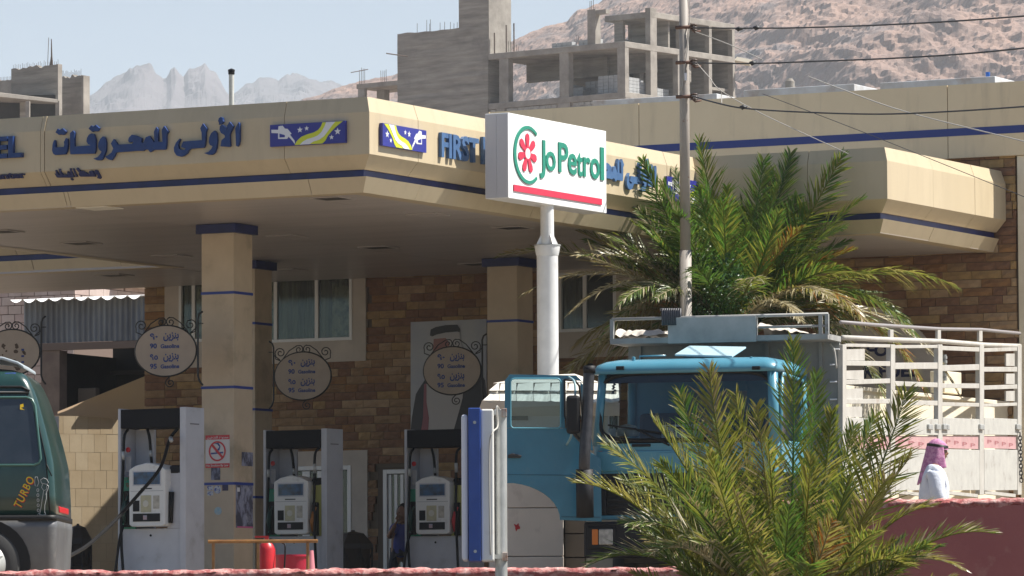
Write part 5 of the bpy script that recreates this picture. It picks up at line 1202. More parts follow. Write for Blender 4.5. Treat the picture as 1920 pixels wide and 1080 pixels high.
# ================================================================ street side sign seen edge-on
es = thing('light_box_sign', 'blue edged white light box on a galvanised pole, seen from its side', 'sign', at(940, 1100, 38).xyz)
Ye = 38.0; X_ = lambda px: at(px, 900, Ye).x; Z_ = lambda py: at(900, py, Ye).z
q = MB(); q.box(X_(866), X_(878.5), Ye - .28, Ye + .35, Z_(1052), Z_(780)); q.build('face_panel', mat('white acrylic', (.70, .70, .76), .4), es, bevel=.02)
q = MB(); q.box(X_(879), X_(902), Ye - .30, Ye + .36, Z_(1053), Z_(768)); q.build('blue_edge', mat('blue sign frame', (.035, .09, .36), .4, col2=(.03, .075, .30), nscale=6, dirt=(.3, .33, .4), dscale=14, dlo=.72, dhi=.76), es, bevel=.006)
q = MB(); q.box(X_(902.5), X_(926), Ye - .27, Ye + .35, Z_(1053), Z_(770)); q.build('face_panel', mat('warm white acrylic', (.78, .77, .73), .4, dirt=(.6, .55, .48), dscale=5, dlo=.62, dhi=.8), es, bevel=.012)
for py in (795, 1035): q = MB(); q.lathe((X_(891), Ye - .30, Z_(py)), [(.012, 0), (.012, -.006)], 10, ax='y'); q.build('screw', m_galv, es)
q = MB(); q.lathe((X_(939), Ye + .05, -1.6), [(.046, 0), (.046, Z_(768) + 1.6), (.04, Z_(767) + 1.6)], 20); q.build('pole', m_galv, es, smooth=True)
for py in (774, 1044):
    q = MB(); q.box(X_(903), X_(949), Ye - .01, Ye + .0, Z_(py + 4), Z_(py - 4)); q.build('clamp', m_galv, es)
    q = MB(); q.box(X_(941), X_(951), Ye - .03, Ye + .09, Z_(py + 8), Z_(py - 8)); q.build('clamp_block', mat('rusty clamp', (.28, .15, .10), .7, col2=(.4, .38, .36), nscale=20), es, bevel=.004)
tubeobj([(X_(938), Ye - .05, Z_(770)), (X_(932), Ye - .1, Z_(764)), (X_(934), Ye - .12, Z_(800)), (X_(924), Ye - .3, Z_(815)), (X_(918), Ye - .29, Z_(850)), (X_(919), Ye - .285, Z_(1030)), (X_(922), Ye - .1, Z_(1045))], .006, 'cable', mat('grey beige cable', (.42, .40, .36), .6), es)

# ================================================================ power pole and cables
po = thing('power_pole', 'tall pale steel power pole standing in front of the palm', 'pole', at(1286, 1150, 62.0))
Yp = 62.0; PZ = lambda py: at(1285, py, Yp).z; pxb, pxt = at(1286, 600, Yp).x, at(1282, 0, Yp).x
m_pole = mat('weathered pole paint', (.38, .34, .30), .6, col2=(.29, .26, .23), nscale=5, stretch=(1, 1, .25), dirt=(.22, .12, .08), dscale=9, dlo=.66, dhi=.74)
def pxx(z): return pxb + (pxt - pxb) * (z - PZ(600)) / (PZ(0) - PZ(600))
q = MB(); q.tube([(pxx(GZ), Yp, GZ), (pxx(PZ(470)), Yp, PZ(470))], .073, 20); q.build('lower_tube', m_pole, po, smooth=2)
q = MB(); q.tube([(pxx(PZ(470)), Yp, PZ(470)), (pxx(PZ(200)), Yp, PZ(200)), (pxx(PZ(-60)), Yp, PZ(-60))], [.064, .060, .054], 20); q.build('upper_tube', m_pole, po, smooth=2)
q = MB(); q.tube([(pxx(z) + .0775 * cos(a) * (1 if z < PZ(470) else .9), Yp - .0775 * abs(sin(a)) * .9, z) for z, a in [(PZ(170) + .05 * k, 4.2 + .11 * k) for k in range(26)]], .006, 5); q.build('wrapped_wire', mat('pale wire', (.4, .38, .35), .6), po, smooth=2)
m_ins = mat('brown insulator', (.10, .065, .05), .4)
for py in (52, 118, 182):
    z = PZ(py); x = pxx(z); q = MB()
    q.tube([(x - .10, Yp - .02, z), (x + .10, Yp - .08, z)], .022, 8); q.build('bracket', mat('rusty bracket', (.13, .07, .05), .8), po, smooth=2)
    q = MB()
    for k in range(3): q.lathe((x + .12 , Yp - .09, z - .05 + k * .032), [(.02, 0), (.045, .006), (.045, .014), (.02, .022)], 12)
    q.build('insulator', m_ins, po, smooth=2)['kind'] = 'stuff'
    q = MB(); q.tube([(x + .08, Yp - .08, z - .02), (x + .13, Yp - .12, z - .07), (x + .2, Yp - .09, z - .05)], .012, 6); q.build('bracket', mat('rusty bracket', (.13, .07, .05), .8), po, smooth=2)
q = MB(); q.box(pxx(PZ(145)) + .0, pxx(PZ(145)) + .03, Yp - .075, Yp - .06, PZ(152), PZ(138)); q.build('white_tag', m_pw, po)
m_wire = mat('black cable', (.03, .03, .035), .6); m_wirel = mat('pale cable', (.45, .42, .38), .6)
def cable(pts, r, m, label):
    P_ = [Vector(at(*p)) for p in pts]
    o = tubeobj(P_, r, 'cable', m, None, n=6); tag(o, label, 'cable', None)
cable([(1300, 52, 61.8), (1385, 53, 60.8), (1500, 52, 59.5), (1650, 47, 57.5), (1800, 39, 55.5), (1960, 27, 53)], .010, m_wire, 'topmost black power cable running right from the pole across the mountain')
cable([(1300, 118, 61.8), (1410, 119, 60.5), (1530, 115, 59), (1680, 109, 57), (1820, 100, 55.2), (1960, 86, 53)], .010, m_wire, 'middle black power cable running right from the pole')
cable([(1298, 180, 61.8), (1340, 192, 61), (1395, 203, 60.4), (1500, 210, 59), (1650, 214, 57.3), (1800, 208, 55.5), (1960, 197, 53)], .010, m_wire, 'lowest black power cable sagging in front of the tan parapet')
cable([(1304, 60, 61.8), (1338, 72, 61.5), (1378, 88, 61), (1430, 112, 60)], .006, m_wirel, 'short pale cable slanting down from the top insulator')
cable([(1306, 118, 61.8), (1330, 145, 61.5), (1352, 170, 61.3), (1430, 214, 60), (1590, 288, 57)], .005, m_wirel, 'thin cable slanting down from the middle insulator past the white roof edge')
cable([(1430, 176, 62), (1560, 225, 60), (1700, 280, 58), (1960, 385, 54)], .004, m_wire, 'thin dark cable slanting across the right canopy corner')
cable([(1515, 143, 62), (1580, 168, 61), (1700, 210, 59), (1920, 265, 55), (1980, 280, 54)], .007, m_wirel, 'long pale cable slanting across the blue stripe of the parapet')
cable([(1352, 170, 61.3), (1353, 180, 61.3), (1353, 194, 61.2)], .006, m_wirel, 'short pale tie hanging down to the lowest power cable')
for i, (px, py, Y) in enumerate(((1385, 54, 60.8), (1411, 118, 60.5), (1393, 201, 60.4), (1418, 52, 60.4))):
    p_ = at(px, py, Y); q = MB(); q.tube([p_ - Vector((.04, 0, 0)), p_, p_ + Vector((.05, 0, 0))], [.012, .028, .010], 8)
    q.tube([p_ + Vector((-.01, 0, -.03)), p_ + Vector((.01, 0, .025))], .012, 6)
    o = q.build('cable_clamp', m_dark, smooth=2); tag(o, ['dark clamp on the topmost cable nearest the pole', 'dark clamp on the middle power cable', 'dark clamp on the lowest power cable', 'second dark clamp further right on the topmost cable'][i], 'clamp')
    o['kind'] = 'thing'
# ================================================================ green van
van = thing('van', 'dark green high-roofed van with grey lower body at the left edge', 'van', (at(-300, 1100, 48.6).x, 48.6, GZ))
Yv = 48.0; XV = lambda px: at(px, 900, Yv).x; ZV = lambda py: at(50, py, Yv).z
m_vg = mat('dark green van paint', (.014, .05, .045), .28, col2=(.012, .042, .038), nscale=2, coat=.5, dirt=(.035, .07, .065), dscale=3, dlo=.6, dhi=.8)
m_vs = mat('silver grey van lower body', (.17, .175, .18), .4, metal=.3, col2=(.12, .12, .125), nscale=2.2, dirt=(.24, .23, .21), dscale=3)
def vring(py, xr_px, inset=0, xl=-6.9, r=.09, z=None):
    return rrect(xl, XV(xr_px - 13), Yv + inset, Yv + 1.78 - inset, r, z if z is not None else ZV(py), 6)
VP = [(1066, 116, .02), (1040, 117, .0), (990, 119.5, -.01), (974, 119, -.01)]
q = MB(); q.loft([rrect(-6.9, XV(103), Yv + .03, Yv + 1.75, .14, GZ + .28, 6)] + [vring(a, b, i) for a, b, i in VP]); q.build('lower_body', m_vs, van, smooth=2)
VP2 = [(973, 118.5, -.012), (965, 118.5, -.012)]
q = MB(); q.loft([vring(a, b, i - .012) for a, b, i in [(976, 119.5, -.012), (966, 119.5, -.012)]]); q.build('body_moulding', m_black, van, smooth=2)
VU = [(966, 117.5, 0), (930, 116.5, 0), (893, 114.5, .0), (867, 112, .004), (840, 106, .02), (812, 99, .045), (780, 90, .07), (750, 81, .10), (732, 74, .12), (715, 66, .14), (703, 58, .17), (696, 48, .22), (690, 30, .30), (687, 10, .42)]
q = MB(); q.loft([vring(a, b, i) for a, b, i in VU]); q.build('body', m_vg, van, smooth=2)
def vy(py):   # side surface y at height
    for (a, _, i), (b, _, j) in zip(VU, VU[1:]):
        if a >= py >= b: return Yv + i + (j - i) * (a - py) / (a - b)
    return Yv
def vpt(px, py, off=.0): return Vector((XV(px), vy(py) - off, ZV(py)))
q = MB(); gl_ = [(-260, 747), (48, 747), (55, 750), (60, 760), (73, 858), (71, 866), (64, 869), (-260, 869)]
q.add([vpt(x, y, .012) for x, y in gl_], [list(range(8))]); q.build('side_window', mat('van window glass', (.03, .04, .05), .08, col2=(.05, .06, .075), nscale=1.5, spec=.8), van)
q = MB(); P_ = [vpt(x, y, .012) for x, y in [(-260, 744), (48, 744), (58, 748), (64, 760), (76.5, 860), (73, 868), (64, 872), (-260, 872)]]; q.tube(P_, .012, 6); q.build('window_rubber', mat('green grey edge', (.07, .16, .14), .3), van, smooth=2)
q = MB(); q.tube([vpt(-260, 723, .01), vpt(38, 724, .01), vpt(53, 732, .01)], .012, 6); q.tube([vpt(-260, 734, .006), vpt(52, 735, .006)], .014, 6); o = q.build('roof_gutter', m_black, van, smooth=2); o['kind'] = 'stuff'
q = MB(); q.tube([vpt(46, 732, .004), vpt(72, 800, .002), vpt(86, 860, .002), vpt(94, 965, .002)], .006, 5); q.build('rear_seam', m_black, van, smooth=2)
q = MB(); q.tube([vpt(87, 870, .003), vpt(97, 893, .0)], .006, 5); q.build('rear_seam', m_black, van, smooth=2)
# spoiler, stickers, lettering
q = MB(); q.loft([[(XV(px), Yv + .25 + y_, ZV(py) + z_) for y_, z_ in ((0, 0), (1.2, 0), (1.2, .03), (0, .03))] for px, py in ((-90, 662), (0, 672), (28, 681), (40, 689))]); q.build('roof_spoiler', mat('pale blue grey spoiler', (.42, .48, .52), .35), van, bevel=.01)
vpl = Plane((0, Yv - .016), 0)
q = MB(); q.add([vpt(x, y, .003) for x, y in ((4, 697), (26, 696), (20, 708))], [(0, 1, 2)]); q.build('roof_sticker', mat('sticker navy', (.03, .06, .25), .4), van)
for P_ in ([(36, 758), (42, 756), (43, 762), (38, 764), (45, 768), (36, 767)],):
    q = MB(); q.add([vpt(x, y, .016) for x, y in P_], [list(range(len(P_)))]); q.build('window_sticker', mat('yellow sticker', (.75, .5, .02), .4), van)
mr_, my_ = mat('turbo red', (.6, .03, .02), .4), mat('turbo yellow', (.65, .55, .02), .4)
def slant_text(txt, ox, oz, ang, h, m, w=.75, off=.013, bold=.003):
    cu_ = bpy.data.curves.new('t', 'FONT'); cu_.body = txt; cu_.size = h; cu_.offset = bold; cu_.shear = .1; cu_.space_character = 1.2
    ob = bpy.data.objects.new('t', cu_); COL.objects.link(ob)
    me = bpy.data.meshes.new_from_object(ob.evaluated_get(bpy.context.evaluated_depsgraph_get())); bpy.data.objects.remove(ob)
    q = MB(); q.add([Vector((XV(ox) + (v.co.x * w) * cos(ang) - v.co.y * sin(ang), Yv - off, ZV(oz) + v.co.x * w * sin(ang) + v.co.y * cos(ang))) for v in me.vertices], [list(p.vertices) for p in me.polygons]); return q.build('lettering', m, van)
slant_text('TURBO', 38, 954, radians(64), .105, my_, .80, .016, bold=0)
slant_text('TURBO', 38.6, 955, radians(64), .105, mr_, .80, .012, bold=.004)
# sketchy white line figure with a column of small letters down its left
m_ln = mat('white line sticker', (.45, .47, .47), .5)
LN = [[(76, 895), (80, 894), (83, 905), (80, 912), (76, 911), (75, 903), (76, 895)], [(86, 900), (92, 896), (98, 899), (101, 905), (97, 908), (88, 906), (86, 900)], [(90, 908), (88, 914), (92, 920), (97, 918), (98, 911)], [(97, 908), (101, 912), (99, 920), (95, 928)], [(92, 920), (90, 932), (88, 945), (86, 958), (84, 965)], [(97, 920), (97, 935), (94, 948), (94, 960), (96, 965)], [(84, 965), (90, 966), (96, 965)], [(83, 962), (80, 966), (88, 968)]]
for P_ in LN: q = MB(); q.tube([vpt(x - 10, y, .006) for x, y in P_], .003, 4); q.build('line_drawing', m_ln, van)
for k in range(5):
    u = 71 + k * .2; y = 919 + k * 9.5; q = MB(); q.tube([vpt(u + 2 * cos(a), y + 3 * sin(a), .004) for a in [j * pi / 4 for j in range(9)]], .003, 4); q.build('line_drawing', m_ln, van)
# wheel and arch
wc = Vector((XV(-28.7), Yv + .02, ZV(1059)))
q = MB(); q.lathe((wc.x, Yv - .014, wc.z), [(.43, .0), (.43, .05), (.2, .05)], 32, ax='y'); q.build('wheel_arch', m_black, van)
q = MB(); q.lathe((wc.x, Yv - .03, wc.z), [(.20, .0), (.31, -.004), (.33, .01), (.335, .03), (.335, .2), (.2, .2)], 36, ax='y'); w = q.build('wheel', mat('dusty tyre', (.055, .055, .055), .8), van, smooth=2)
q = MB(); q.lathe((wc.x, Yv - .03, wc.z), [(.205, -.006), (.19, .0), (.18, .03), (.05, .03), (.04, -.002), (.01, -.004)], 30, ax='y'); r_ = q.build('rim', m_galv, van, smooth=2); r_.parent = w
for k in range(5):
    a = 2 * pi * k / 5 + .5; q = MB(); q.tube([(wc.x + .04 * cos(a), Yv - .035, wc.z + .04 * sin(a)), (wc.x + .19 * cos(a), Yv - .03, wc.z + .19 * sin(a))], [.035, .022], 6); s2 = q.build('spoke', m_galv, van, smooth=2); s2.parent = w
q = MB(); q.box(XV(101), XV(106.5), Yv + .35, Yv + 1.3, ZV(960), ZV(948)); q.build('rear_lamp', m_red, van, bevel=.01)
for wx__ in (-6.2,): q = MB(); q.lathe((wx__, Yv - .02, wc.z), [(.2, 0), (.33, .01), (.33, .2), (.2, .2)], 30, ax='y'); q.build('wheel', m_black, van, smooth=2)

# ================================================================ unfinished concrete buildings up the slope
BB = radians(38)
cbk = at(1172, 100, 350); cb = thing('concrete_building', 'unfinished grey concrete frame building with stair tower and stacked blocks on its floors', 'building', (cbk.x, 350, 28), -BB)
CBM = omat(cb); Bf = Plane((cbk.x, 350), -BB); Br = Plane((cbk.x, 350), pi / 2 - BB)
def bl(px, py=100): return (CBM.inverted() @ Bf.P(px, py)).x
def brr(px, py=100): return (CBM.inverted() @ Br.P(px, py)).y
def bxy(px, y):
    a = CBM @ Vector((0, y, 0)); return (CBM.inverted() @ Plane((a.x, a.y), -BB).P(px, 100)).x
def bz(py, px=1172): return at(px, py, 350).z - 28
def cbox(nm, x0, x1, y0, y1, z0, z1, m=m_concl, **k): q = MB(CBM); q.box(x0, x1, y0, y1, z0, z1); return q.build(nm, m, cb, **k)
ztop1 = bz(77); zt0 = bz(172); TH_ = .42
yE = brr(1378)
cbox('floor_slab', bl(915) + .02, 0, 0, yE, ztop1 - TH_, ztop1, bevel=.03)
cbox('floor_slab', bl(915) + .02, 0, 0, yE, zt0 - TH_, zt0, bevel=.03)
xs_ = [bl(936), bl(1057), bl(1166)]
for px0, px1 in ((935, 952), (1048, 1065)): cbox('pillar', bl(px0), bl(px1), .05, .6, zt0, ztop1 - TH_)
cbox('pillar', bl(1157), -.02, .02, .45, zt0 - 1.6, ztop1 - TH_)
for px0, px1 in ((1220, 1232), (1271, 1280), (1329, 1335), (1374, 1378)): cbox('pillar', -.45, -.01, brr(px0), brr(px1), zt0 - 1.6 if px0 < 1230 else zt0, ztop1 - TH_)
for x in (-3.2, -5.6): cbox('pillar', x - .5, x, 6, 6.5, zt0, ztop1 - TH_)
cbox('pillar', bl(1098), bl(1115), 6.5, 7.0, zt0, ztop1 - TH_, m_conc)
cbox('back_wall', -7, -.46, yE - .25, yE - .02, zt0, ztop1 - TH_, m_conc)
cbox('partition', -4.5, -.46, brr(1300), brr(1300) + .2, zt0, ztop1 - TH_, m_conc)
cbox('partition', -4.4, -.46, brr(1333), brr(1333) + .2, zt0, ztop1 - TH_, m_conc)
cbox('landing', -3.5, -.46, brr(1336), yE - .26, zt0 + 1.05, zt0 + 1.25, m_concl)
cbox('back_wall', -4.6, -4.35, brr(1232), yE - .26, zt0, ztop1 - TH_, m_conc)
for y_, z_a in ((4.0, 1.3), (8.0, 1.7)): cbox('beam', bl(915) + .3, -.5, y_, y_ + .4, ztop1 - TH_ - z_a, ztop1 - TH_, m_conc)  # deep beams added to deepen the shade on the open floor
cbox('partition', bl(1000), bl(1090), 8.45, 8.65, zt0, ztop1 - TH_, m_conc)  # partition added to darken the back of the open floor
# storey under the lower slab with block infill
cbox('base_wall', bl(915), -.15, .16, 6, zt0 - 12, zt0 - TH_, m_conc)
cbox('base_wall', -6, -.16, 6.01, yE, zt0 - 12, zt0 - TH_, m_conc)
for px0, px1 in ((1045, 1068), (930, 945)): cbox('pillar', bl(px0), bl(px1), .02, .16, zt0 - 3, zt0 - TH_)
hb = .235
for j in range(4):
    x = bl(917); zz = zt0 - TH_ - .03 - hb * (j + 1); x += (.25 if j % 2 else 0)
    while x < bl(1150):
        if not any(bl(a) - .45 < x < bl(b) for a, b in ((1045, 1068), (930, 945))):
            q = MB(CBM); e = rng.uniform(.0, .03); q.box(x + .015, x + .47, .10 - e, .158, zz + .012, zz + hb - .012); q.build('block', m_block, cb)
        x += .49
# stacks of blocks on the floor
def block_stack(x0, n, y0, ny, z0, rows, drop=0):
    q = MB(CBM)
    for k in range(rows):
        for i in range(n - (drop if k == rows - 1 else 0)):
            for j in range(ny):
                q.box(x0 + i * .45 + rng.uniform(0, .02), x0 + i * .45 + .43, y0 + j * .45, y0 + j * .45 + .43, z0 + k * .235, z0 + k * .235 + .22)
    return q.build('block_stack', mat('pale grey blocks', (.42, .43, .43), .9, col2=(.33, .335, .34), nscale=2), cb, kind='stuff')
block_stack(bl(1100), 6, 1.3, 3, zt0, 6, 2); block_stack(bl(1012), 4, 2.6, 3, zt0, 5, 2); block_stack(bl(1040), 5, 3.5, 2, zt0, 6, 2)
block_stack(-2.4, 4, 2.2, 3, zt0, 5, 1); block_stack(-2.6, 4, 4.4, 4, zt0, 4, 2); block_stack(bl(1018), 5, 1, 1, ztop1, 2, 1); block_stack(bl(1072), 4, .8, 1, ztop1, 2, 0)
# upper storey
y2 = brr(1222, 60); zt2 = bz(8); 
cbox('floor_slab', bxy(1134, y2), 0, y2, yE, zt2 - .62, zt2 - .2, bevel=.03)
cbox('pillar', bl(1100), bl(1115), .1, .7, ztop1, bz(11))
cbox('beam', bl(1115), bl(1134), .15, .6, bz(21), bz(13))
cbox('pillar', -.45, -.01, brr(1220), brr(1232), ztop1, zt2 + .05)
cbox('pillar', -.4, -.01, brr(1276), brr(1281), ztop1, zt2 - .62); cbox('pillar', -.4, -.01, brr(1330), brr(1335), ztop1, zt2 - .62)
cbox('pillar', -.4, -.01, yE - .3, yE, ztop1, zt2 - .62)
cbox('pillar', bxy(1152, y2 + .2), bxy(1168, y2 + .2), y2 + .2, y2 + .5, ztop1, zt2 - .62, m_conc)
cbox('pillar', -2.4, -1.9, y2 + 3, y2 + 3.4, ztop1, zt2 - .62, m_conc)
cbox('back_wall', -4.2, -.42, yE - .25, yE - .02, ztop1, zt2 - .62, m_conc)
cbox('partition', -3.6, -.42, brr(1262), brr(1262) + .2, ztop1, zt2 - .62, m_conc)
cbox('partition', -3.8, -.42, brr(1333), brr(1333) + .2, ztop1, zt2 - .62, m_conc)
cbox('back_wall', -3.9, -3.65, brr(1262), yE - .26, ztop1, zt2 - .62, m_conc)
block_stack(-3.4, 2, y2 + .5, 2, ztop1, 3, 1)
q = MB(); q.tube([at(1381, 113, 361), at(1408, 118, 360)], .25, 4); q.build('timber_plank', mat('pale plank', (.6, .55, .45), .8), cb)
# tower
xa, xb_ = bl(745), bl(915); zt = bz(26, 745) ; yT = brr(1172 + 37) + .3
def wob(x0, x1, y0, y1, z0, z1, nm):
    q = MB(CBM); nx, nz = 26, 40
    def face(u, v): 
        x = x0 + (x1 - x0) * u; z = z0 + (z1 - z0) * v + (0 if v < .99 else noise.noise(Vector((x * .8, 1, 2))) * .12)
        zz_ = math.floor(z * 2.2); return Vector((x, y0 + noise.noise(Vector((x * .2, zz_ * 3.1, 4))) * .05, z))
    q.box(x0, x1, y0 + .06, y1, z0, z1 - .1); q.grid(face, nx, nz); return q.build(nm, m_conc, cb)
wob(xa, xb_, .0, yT, 2, bz(24, 800), 'stair_tower')
cbox('tower_top', bl(860), xb_, .03, yT - .02, bz(24, 800), bz(-70), m_conc)
cbox('tower_side', xb_, xb_ + .06, .04, yT, ztop1, bz(-70), m_concl)
for k, px in enumerate((921, 940, 951)):
    cbox('scaffold_pole', bl(px), bl(px) + .07, .3 + .2 * k, .37 + .2 * k, ztop1, ztop1 + (1.5, 2.0, 2.1)[k], m_rebar)
# left wing
zw = bz(110, 700)
cbox('floor_slab', bl(668), xa - .01, .0, 3.6, zw - .5, zw - .16, bevel=.02)
cbox('pillar', bl(670), bl(682), .05, .35, 2, zw - .5); cbox('pillar', bxy(706, 1.6), bxy(720, 1.6), 1.6, 2.2, 2, zw - .5)
cbox('slab_edge', bl(686), xa - .01, 3.6, 4.0, zw - .95, zw - .62)
def rebar(px, z0, n, h, y, jit=0.1):
    for k in range(n):
        x = bl(px) + k * .16; q = MB(CBM); hh = h * rng.uniform(.8, 1.1); q.tube([(x, y, z0), (x + rng.uniform(-.04, .04), y, z0 + hh)], .022, 4); q.build('rebar', m_rebar, cb)
rebar(669, zw - .16, 4, 1.1, .3); rebar(706, zw - .16, 4, .9, .5)
for px, h in ((774, .85), (792, .8), (797, .75), (799.5, .9), (817, .8), (825, .6), (836, .5), (843, .4), (849, .45), (857, .4)): rebar(px, bz(24, 800) - .3, 1, h + .3, .5)
rebar(930, ztop1, 5, .9, 1.2); rebar(1052, ztop1, 4, .9, 1.6); rebar(1100, bz(11), 3, .7, .4); rebar(960, ztop1, 2, .5, .5)
q = MB(); q.tube([at(658, 136, 350), at(690, 130, 351)], .03, 4); q.tube([at(724, 100, 349), at(765, 106, 349)], .04, 4); q.build('loose_bar', m_rebar, cb)['kind'] = 'stuff'

l0 = at(108, 150, 300); c2 = thing('concrete_building', 'small unfinished concrete building with jagged walls and rebar at the upper left', 'building', (l0.x, 300, 20), -BB)
CM2 = omat(c2); Lf = Plane((l0.x, 300), -BB); Lr = Plane((l0.x, 300), pi / 2 - BB)
def lx(px, y=0):
    a = CM2 @ Vector((0, y, 0)); return (CM2.inverted() @ Plane((a.x, a.y), -BB).P(px, 150)).x
lz = lambda py: at(100, py, 300).z - 20
def wallj(nm, x0, x1, y0, y1, z0, z1, seed, amp=.25, m=m_conc):
    q = MB(CM2); n = 24; top = [z1 + amp * noise.noise(Vector((i * .35, seed, 0))) + .05 * noise.noise(Vector((i * 2.0, seed, 3))) for i in range(n + 1)]
    fr_ = [(x0 + (x1 - x0) * i / n, y0, top[i]) for i in range(n + 1)]; bk_ = [(x, y1, z) for x, _, z in fr_]; fb = [(x, y0, z0) for x, _, z in fr_]; bb = [(x, y1, z0) for x, _, z in fr_]
    N_ = n + 1; q.add(fr_ + bk_ + fb + bb, [(2 * N_ + i, 2 * N_ + i + 1, i + 1, i) for i in range(n)] + [(i, i + 1, N_ + i + 1, N_ + i) for i in range(n)] + [(3 * N_ + i, N_ + i, N_ + i + 1, 3 * N_ + i + 1) for i in range(n)] + [(n, 2 * N_ + n, 3 * N_ + n, N_ + n), (0, N_, 3 * N_, 2 * N_)])
    return q.build(nm, m, c2)
wallj('wall', lx(21), lx(107), 0, .3, 4, lz(121), 3)
wallj('wall', lx(104, 3.2), lx(153, 3.2), 3.2, 3.6, 0, lz(131), 9)
q = MB(CM2); q.box(lx(107) + .001, lx(107) + .08, 0, .35, 4, lz(120)); q.build('wall_end', m_concl, c2)
q = MB(CM2); q.box(lx(153, 3.2), lx(153, 3.2) + .15, 3.2, 3.75, 0, lz(131)); q.build('wall_end', m_concl, c2)
wallj('wall', lx(-40, 2.2), lx(24, 2.2), 2.2, 2.5, 4, lz(130), 5, .15, m_concl)
# slab wing in front, running to the right-back
q = MB(); P_ = [at(-60, 166, 296), at(108, 186, 299.3), at(108, 193, 299.3), at(-60, 176, 296)]
q.prism(P_, [p + Vector((-.5, 3, 0)) for p in P_]); q.build('floor_slab', m_concl, c2, bevel=.03)
for px in (51, 107): q = MB(); a = at(px, 190, 297.5 if px == 51 else 299.4); q.box(a.x - .10, a.x + .13, a.y, a.y + .5, 20, at(px, 186, a.y).z - .1); q.build('pillar', m_concl, c2)
q = MB(); a = at(42, 190, 299); q.box(a.x - .2, a.x + .15, 299.5, 300, 20, at(42, 184, 299).z); q.build('pillar', m_conc, c2)
q = MB(); q.box(at(-60, 200, 300).x, at(104, 200, 300).x, 300.1, 300.3, 18, at(0, 178, 300).z); q.build('dark_back_wall', m_inter, c2)
q = MB(CM2)
for k in range(26):
    x = lx(22) + (lx(106) - lx(22)) * k / 25; h = rng.uniform(.2, .35); q.tube([(x, .15, lz(123)), (x + rng.uniform(-.03, .03), .15, lz(121) + h)], .012, 3)
for k in range(22):
    x = lx(109, 3.4) + (lx(152, 3.4) - lx(109, 3.4)) * k / 21; h = rng.uniform(.2, .4); q.tube([(x, 3.4, lz(133)), (x, 3.4, lz(129) + h)], .012, 3)
for k in range(12):
    x = lx(-10, 2.3) + (lx(20, 2.3) - lx(-10, 2.3)) * k / 11; q.tube([(x, 2.3, lz(132)), (x, 2.3, lz(128) + .15)], .012, 3)
q.build('rebar_row', m_rebar, c2, kind='stuff')
q = MB(CM2); q.tube([(lx(93), .15, lz(121)), (lx(93.5), .15, lz(103)), (lx(93), .15, lz(71))], [.11, .05, .025], 6); q.build('bundled_rebar', m_rebar, c2)
q = MB(CM2); q.tube([(lx(86), .15, lz(121)), (lx(88), .15, lz(68))], .018, 5); q.build('rebar', m_rebar, c2)

# ================================================================ palms
GREENS = [((.15, .20, .03), .3), ((.10, .165, .035), .28), ((.26, .27, .04), .35), ((.34, .30, .07), .3), ((.33, .26, .12), .2), ((.34, .13, .02), .2), ((.42, .36, .22), .15), ((.11, .23, .03), .35)]
m_leaf = [mat('palm leaf %d' % i, c, .38, col2=(c[0] * .7, c[1] * .72, c[2] * .7), nscale=3, trans=t_ * 1.5) for i, (c, t_) in enumerate(GREENS)]
def bez(P0, P1, P2, P3, t): s = 1 - t; return P0 * s ** 3 + P1 * 3 * s * s * t + P2 * 3 * s * t * t + P3 * t ** 3
def frond(base, tip, par, bulge=(0, 0, .3), n=56, ll=.34, w=.013, mats=(0, 1, 2), start=.16, ang=48, droop=.12, seed=0, stem=.014, twist=0., vee=28, droopy_tip=.0):
    r = random.Random(seed); base = Vector(base); tip = Vector(tip); d = tip - base; L = d.length; up = Vector(bulge) * L
    P1 = base + d * .33 + up; P2 = base + d * .72 + up * .75
    q = MB(); pts = [bez(base, P1, P2, tip, i / 16) for i in range(17)]
    q.tube(pts, [stem * (1 - .85 * i / 16) for i in range(17)], 5, 0)
    side0 = Vector((r.uniform(-.4, .4), 1, 0)).normalized()
    for k in range(n):
        t = start + (1 - start) * (k + .5) / n
        p = bez(base, P1, P2, tip, t); T = (bez(base, P1, P2, tip, min(1, t + .02)) - bez(base, P1, P2, tip, t - .02)).normalized()
        nrm = (up + Vector((0, 0, .0001)) + Vector((0, -.25, .2)) * L * .2); nrm = (nrm - T * nrm.dot(T)); nrm = nrm.normalized() if nrm.length > 1e-5 else Vector((0, 0, 1))
        B = T.cross(nrm).normalized()
        if twist: R_t = Matrix.Rotation(twist, 3, T); B = R_t @ B; nrm = R_t @ nrm
        prof = min(1, .45 + 2.4 * (t - start)) * (1 - .72 * max(0, (t - .55) / .45) ** 1.3)
        for sg_ in (-1, 1):
            a = radians(ang * (1.12 - .55 * t) + r.uniform(-12, 12)); v = radians(vee + r.uniform(-12, 12))
            D = T * cos(a) + (B * sg_ * cos(v) + nrm * sin(v)) * sin(a); D = D.normalized()
            l = ll * prof * r.uniform(.65, 1.12); W_ = (D.cross(nrm)); W_ = W_.normalized() if W_.length > 1e-5 else B
            W_ = (Matrix.Rotation(r.uniform(-.7, .7), 3, D) @ W_) * w * r.uniform(.8, 1.15)
            g = Vector((0, 0, -droop * l * r.uniform(.4, 1.6)))
            a0 = p; a1 = p + D * l * .35 + g * .12; a2 = p + D * l * .7 + g * .5; a3 = p + D * l + g
            q.add([a0 - W_ * .35, a0 + W_ * .35, a1 + W_, a1 - W_, a2 + W_ * .75, a2 - W_ * .75, a3], [(0, 1, 2, 3), (3, 2, 4, 5), (5, 4, 6)], r.choice(range(len(mats))))
    return q.build('frond', [m_leaf[m] for m in mats], par)
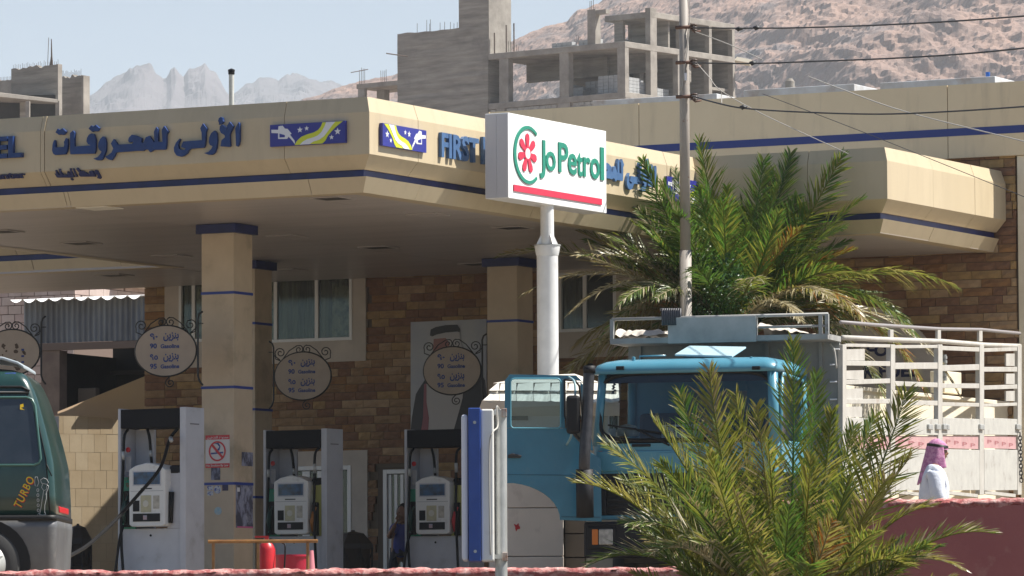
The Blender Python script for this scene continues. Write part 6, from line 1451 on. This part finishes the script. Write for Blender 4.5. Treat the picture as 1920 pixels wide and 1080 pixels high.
# --- front palm bush
bush = thing('young_palm', 'bushy young palm with yellow green fronds in front of the maroon wall', 'palm', at(1470, 1250, 39.3))
cx0 = 1470
FR = [ # tip px, tip py, tip depth, bulge(x,z), mats, len
 (1330, 693, 39.0, (-.05, .05), (2, 3, 4), .42), (1487, 640, 39.8, (.02, .02), (7, 0, 2), .42), (1225, 790, 38.9, (-.02, .12), (2, 0, 3), .40), (1132, 832, 38.6, (-.02, .14), (2, 3, 0), .38),
 (1083, 905, 38.4, (.0, .20), (2, 3, 3), .42), (1275, 735, 39.6, (-.04, .06), (0, 2, 7), .38), (1380, 740, 39.9, (-.03, .03), (2, 0, 3), .40), (1418, 760, 38.8, (.0, .04), (3, 4, 2), .36),
 (1700, 735, 39.2, (.06, .06), (0, 2, 3), .44), (1600, 800, 39.6, (.04, .06), (0, 2, 1), .38), (1560, 770, 38.9, (.03, .05), (2, 3, 0), .36), (1705, 860, 38.6, (.05, .14), (2, 3, 4), .40),
 (1740, 950, 38.5, (.02, .20), (2, 3, 6), .40), (1862, 1000, 38.8, (.02, .24), (2, 0, 6), .34), (1800, 1065, 38.2, (.0, .28), (6, 4, 3), .34), (1660, 900, 38.2, (.03, .10), (3, 2, 4), .42),
 (1180, 980, 38.3, (.0, .24), (1, 0, 6), .36), (1105, 1060, 38.5, (.0, .30), (0, 6, 1), .34), (1240, 870, 38.3, (-.02, .12), (0, 1, 2), .38), (1330, 850, 38.1, (-.02, .06), (2, 0, 3), .36),
 (1440, 830, 38.0, (.0, .03), (2, 3, 0), .36), (1520, 860, 38.1, (.01, .03), (3, 0, 2), .36), (1590, 900, 37.9, (.03, .05), (0, 1, 2), .36), (1290, 940, 37.9, (-.02, .12), (1, 0, 4), .38),
 (1380, 930, 37.8, (-.01, .05), (2, 3, 4), .36), (1480, 950, 37.7, (.0, .04), (0, 7, 1), .34), (1560, 980, 37.7, (.02, .10), (4, 3, 5), .34), (1640, 1000, 37.9, (.02, .16), (0, 2, 3), .36),
 (1220, 1040, 38.0, (.0, .28), (6, 1, 4), .34), (1700, 1060, 38.1, (.0, .28), (2, 3, 0), .36), (1310, 1020, 37.7, (-.02, .20), (0, 3, 6), .34), (1430, 1040, 37.6, (-.01, .10), (3, 4, 0), .32), (1520, 1060, 37.5, (.02, .14), (2, 7, 0), .32),
 (1530, 700, 40.0, (.03, .02), (7, 0, 0), .38), (1345, 800, 40.1, (-.03, .03), (1, 0, 2), .38), (1640, 780, 40.0, (.04, .05), (0, 1, 2), .36), (1170, 900, 39.6, (-.02, .16), (2, 0, 0), .38)]
for i, (px, py, Y, bu, ms, ll) in enumerate(FR):
    b0 = at(cx0 + (px - cx0) * .10 + rng.uniform(-14, 14), 1235 + rng.uniform(-20, 30), 39.3 + (Y - 39.3) * .2)
    frond(b0, at(px, py, Y), bush, (bu[0], -.02, bu[1] + .04), n=78, ll=ll * 1.0, w=.0068, mats=ms, start=.20, ang=52, droop=.10, seed=100 + i, stem=.017, vee=rng.uniform(12, 40), twist=rng.uniform(-.5, .5))
for i in range(48):
    px = rng.gauss(1450, 185); py = rng.uniform(860, 1090) + abs(px - 1440) * .35; Y = rng.uniform(38.2, 40.4)
    b0 = at(cx0 + (px - cx0) * .15 + rng.uniform(-20, 20), 1240 + rng.uniform(-20, 40), 39.3 + (Y - 39.3) * .3)
    frond(b0, at(px, py, Y), bush, ((px - cx0) / 6000, 0, rng.uniform(.05, .22)), n=62, ll=rng.uniform(.26, .38), w=.0068, mats=rng.choice([(0, 1, 2), (1, 2, 0), (2, 3, 4), (0, 4, 1), (3, 6, 4), (1, 0, 7), (6, 4, 3)]), start=.2, ang=46, droop=.15, seed=300 + i, stem=.014, vee=rng.uniform(10, 40), twist=rng.uniform(-.8, .8))
for k in range(9):
    a = k * .7; q = MB(); b_ = at(1470, 1250, 39.3); q.tube([(b_.x + .06 * cos(a), b_.y + .06 * sin(a), -1.6), (b_.x + .1 * cos(a), b_.y + .1 * sin(a), b_.z + .1)], [.07, .04], 7); q.build('trunk_sheath', mat('palm fibre', (.16, .11, .06), .9, col2=(.09, .06, .035), nscale=9), bush, smooth=2)
# --- date palm behind the lorry
DP = 63.4
palm = thing('date_palm', 'large date palm with green and rusty fronds behind the lorry cab', 'palm', at(1370, 1150, DP))
tb = at(1372, 640, DP)
q = MB()
rings = []
for k in range(30):
    z = GZ + (tb.z + .15 - GZ) * k / 29; r = .20 + .03 * sin(k * 2.2) + (.05 if k > 24 else 0); rings.append([(tb.x + r * cos(a) * (1 + .06 * sin(3 * a + k)), DP + r * sin(a), z) for a in [2 * pi * j / 12 for j in range(12)]])
q.loft(rings); q.build('trunk', mat('palm bark', (.17, .12, .075), .95, col2=(.08, .055, .035), nscale=8, bump=1, bscale=12), palm, smooth=2)
PF = [(1310, 262, 63.0, (.02, .04), (0, 2, 7), .62), (1318, 330, 62.5, (.02, .04), (7, 0, 1), .6), (1432, 300, 63.5, (.02, .04), (7, 0, 0), .62), (1482, 288, 63.9, (.03, .05), (7, 1, 0), .62), (1578, 292, 63.3, (.06, .06), (2, 0, 7), .60), (1614, 375, 63.0, (.05, .16), (0, 2, 7), .62),
 (1790, 535, 62.6, (.0, .26), (2, 0, 3), .62), (1715, 625, 62.4, (.08, .34), (0, 2, 7), .60), (1735, 735, 62.6, (.12, .40), (2, 5, 3), .55), (1700, 665, 62.9, (.06, .30), (5, 3, 4), .5), (1600, 470, 63.2, (.04, .14), (3, 5, 2), .5),
 (1500, 430, 62.3, (.02, .16), (3, 5, 2), .5), (950, 400, 62.6, (-.04, .16), (4, 0, 2), .5), (935, 480, 62.2, (-.02, .22), (6, 0, 4), .52), (978, 553, 61.8, (.0, .26), (6, 4, 4), .45), (1060, 380, 63.0, (-.04, .12), (0, 1, 2), .55),
 (1150, 335, 63.4, (-.04, .08), (0, 6, 1), .58), (1205, 300, 63.0, (-.04, .06), (0, 1, 7), .56), (1240, 345, 62.6, (-.02, .06), (6, 0, 1), .58), (1085, 480, 61.8, (.0, .20), (6, 4, 0), .5), (1065, 590, 61.6, (.02, .34), (6, 4, 6), .42), (1130, 440, 62.2, (-.02, .14), (0, 6, 1), .55), (1190, 420, 61.9, (-.01, .10), (7, 0, 2), .58),
 (1160, 570, 61.5, (.0, .28), (6, 1, 0), .45), (1120, 645, 61.6, (.0, .36), (6, 4, 1), .4), (1270, 400, 61.9, (-.01, .06), (0, 7, 1), .6), (1355, 380, 62.0, (.0, .05), (0, 2, 7), .6), (1400, 350, 64.4, (.02, .05), (0, 1, 7), .6), (1460, 400, 62.0, (.03, .08), (7, 0, 2), .58), (1540, 400, 64.2, (.05, .10), (0, 1, 1), .58),
 (1560, 560, 61.8, (.04, .26), (6, 4, 3), .48), (1500, 600, 61.6, (.03, .30), (6, 6, 4), .45), (1620, 600, 62.0, (.06, .34), (4, 5, 3), .48), (1680, 800, 63.0, (.12, .46), (1, 6, 2), .42), (1640, 520, 62.6, (.06, .24), (3, 2, 0), .5), (1230, 560, 61.5, (-.01, .22), (6, 1, 0), .46), (1300, 500, 61.4, (.0, .14), (0, 1, 7), .55), (1420, 520, 61.4, (.02, .16), (2, 6, 0), .5), (1800, 745, 63.6, (.14, .34), (6, 4, 6), .38)]
for i, (px, py, Y, bu, ms, ll) in enumerate(PF):
    b0 = at(1372 + (px - 1372) * .06 + rng.uniform(-8, 8), 625 + rng.uniform(-20, 20), DP + (Y - DP) * .12)
    frond(b0, at(px, py, Y), palm, (bu[0], 0, bu[1]), n=82, ll=ll * .82, w=.0092, mats=ms, start=.14, ang=50, droop=.14 if py < 500 else .38, seed=600 + i, stem=.022, vee=rng.uniform(10, 36), twist=rng.uniform(-.4, .4))
for i in range(58):
    a = rng.uniform(0, 2 * pi); el = rng.uniform(-.35, 1.25); L_f = rng.uniform(1.4, 2.3)
    b0 = Vector((tb.x + .1 * cos(a), DP + .1 * sin(a), tb.z + .05)); d = Vector((cos(a) * cos(el), sin(a) * cos(el) * .75, sin(el))) * L_f
    if d.y > 1.3: d.y = 1.3
    frond(b0, b0 + d, palm, (cos(a) * .05, 0, .10 + .16 * (1 - sin(max(0, el)))), n=64, ll=rng.uniform(.36, .48), w=.0092, mats=rng.choice([(0, 1, 7), (7, 0, 7), (0, 7, 2), (1, 6, 0), (0, 2, 7)]) if el > .1 else rng.choice([(6, 4, 1), (6, 4, 3), (6, 1, 4)]), start=.14, ang=46, droop=.2 if el > .3 else .4, seed=800 + i, stem=.02, vee=rng.uniform(5, 36), twist=rng.uniform(-.6, .6))
# leafy creeper around the trunk
cr = thing('leafy_creeper', 'small-leaved green creeper growing round the date palm trunk', 'creeper', at(1360, 1150, 62.6))
q = MB(); q.tube([(tb.x - .1, 62.9, GZ), (tb.x - .2, 62.6, tb.z - 1.0), (tb.x - .25, 62.5, tb.z)], [.03, .02, .01], 6); q.build('stem', mat('creeper stem', (.10, .07, .04), .9), cr, smooth=2)
q = MB(); c = at(1345, 560, 62.5)
for i in range(2600):
    a = rng.uniform(0, 2 * pi); b = rng.uniform(-1, 1); rr_ = rng.uniform(.25, 1) ** .5
    p = c + Vector((cos(a) * sqrt(1 - b * b) * .42 * rr_, sin(a) * sqrt(1 - b * b) * .35 * rr_, b * .62 * rr_)); p += Vector(noise.noise_vector(p * 3)) * .1
    n_ = Vector((rng.uniform(-1, 1), rng.uniform(-1, .3), rng.uniform(0, 1))).normalized(); u_ = n_.orthogonal().normalized(); v_ = n_.cross(u_); s_l = rng.uniform(.018, .034)
    q.add([p - u_ * s_l, p + v_ * s_l * .5, p + u_ * s_l, p - v_ * s_l * .5], [(0, 1, 2, 3)], rng.randrange(2))
q.build('foliage', [mat('creeper leaf', (.06, .14, .025), .35, trans=.25), mat('creeper leaf dark', (.035, .09, .02), .35, trans=.2)], cr, kind='stuff')

# ================================================================ people
def skinned(name, J, E, m, par, sub=2):
    me = bpy.data.meshes.new(name); ks = list(J); idx = {k: i for i, k in enumerate(ks)}
    I = omat(par).inverted(); me.from_pydata([tuple(I @ Vector(J[k][0])) for k in ks], [(idx[a], idx[b]) for a, b in E], [])
    o = bpy.data.objects.new(name, me); COL.objects.link(o); o.parent = par; OM[o.name] = omat(par)
    md = o.modifiers.new('skin', 'SKIN'); md.use_smooth_shade = True
    for i, k in enumerate(ks):
        r = J[k][1]; r = r if isinstance(r, tuple) else (r, r); me.skin_vertices[0].data[i].radius = r
    me.skin_vertices[0].data[idx[ks[0]]].use_root = True
    s = o.modifiers.new('sub', 'SUBSURF'); s.levels = sub; s.render_levels = sub
    me.materials.append(m); return o
m_skin = mat('brown skin', (.22, .11, .065), .5); m_hair = mat('dark hair', (.012, .010, .009), .6)
def head_mesh(t, c, s, yaw, m):
    """head facing local +x rotated by yaw, c = centre, s = half height; one continuous surface with brow, nose, lips, chin"""
    R_ = Matrix.Translation(c) @ Matrix.Rotation(yaw, 4, 'Z'); q = MB(R_)
    def f(u, v):
        ph = (u - .5) * 2 * pi; th_ = (v - .5) * pi; x = cos(ph) * cos(th_); y = sin(ph) * cos(th_); z = sin(th_)
        fx = x * .80 * s; fy = y * .64 * s * (1 - .16 * max(0, -z)); fz = z * s
        if x > 0:
            w = math.exp(-(y / .16) ** 2)
            fx += s * (.20 * w * math.exp(-((z + .12) / .16) ** 2) + .08 * w * math.exp(-((z + .42) / .07) ** 2) + .10 * w * math.exp(-((z + .75) / .16) ** 2) + .05 * math.exp(-(y / .4) ** 2) * math.exp(-((z - .16) / .1) ** 2))
            for e in (-1, 1): fx -= s * .07 * math.exp(-((y - e * .32) / .14) ** 2 - ((z - .02) / .1) ** 2)
        else: fx *= 1.08
        return Vector((fx, fy, fz))
    q.grid(f, 48, 32, 0); o = q.build('head', m, t, smooth=True)
    for e in (-1, 1):
        q = MB(R_); q.lathe((.70 * s, e * .235 * s, .02 * s), [(.001, -.06 * s), (.06 * s, -.03 * s), (.075 * s, 0), (.06 * s, .03 * s), (.001, .06 * s)], 10); b = q.build('eye', mat('eye', (.05, .035, .03), .2), t, smooth=True)
        q = MB(R_); q.loft([[(x * s, e * (.60 + o_) * s, (z + .0) * s) for x, z in ((.02, -.12), (.12, -.02), (.10, .16), (-.02, .18), (-.08, .02))] for o_ in (0, .07)]); q.build('ear', m, t, smooth=True)
    q = MB(R_); q.tube([(.78 * s, -.15 * s, -.43 * s), (.86 * s, 0, -.42 * s), (.78 * s, .15 * s, -.43 * s)], .025 * s, 6); q.build('lips', mat('lips', (.18, .07, .05), .5), t, smooth=True)
    return R_
def hand(t, w, d, up, s, m, curl=.5, flip=1):
    """palm and five fingers from wrist w along d"""
    d = d.normalized(); sd_ = d.cross(up).normalized(); n = sd_.cross(d)
    J = {'w': (w, .022 * s), 'p': (w + d * .045 * s, (.036 * s, .018 * s)), 'k': (w + d * .085 * s, (.038 * s, .015 * s))}
    o = skinned('palm', J, [('w', 'p'), ('p', 'k')], m, t, 2)
    for i, L_ in enumerate((.068, .078, .072, .056)):
        b = w + d * .085 * s + sd_ * (-.027 + .018 * i) * s; a1 = curl * .5; dd = (d * cos(a1) - n * sin(a1)); p1 = b + dd * L_ * .5 * s; d2 = d * cos(a1 * 2.4) - n * sin(a1 * 2.4); p2 = p1 + d2 * L_ * .5 * s
        q = MB(); q.tube([b - d * .02 * s, b, p1, p2], [.009 * s, .0095 * s, .0085 * s, .006 * s], 8); q.build('finger', m, t, smooth=2)
    b = w + d * .03 * s - sd_ * .03 * s * flip; dt = (d * .7 - sd_ * flip * .7); q = MB(); q.tube([b, b + dt * .035 * s, b + (dt + d * .4 - n * .3) * .06 * s], [.012 * s, .011 * s, .008 * s], 8); q.build('thumb', m, t, smooth=2)
def V(x, y, z): return Vector((x, y, z))
# man in white robe and pink headcloth, walking to the right behind the high wall
hp_ = at(1757, 848, 47.5); man = thing('person', 'man in white robe and pink headcloth walking behind the maroon wall', 'person', (hp_.x, 47.5, GZ))
cx_, cy_, hz = hp_.x, 47.5, hp_.z; H_ = hz + .12 - GZ
sc_ = H_ / 1.75
def M_(x, y, z): return V(cx_ - .03 + x * sc_, cy_ + y * sc_, GZ + z * sc_)
J = {'pel': (M_(-.03, 0, .95), (.15, .13)), 'ch': (M_(0.01, 0, 1.25), (.16, .14)), 'sh': (M_(.0, 0, 1.42), (.13, .10)), 'nk': (M_(.02, 0, 1.50), .055), 'hd': (M_(.045, 0, 1.58), .06),
 'sl': (M_(0, -.20, 1.40), .065), 'el': (M_(.02, -.25, 1.13), .045), 'wl': (M_(.16, -.24, .93), .028), 'sr': (M_(0, .20, 1.40), .065), 'er': (M_(-.08, .25, 1.13), .045), 'wr': (M_(-.02, .25, .90), .028),
 'hl': (M_(.0, -.1, .90), .09), 'kl': (M_(.18, -.1, .50), .06), 'al': (M_(.24, -.1, .09), .04), 'fl': (M_(.38, -.1, .04), .035), 'hr': (M_(-.02, .1, .90), .09), 'kr': (M_(-.08, .1, .5), .06), 'ar': (M_(-.26, .1, .12), .04), 'fr': (M_(-.14, .1, .04), .035)}
EE = [('pel', 'ch'), ('ch', 'sh'), ('sh', 'nk'), ('nk', 'hd'), ('sh', 'sl'), ('sl', 'el'), ('el', 'wl'), ('sh', 'sr'), ('sr', 'er'), ('er', 'wr'), ('pel', 'hl'), ('hl', 'kl'), ('kl', 'al'), ('al', 'fl'), ('pel', 'hr'), ('hr', 'kr'), ('kr', 'ar'), ('ar', 'fr')]
skinned('body', J, EE, m_skin, man)
m_thobe = mat('white robe cloth', (.72, .75, .82), .8, col2=(.62, .66, .75), nscale=6, bump=.6, bscale=10)
g_ = .022
JR = {'pel': (M_(-.03, 0, .97), (.20, .16)), 'ch': (M_(0.01, 0, 1.23), (.195, .16)), 'sh': (M_(.0, 0, 1.41), (.15, .12)), 'ck': (M_(.015, 0, 1.475), .075), 'sl': (M_(0, -.19, 1.395), .088), 'el': (M_(.02, -.25, 1.13), .075), 'wl': (M_(.14, -.24, .96), .058), 'sr': (M_(0, .19, 1.395), .088), 'er': (M_(-.08, .25, 1.13), .075), 'wr': (M_(-.03, .25, .93), .058)}
skinned('robe_top', JR, [('pel', 'ch'), ('ch', 'sh'), ('sh', 'ck'), ('sh', 'sl'), ('sl', 'el'), ('el', 'wl'), ('sh', 'sr'), ('sr', 'er'), ('er', 'wr')], m_thobe, man)
q = MB(); rings = []
for k in range(10):
    z = 1.05 - .95 * k / 9; r = .19 + .10 * k / 9; rings.append([M_(-.02 + (r * 1.15) * cos(a) * (1 + .07 * sin(7 * a + k * .4) * k / 9), r * .85 * sin(a), z) for a in [2 * pi * j / 28 for j in range(28)]])
q.loft(rings); q.build('robe_skirt', m_thobe, man, smooth=True)
HC = V(hp_.x + .005, cy_, hz); HR_ = head_mesh(man, HC, .118 * sc_, 0, m_skin)
m_kef = mat('pink checked headcloth', (.56, .27, .42), .8, col2=(.42, .15, .30), nscale=30, lo=.45, hi=.55, bump=.4, bscale=14)
s = .118 * sc_
q = MB()
def kef(u, v):     # u round the head from left cheek over the back to right cheek, v from crown down to shoulders
    ph = pi + (u - .5) * 2 * radians(118)
    if v < .45:
        w = v / .45 * radians(86); r = sin(w); z = cos(w) * 1.16 * s
        x = r * cos(ph) * s * 1.02; y = r * sin(ph) * s * .84
        if cos(ph) > 0: x *= 1
    else:
        t = (v - .45) / .55; back = max(0, -cos(ph))
        rr2 = 1 + .35 * t * (1 if back < .3 else .6) + .05 * sin(ph * 9) * t
        z = .08 * s - t * s * (1.5 + 1.5 * back); x = cos(ph) * s * 1.02 * rr2 - back * t * .55 * s; y = sin(ph) * s * (.84 + .25 * t) * (1 + .04 * sin(ph * 7 + t * 4))
    return HC + Vector((x, y, z))
q.grid(kef, 44, 26); o = q.build('headcloth', m_kef, man, smooth=True); sd_m = o.modifiers.new('thick', 'SOLIDIFY'); sd_m.thickness = .008
q = MB()
q.grid(lambda u, v: HC + Vector((cos(2 * pi * u) * sin(v * radians(80)) * s * 1.0, sin(2 * pi * u) * sin(v * radians(80)) * s * .82, cos(v * radians(80)) * 1.15 * s)), 30, 8); q.build('headcloth_top', m_kef, man, smooth=True)
for dz in (.50, .60):
    q = MB(); P_ = [HC + Vector((cos(a) * s * (.93 - dz * .1), sin(a) * s * .78, (dz - .13 * cos(a)) * s)) for a in [2 * pi * i / 30 for i in range(32)]]; q.tube(P_, .011, 7); q.build('head_cord', m_iron, man, smooth=True)
hand(man, J['wl'][0], V(.5, 0, -1), V(0, 1, 0), sc_, m_skin); hand(man, J['wr'][0], V(.2, 0, -1), V(0, 1, 0), sc_, m_skin, flip=-1)

# attendant in blue shirt, half hidden behind the third pump
ap_ = at(757, 960, 66.8); att = thing('person', 'attendant in a blue shirt leaning behind the third fuel pump', 'person', (ap_.x, 66.8, GZ))
ax_, az_ = ap_.x, ap_.z; sc2 = 1.0
def A2(px, py, dy=0): return at(px, py, 66.8 + dy)
gz2 = GZ
J = {'pel': (A2(752, 1052), (.14, .12)), 'ch': (A2(751, 1015), (.15, .12)), 'sh': (A2(752, 992), (.11, .09)), 'nk': (A2(755, 981), .05), 'hd': (A2(757, 972), .055),
 'sl': (A2(741, 990, -.1), .055), 'el': (A2(729, 1008, -.2), .04), 'wl': (A2(741, 984, -.42), .028), 'sr': (A2(765, 991, .1), .055), 'er': (A2(774, 1015, .05), .04), 'wr': (A2(780, 1000, -.2), .028)}
J['hl'] = (V(J['pel'][0].x - .09, 66.8, GZ + .78), .085); J['kl'] = (V(J['pel'][0].x - .10, 66.75, GZ + .42), .06); J['al'] = (V(J['pel'][0].x - .1, 66.8, GZ + .08), .04); J['fl'] = (V(J['pel'][0].x - .1, 66.66, GZ + .04), .035)
J['hr'] = (V(J['pel'][0].x + .09, 66.8, GZ + .78), .085); J['kr'] = (V(J['pel'][0].x + .10, 66.75, GZ + .42), .06); J['ar'] = (V(J['pel'][0].x + .1, 66.8, GZ + .08), .04); J['fr'] = (V(J['pel'][0].x + .1, 66.66, GZ + .04), .035)
skinned('body', J, EE, m_skin, att)
JR = {k: (J[k][0], tuple(x + .02 for x in (J[k][1] if isinstance(J[k][1], tuple) else (J[k][1],) * 2))) for k in ('pel', 'ch', 'sh')}
JR['sl'] = (J['sl'][0], .075); JR['e2'] = (J['sl'][0].lerp(J['el'][0], .6), .068); JR['sr'] = (J['sr'][0], .075); JR['r2'] = (J['sr'][0].lerp(J['er'][0], .6), .068)
skinned('shirt', JR, [('pel', 'ch'), ('ch', 'sh'), ('sh', 'sl'), ('sl', 'e2'), ('sh', 'sr'), ('sr', 'r2')], mat('royal blue shirt', (.06, .08, .32), .8), att)
JT = {'p': (J['pel'][0] + V(0, 0, -.05), (.16, .14)), **{k: (J[k][0], J[k][1] + .025) for k in ('hl', 'kl', 'al', 'hr', 'kr', 'ar')}}
skinned('trousers', JT, [('p', 'hl'), ('hl', 'kl'), ('kl', 'al'), ('p', 'hr'), ('hr', 'kr'), ('kr', 'ar')], mat('dark trousers', (.02, .022, .035), .9), att)
hr_ = head_mesh(att, A2(757, 962), .115, -2.6, m_skin)
q = MB(); hc_ = A2(757, 962); q.grid(lambda u, v: hc_ + Vector((cos(2 * pi * u) * sin(v * 1.75) * .098, sin(2 * pi * u) * sin(v * 1.75) * .085 + .012, cos(v * 1.75) * .128 + .004)), 24, 10); q.build('hair', m_hair, att, smooth=True)
hand(att, J['wl'][0], V(.4, 0, .8), V(0, 1, 0), 1, m_skin); hand(att, J['wr'][0], V(.3, -.4, .5), V(0, 1, 0), 1, m_skin)

# ================================================================ air
hz_ = bpy.data.materials.new('thin desert haze'); hz_.use_nodes = True; t = hz_.node_tree
t.nodes.remove(t.nodes['Principled BSDF']); pv = t.nodes.new('ShaderNodeVolumePrincipled'); pv.inputs['Color'].default_value = (.86, .93, 1, 1); pv.inputs['Density'].default_value = HAZE
pv.inputs['Anisotropy'].default_value = 0.0
t.links.new(pv.outputs[0], t.nodes['Material Output'].inputs['Volume'])
q = MB(); q.box(-3200, 3200, -150, 7000, -3.2, 760); o = q.build('haze', hz_); o['kind'] = 'stuff'
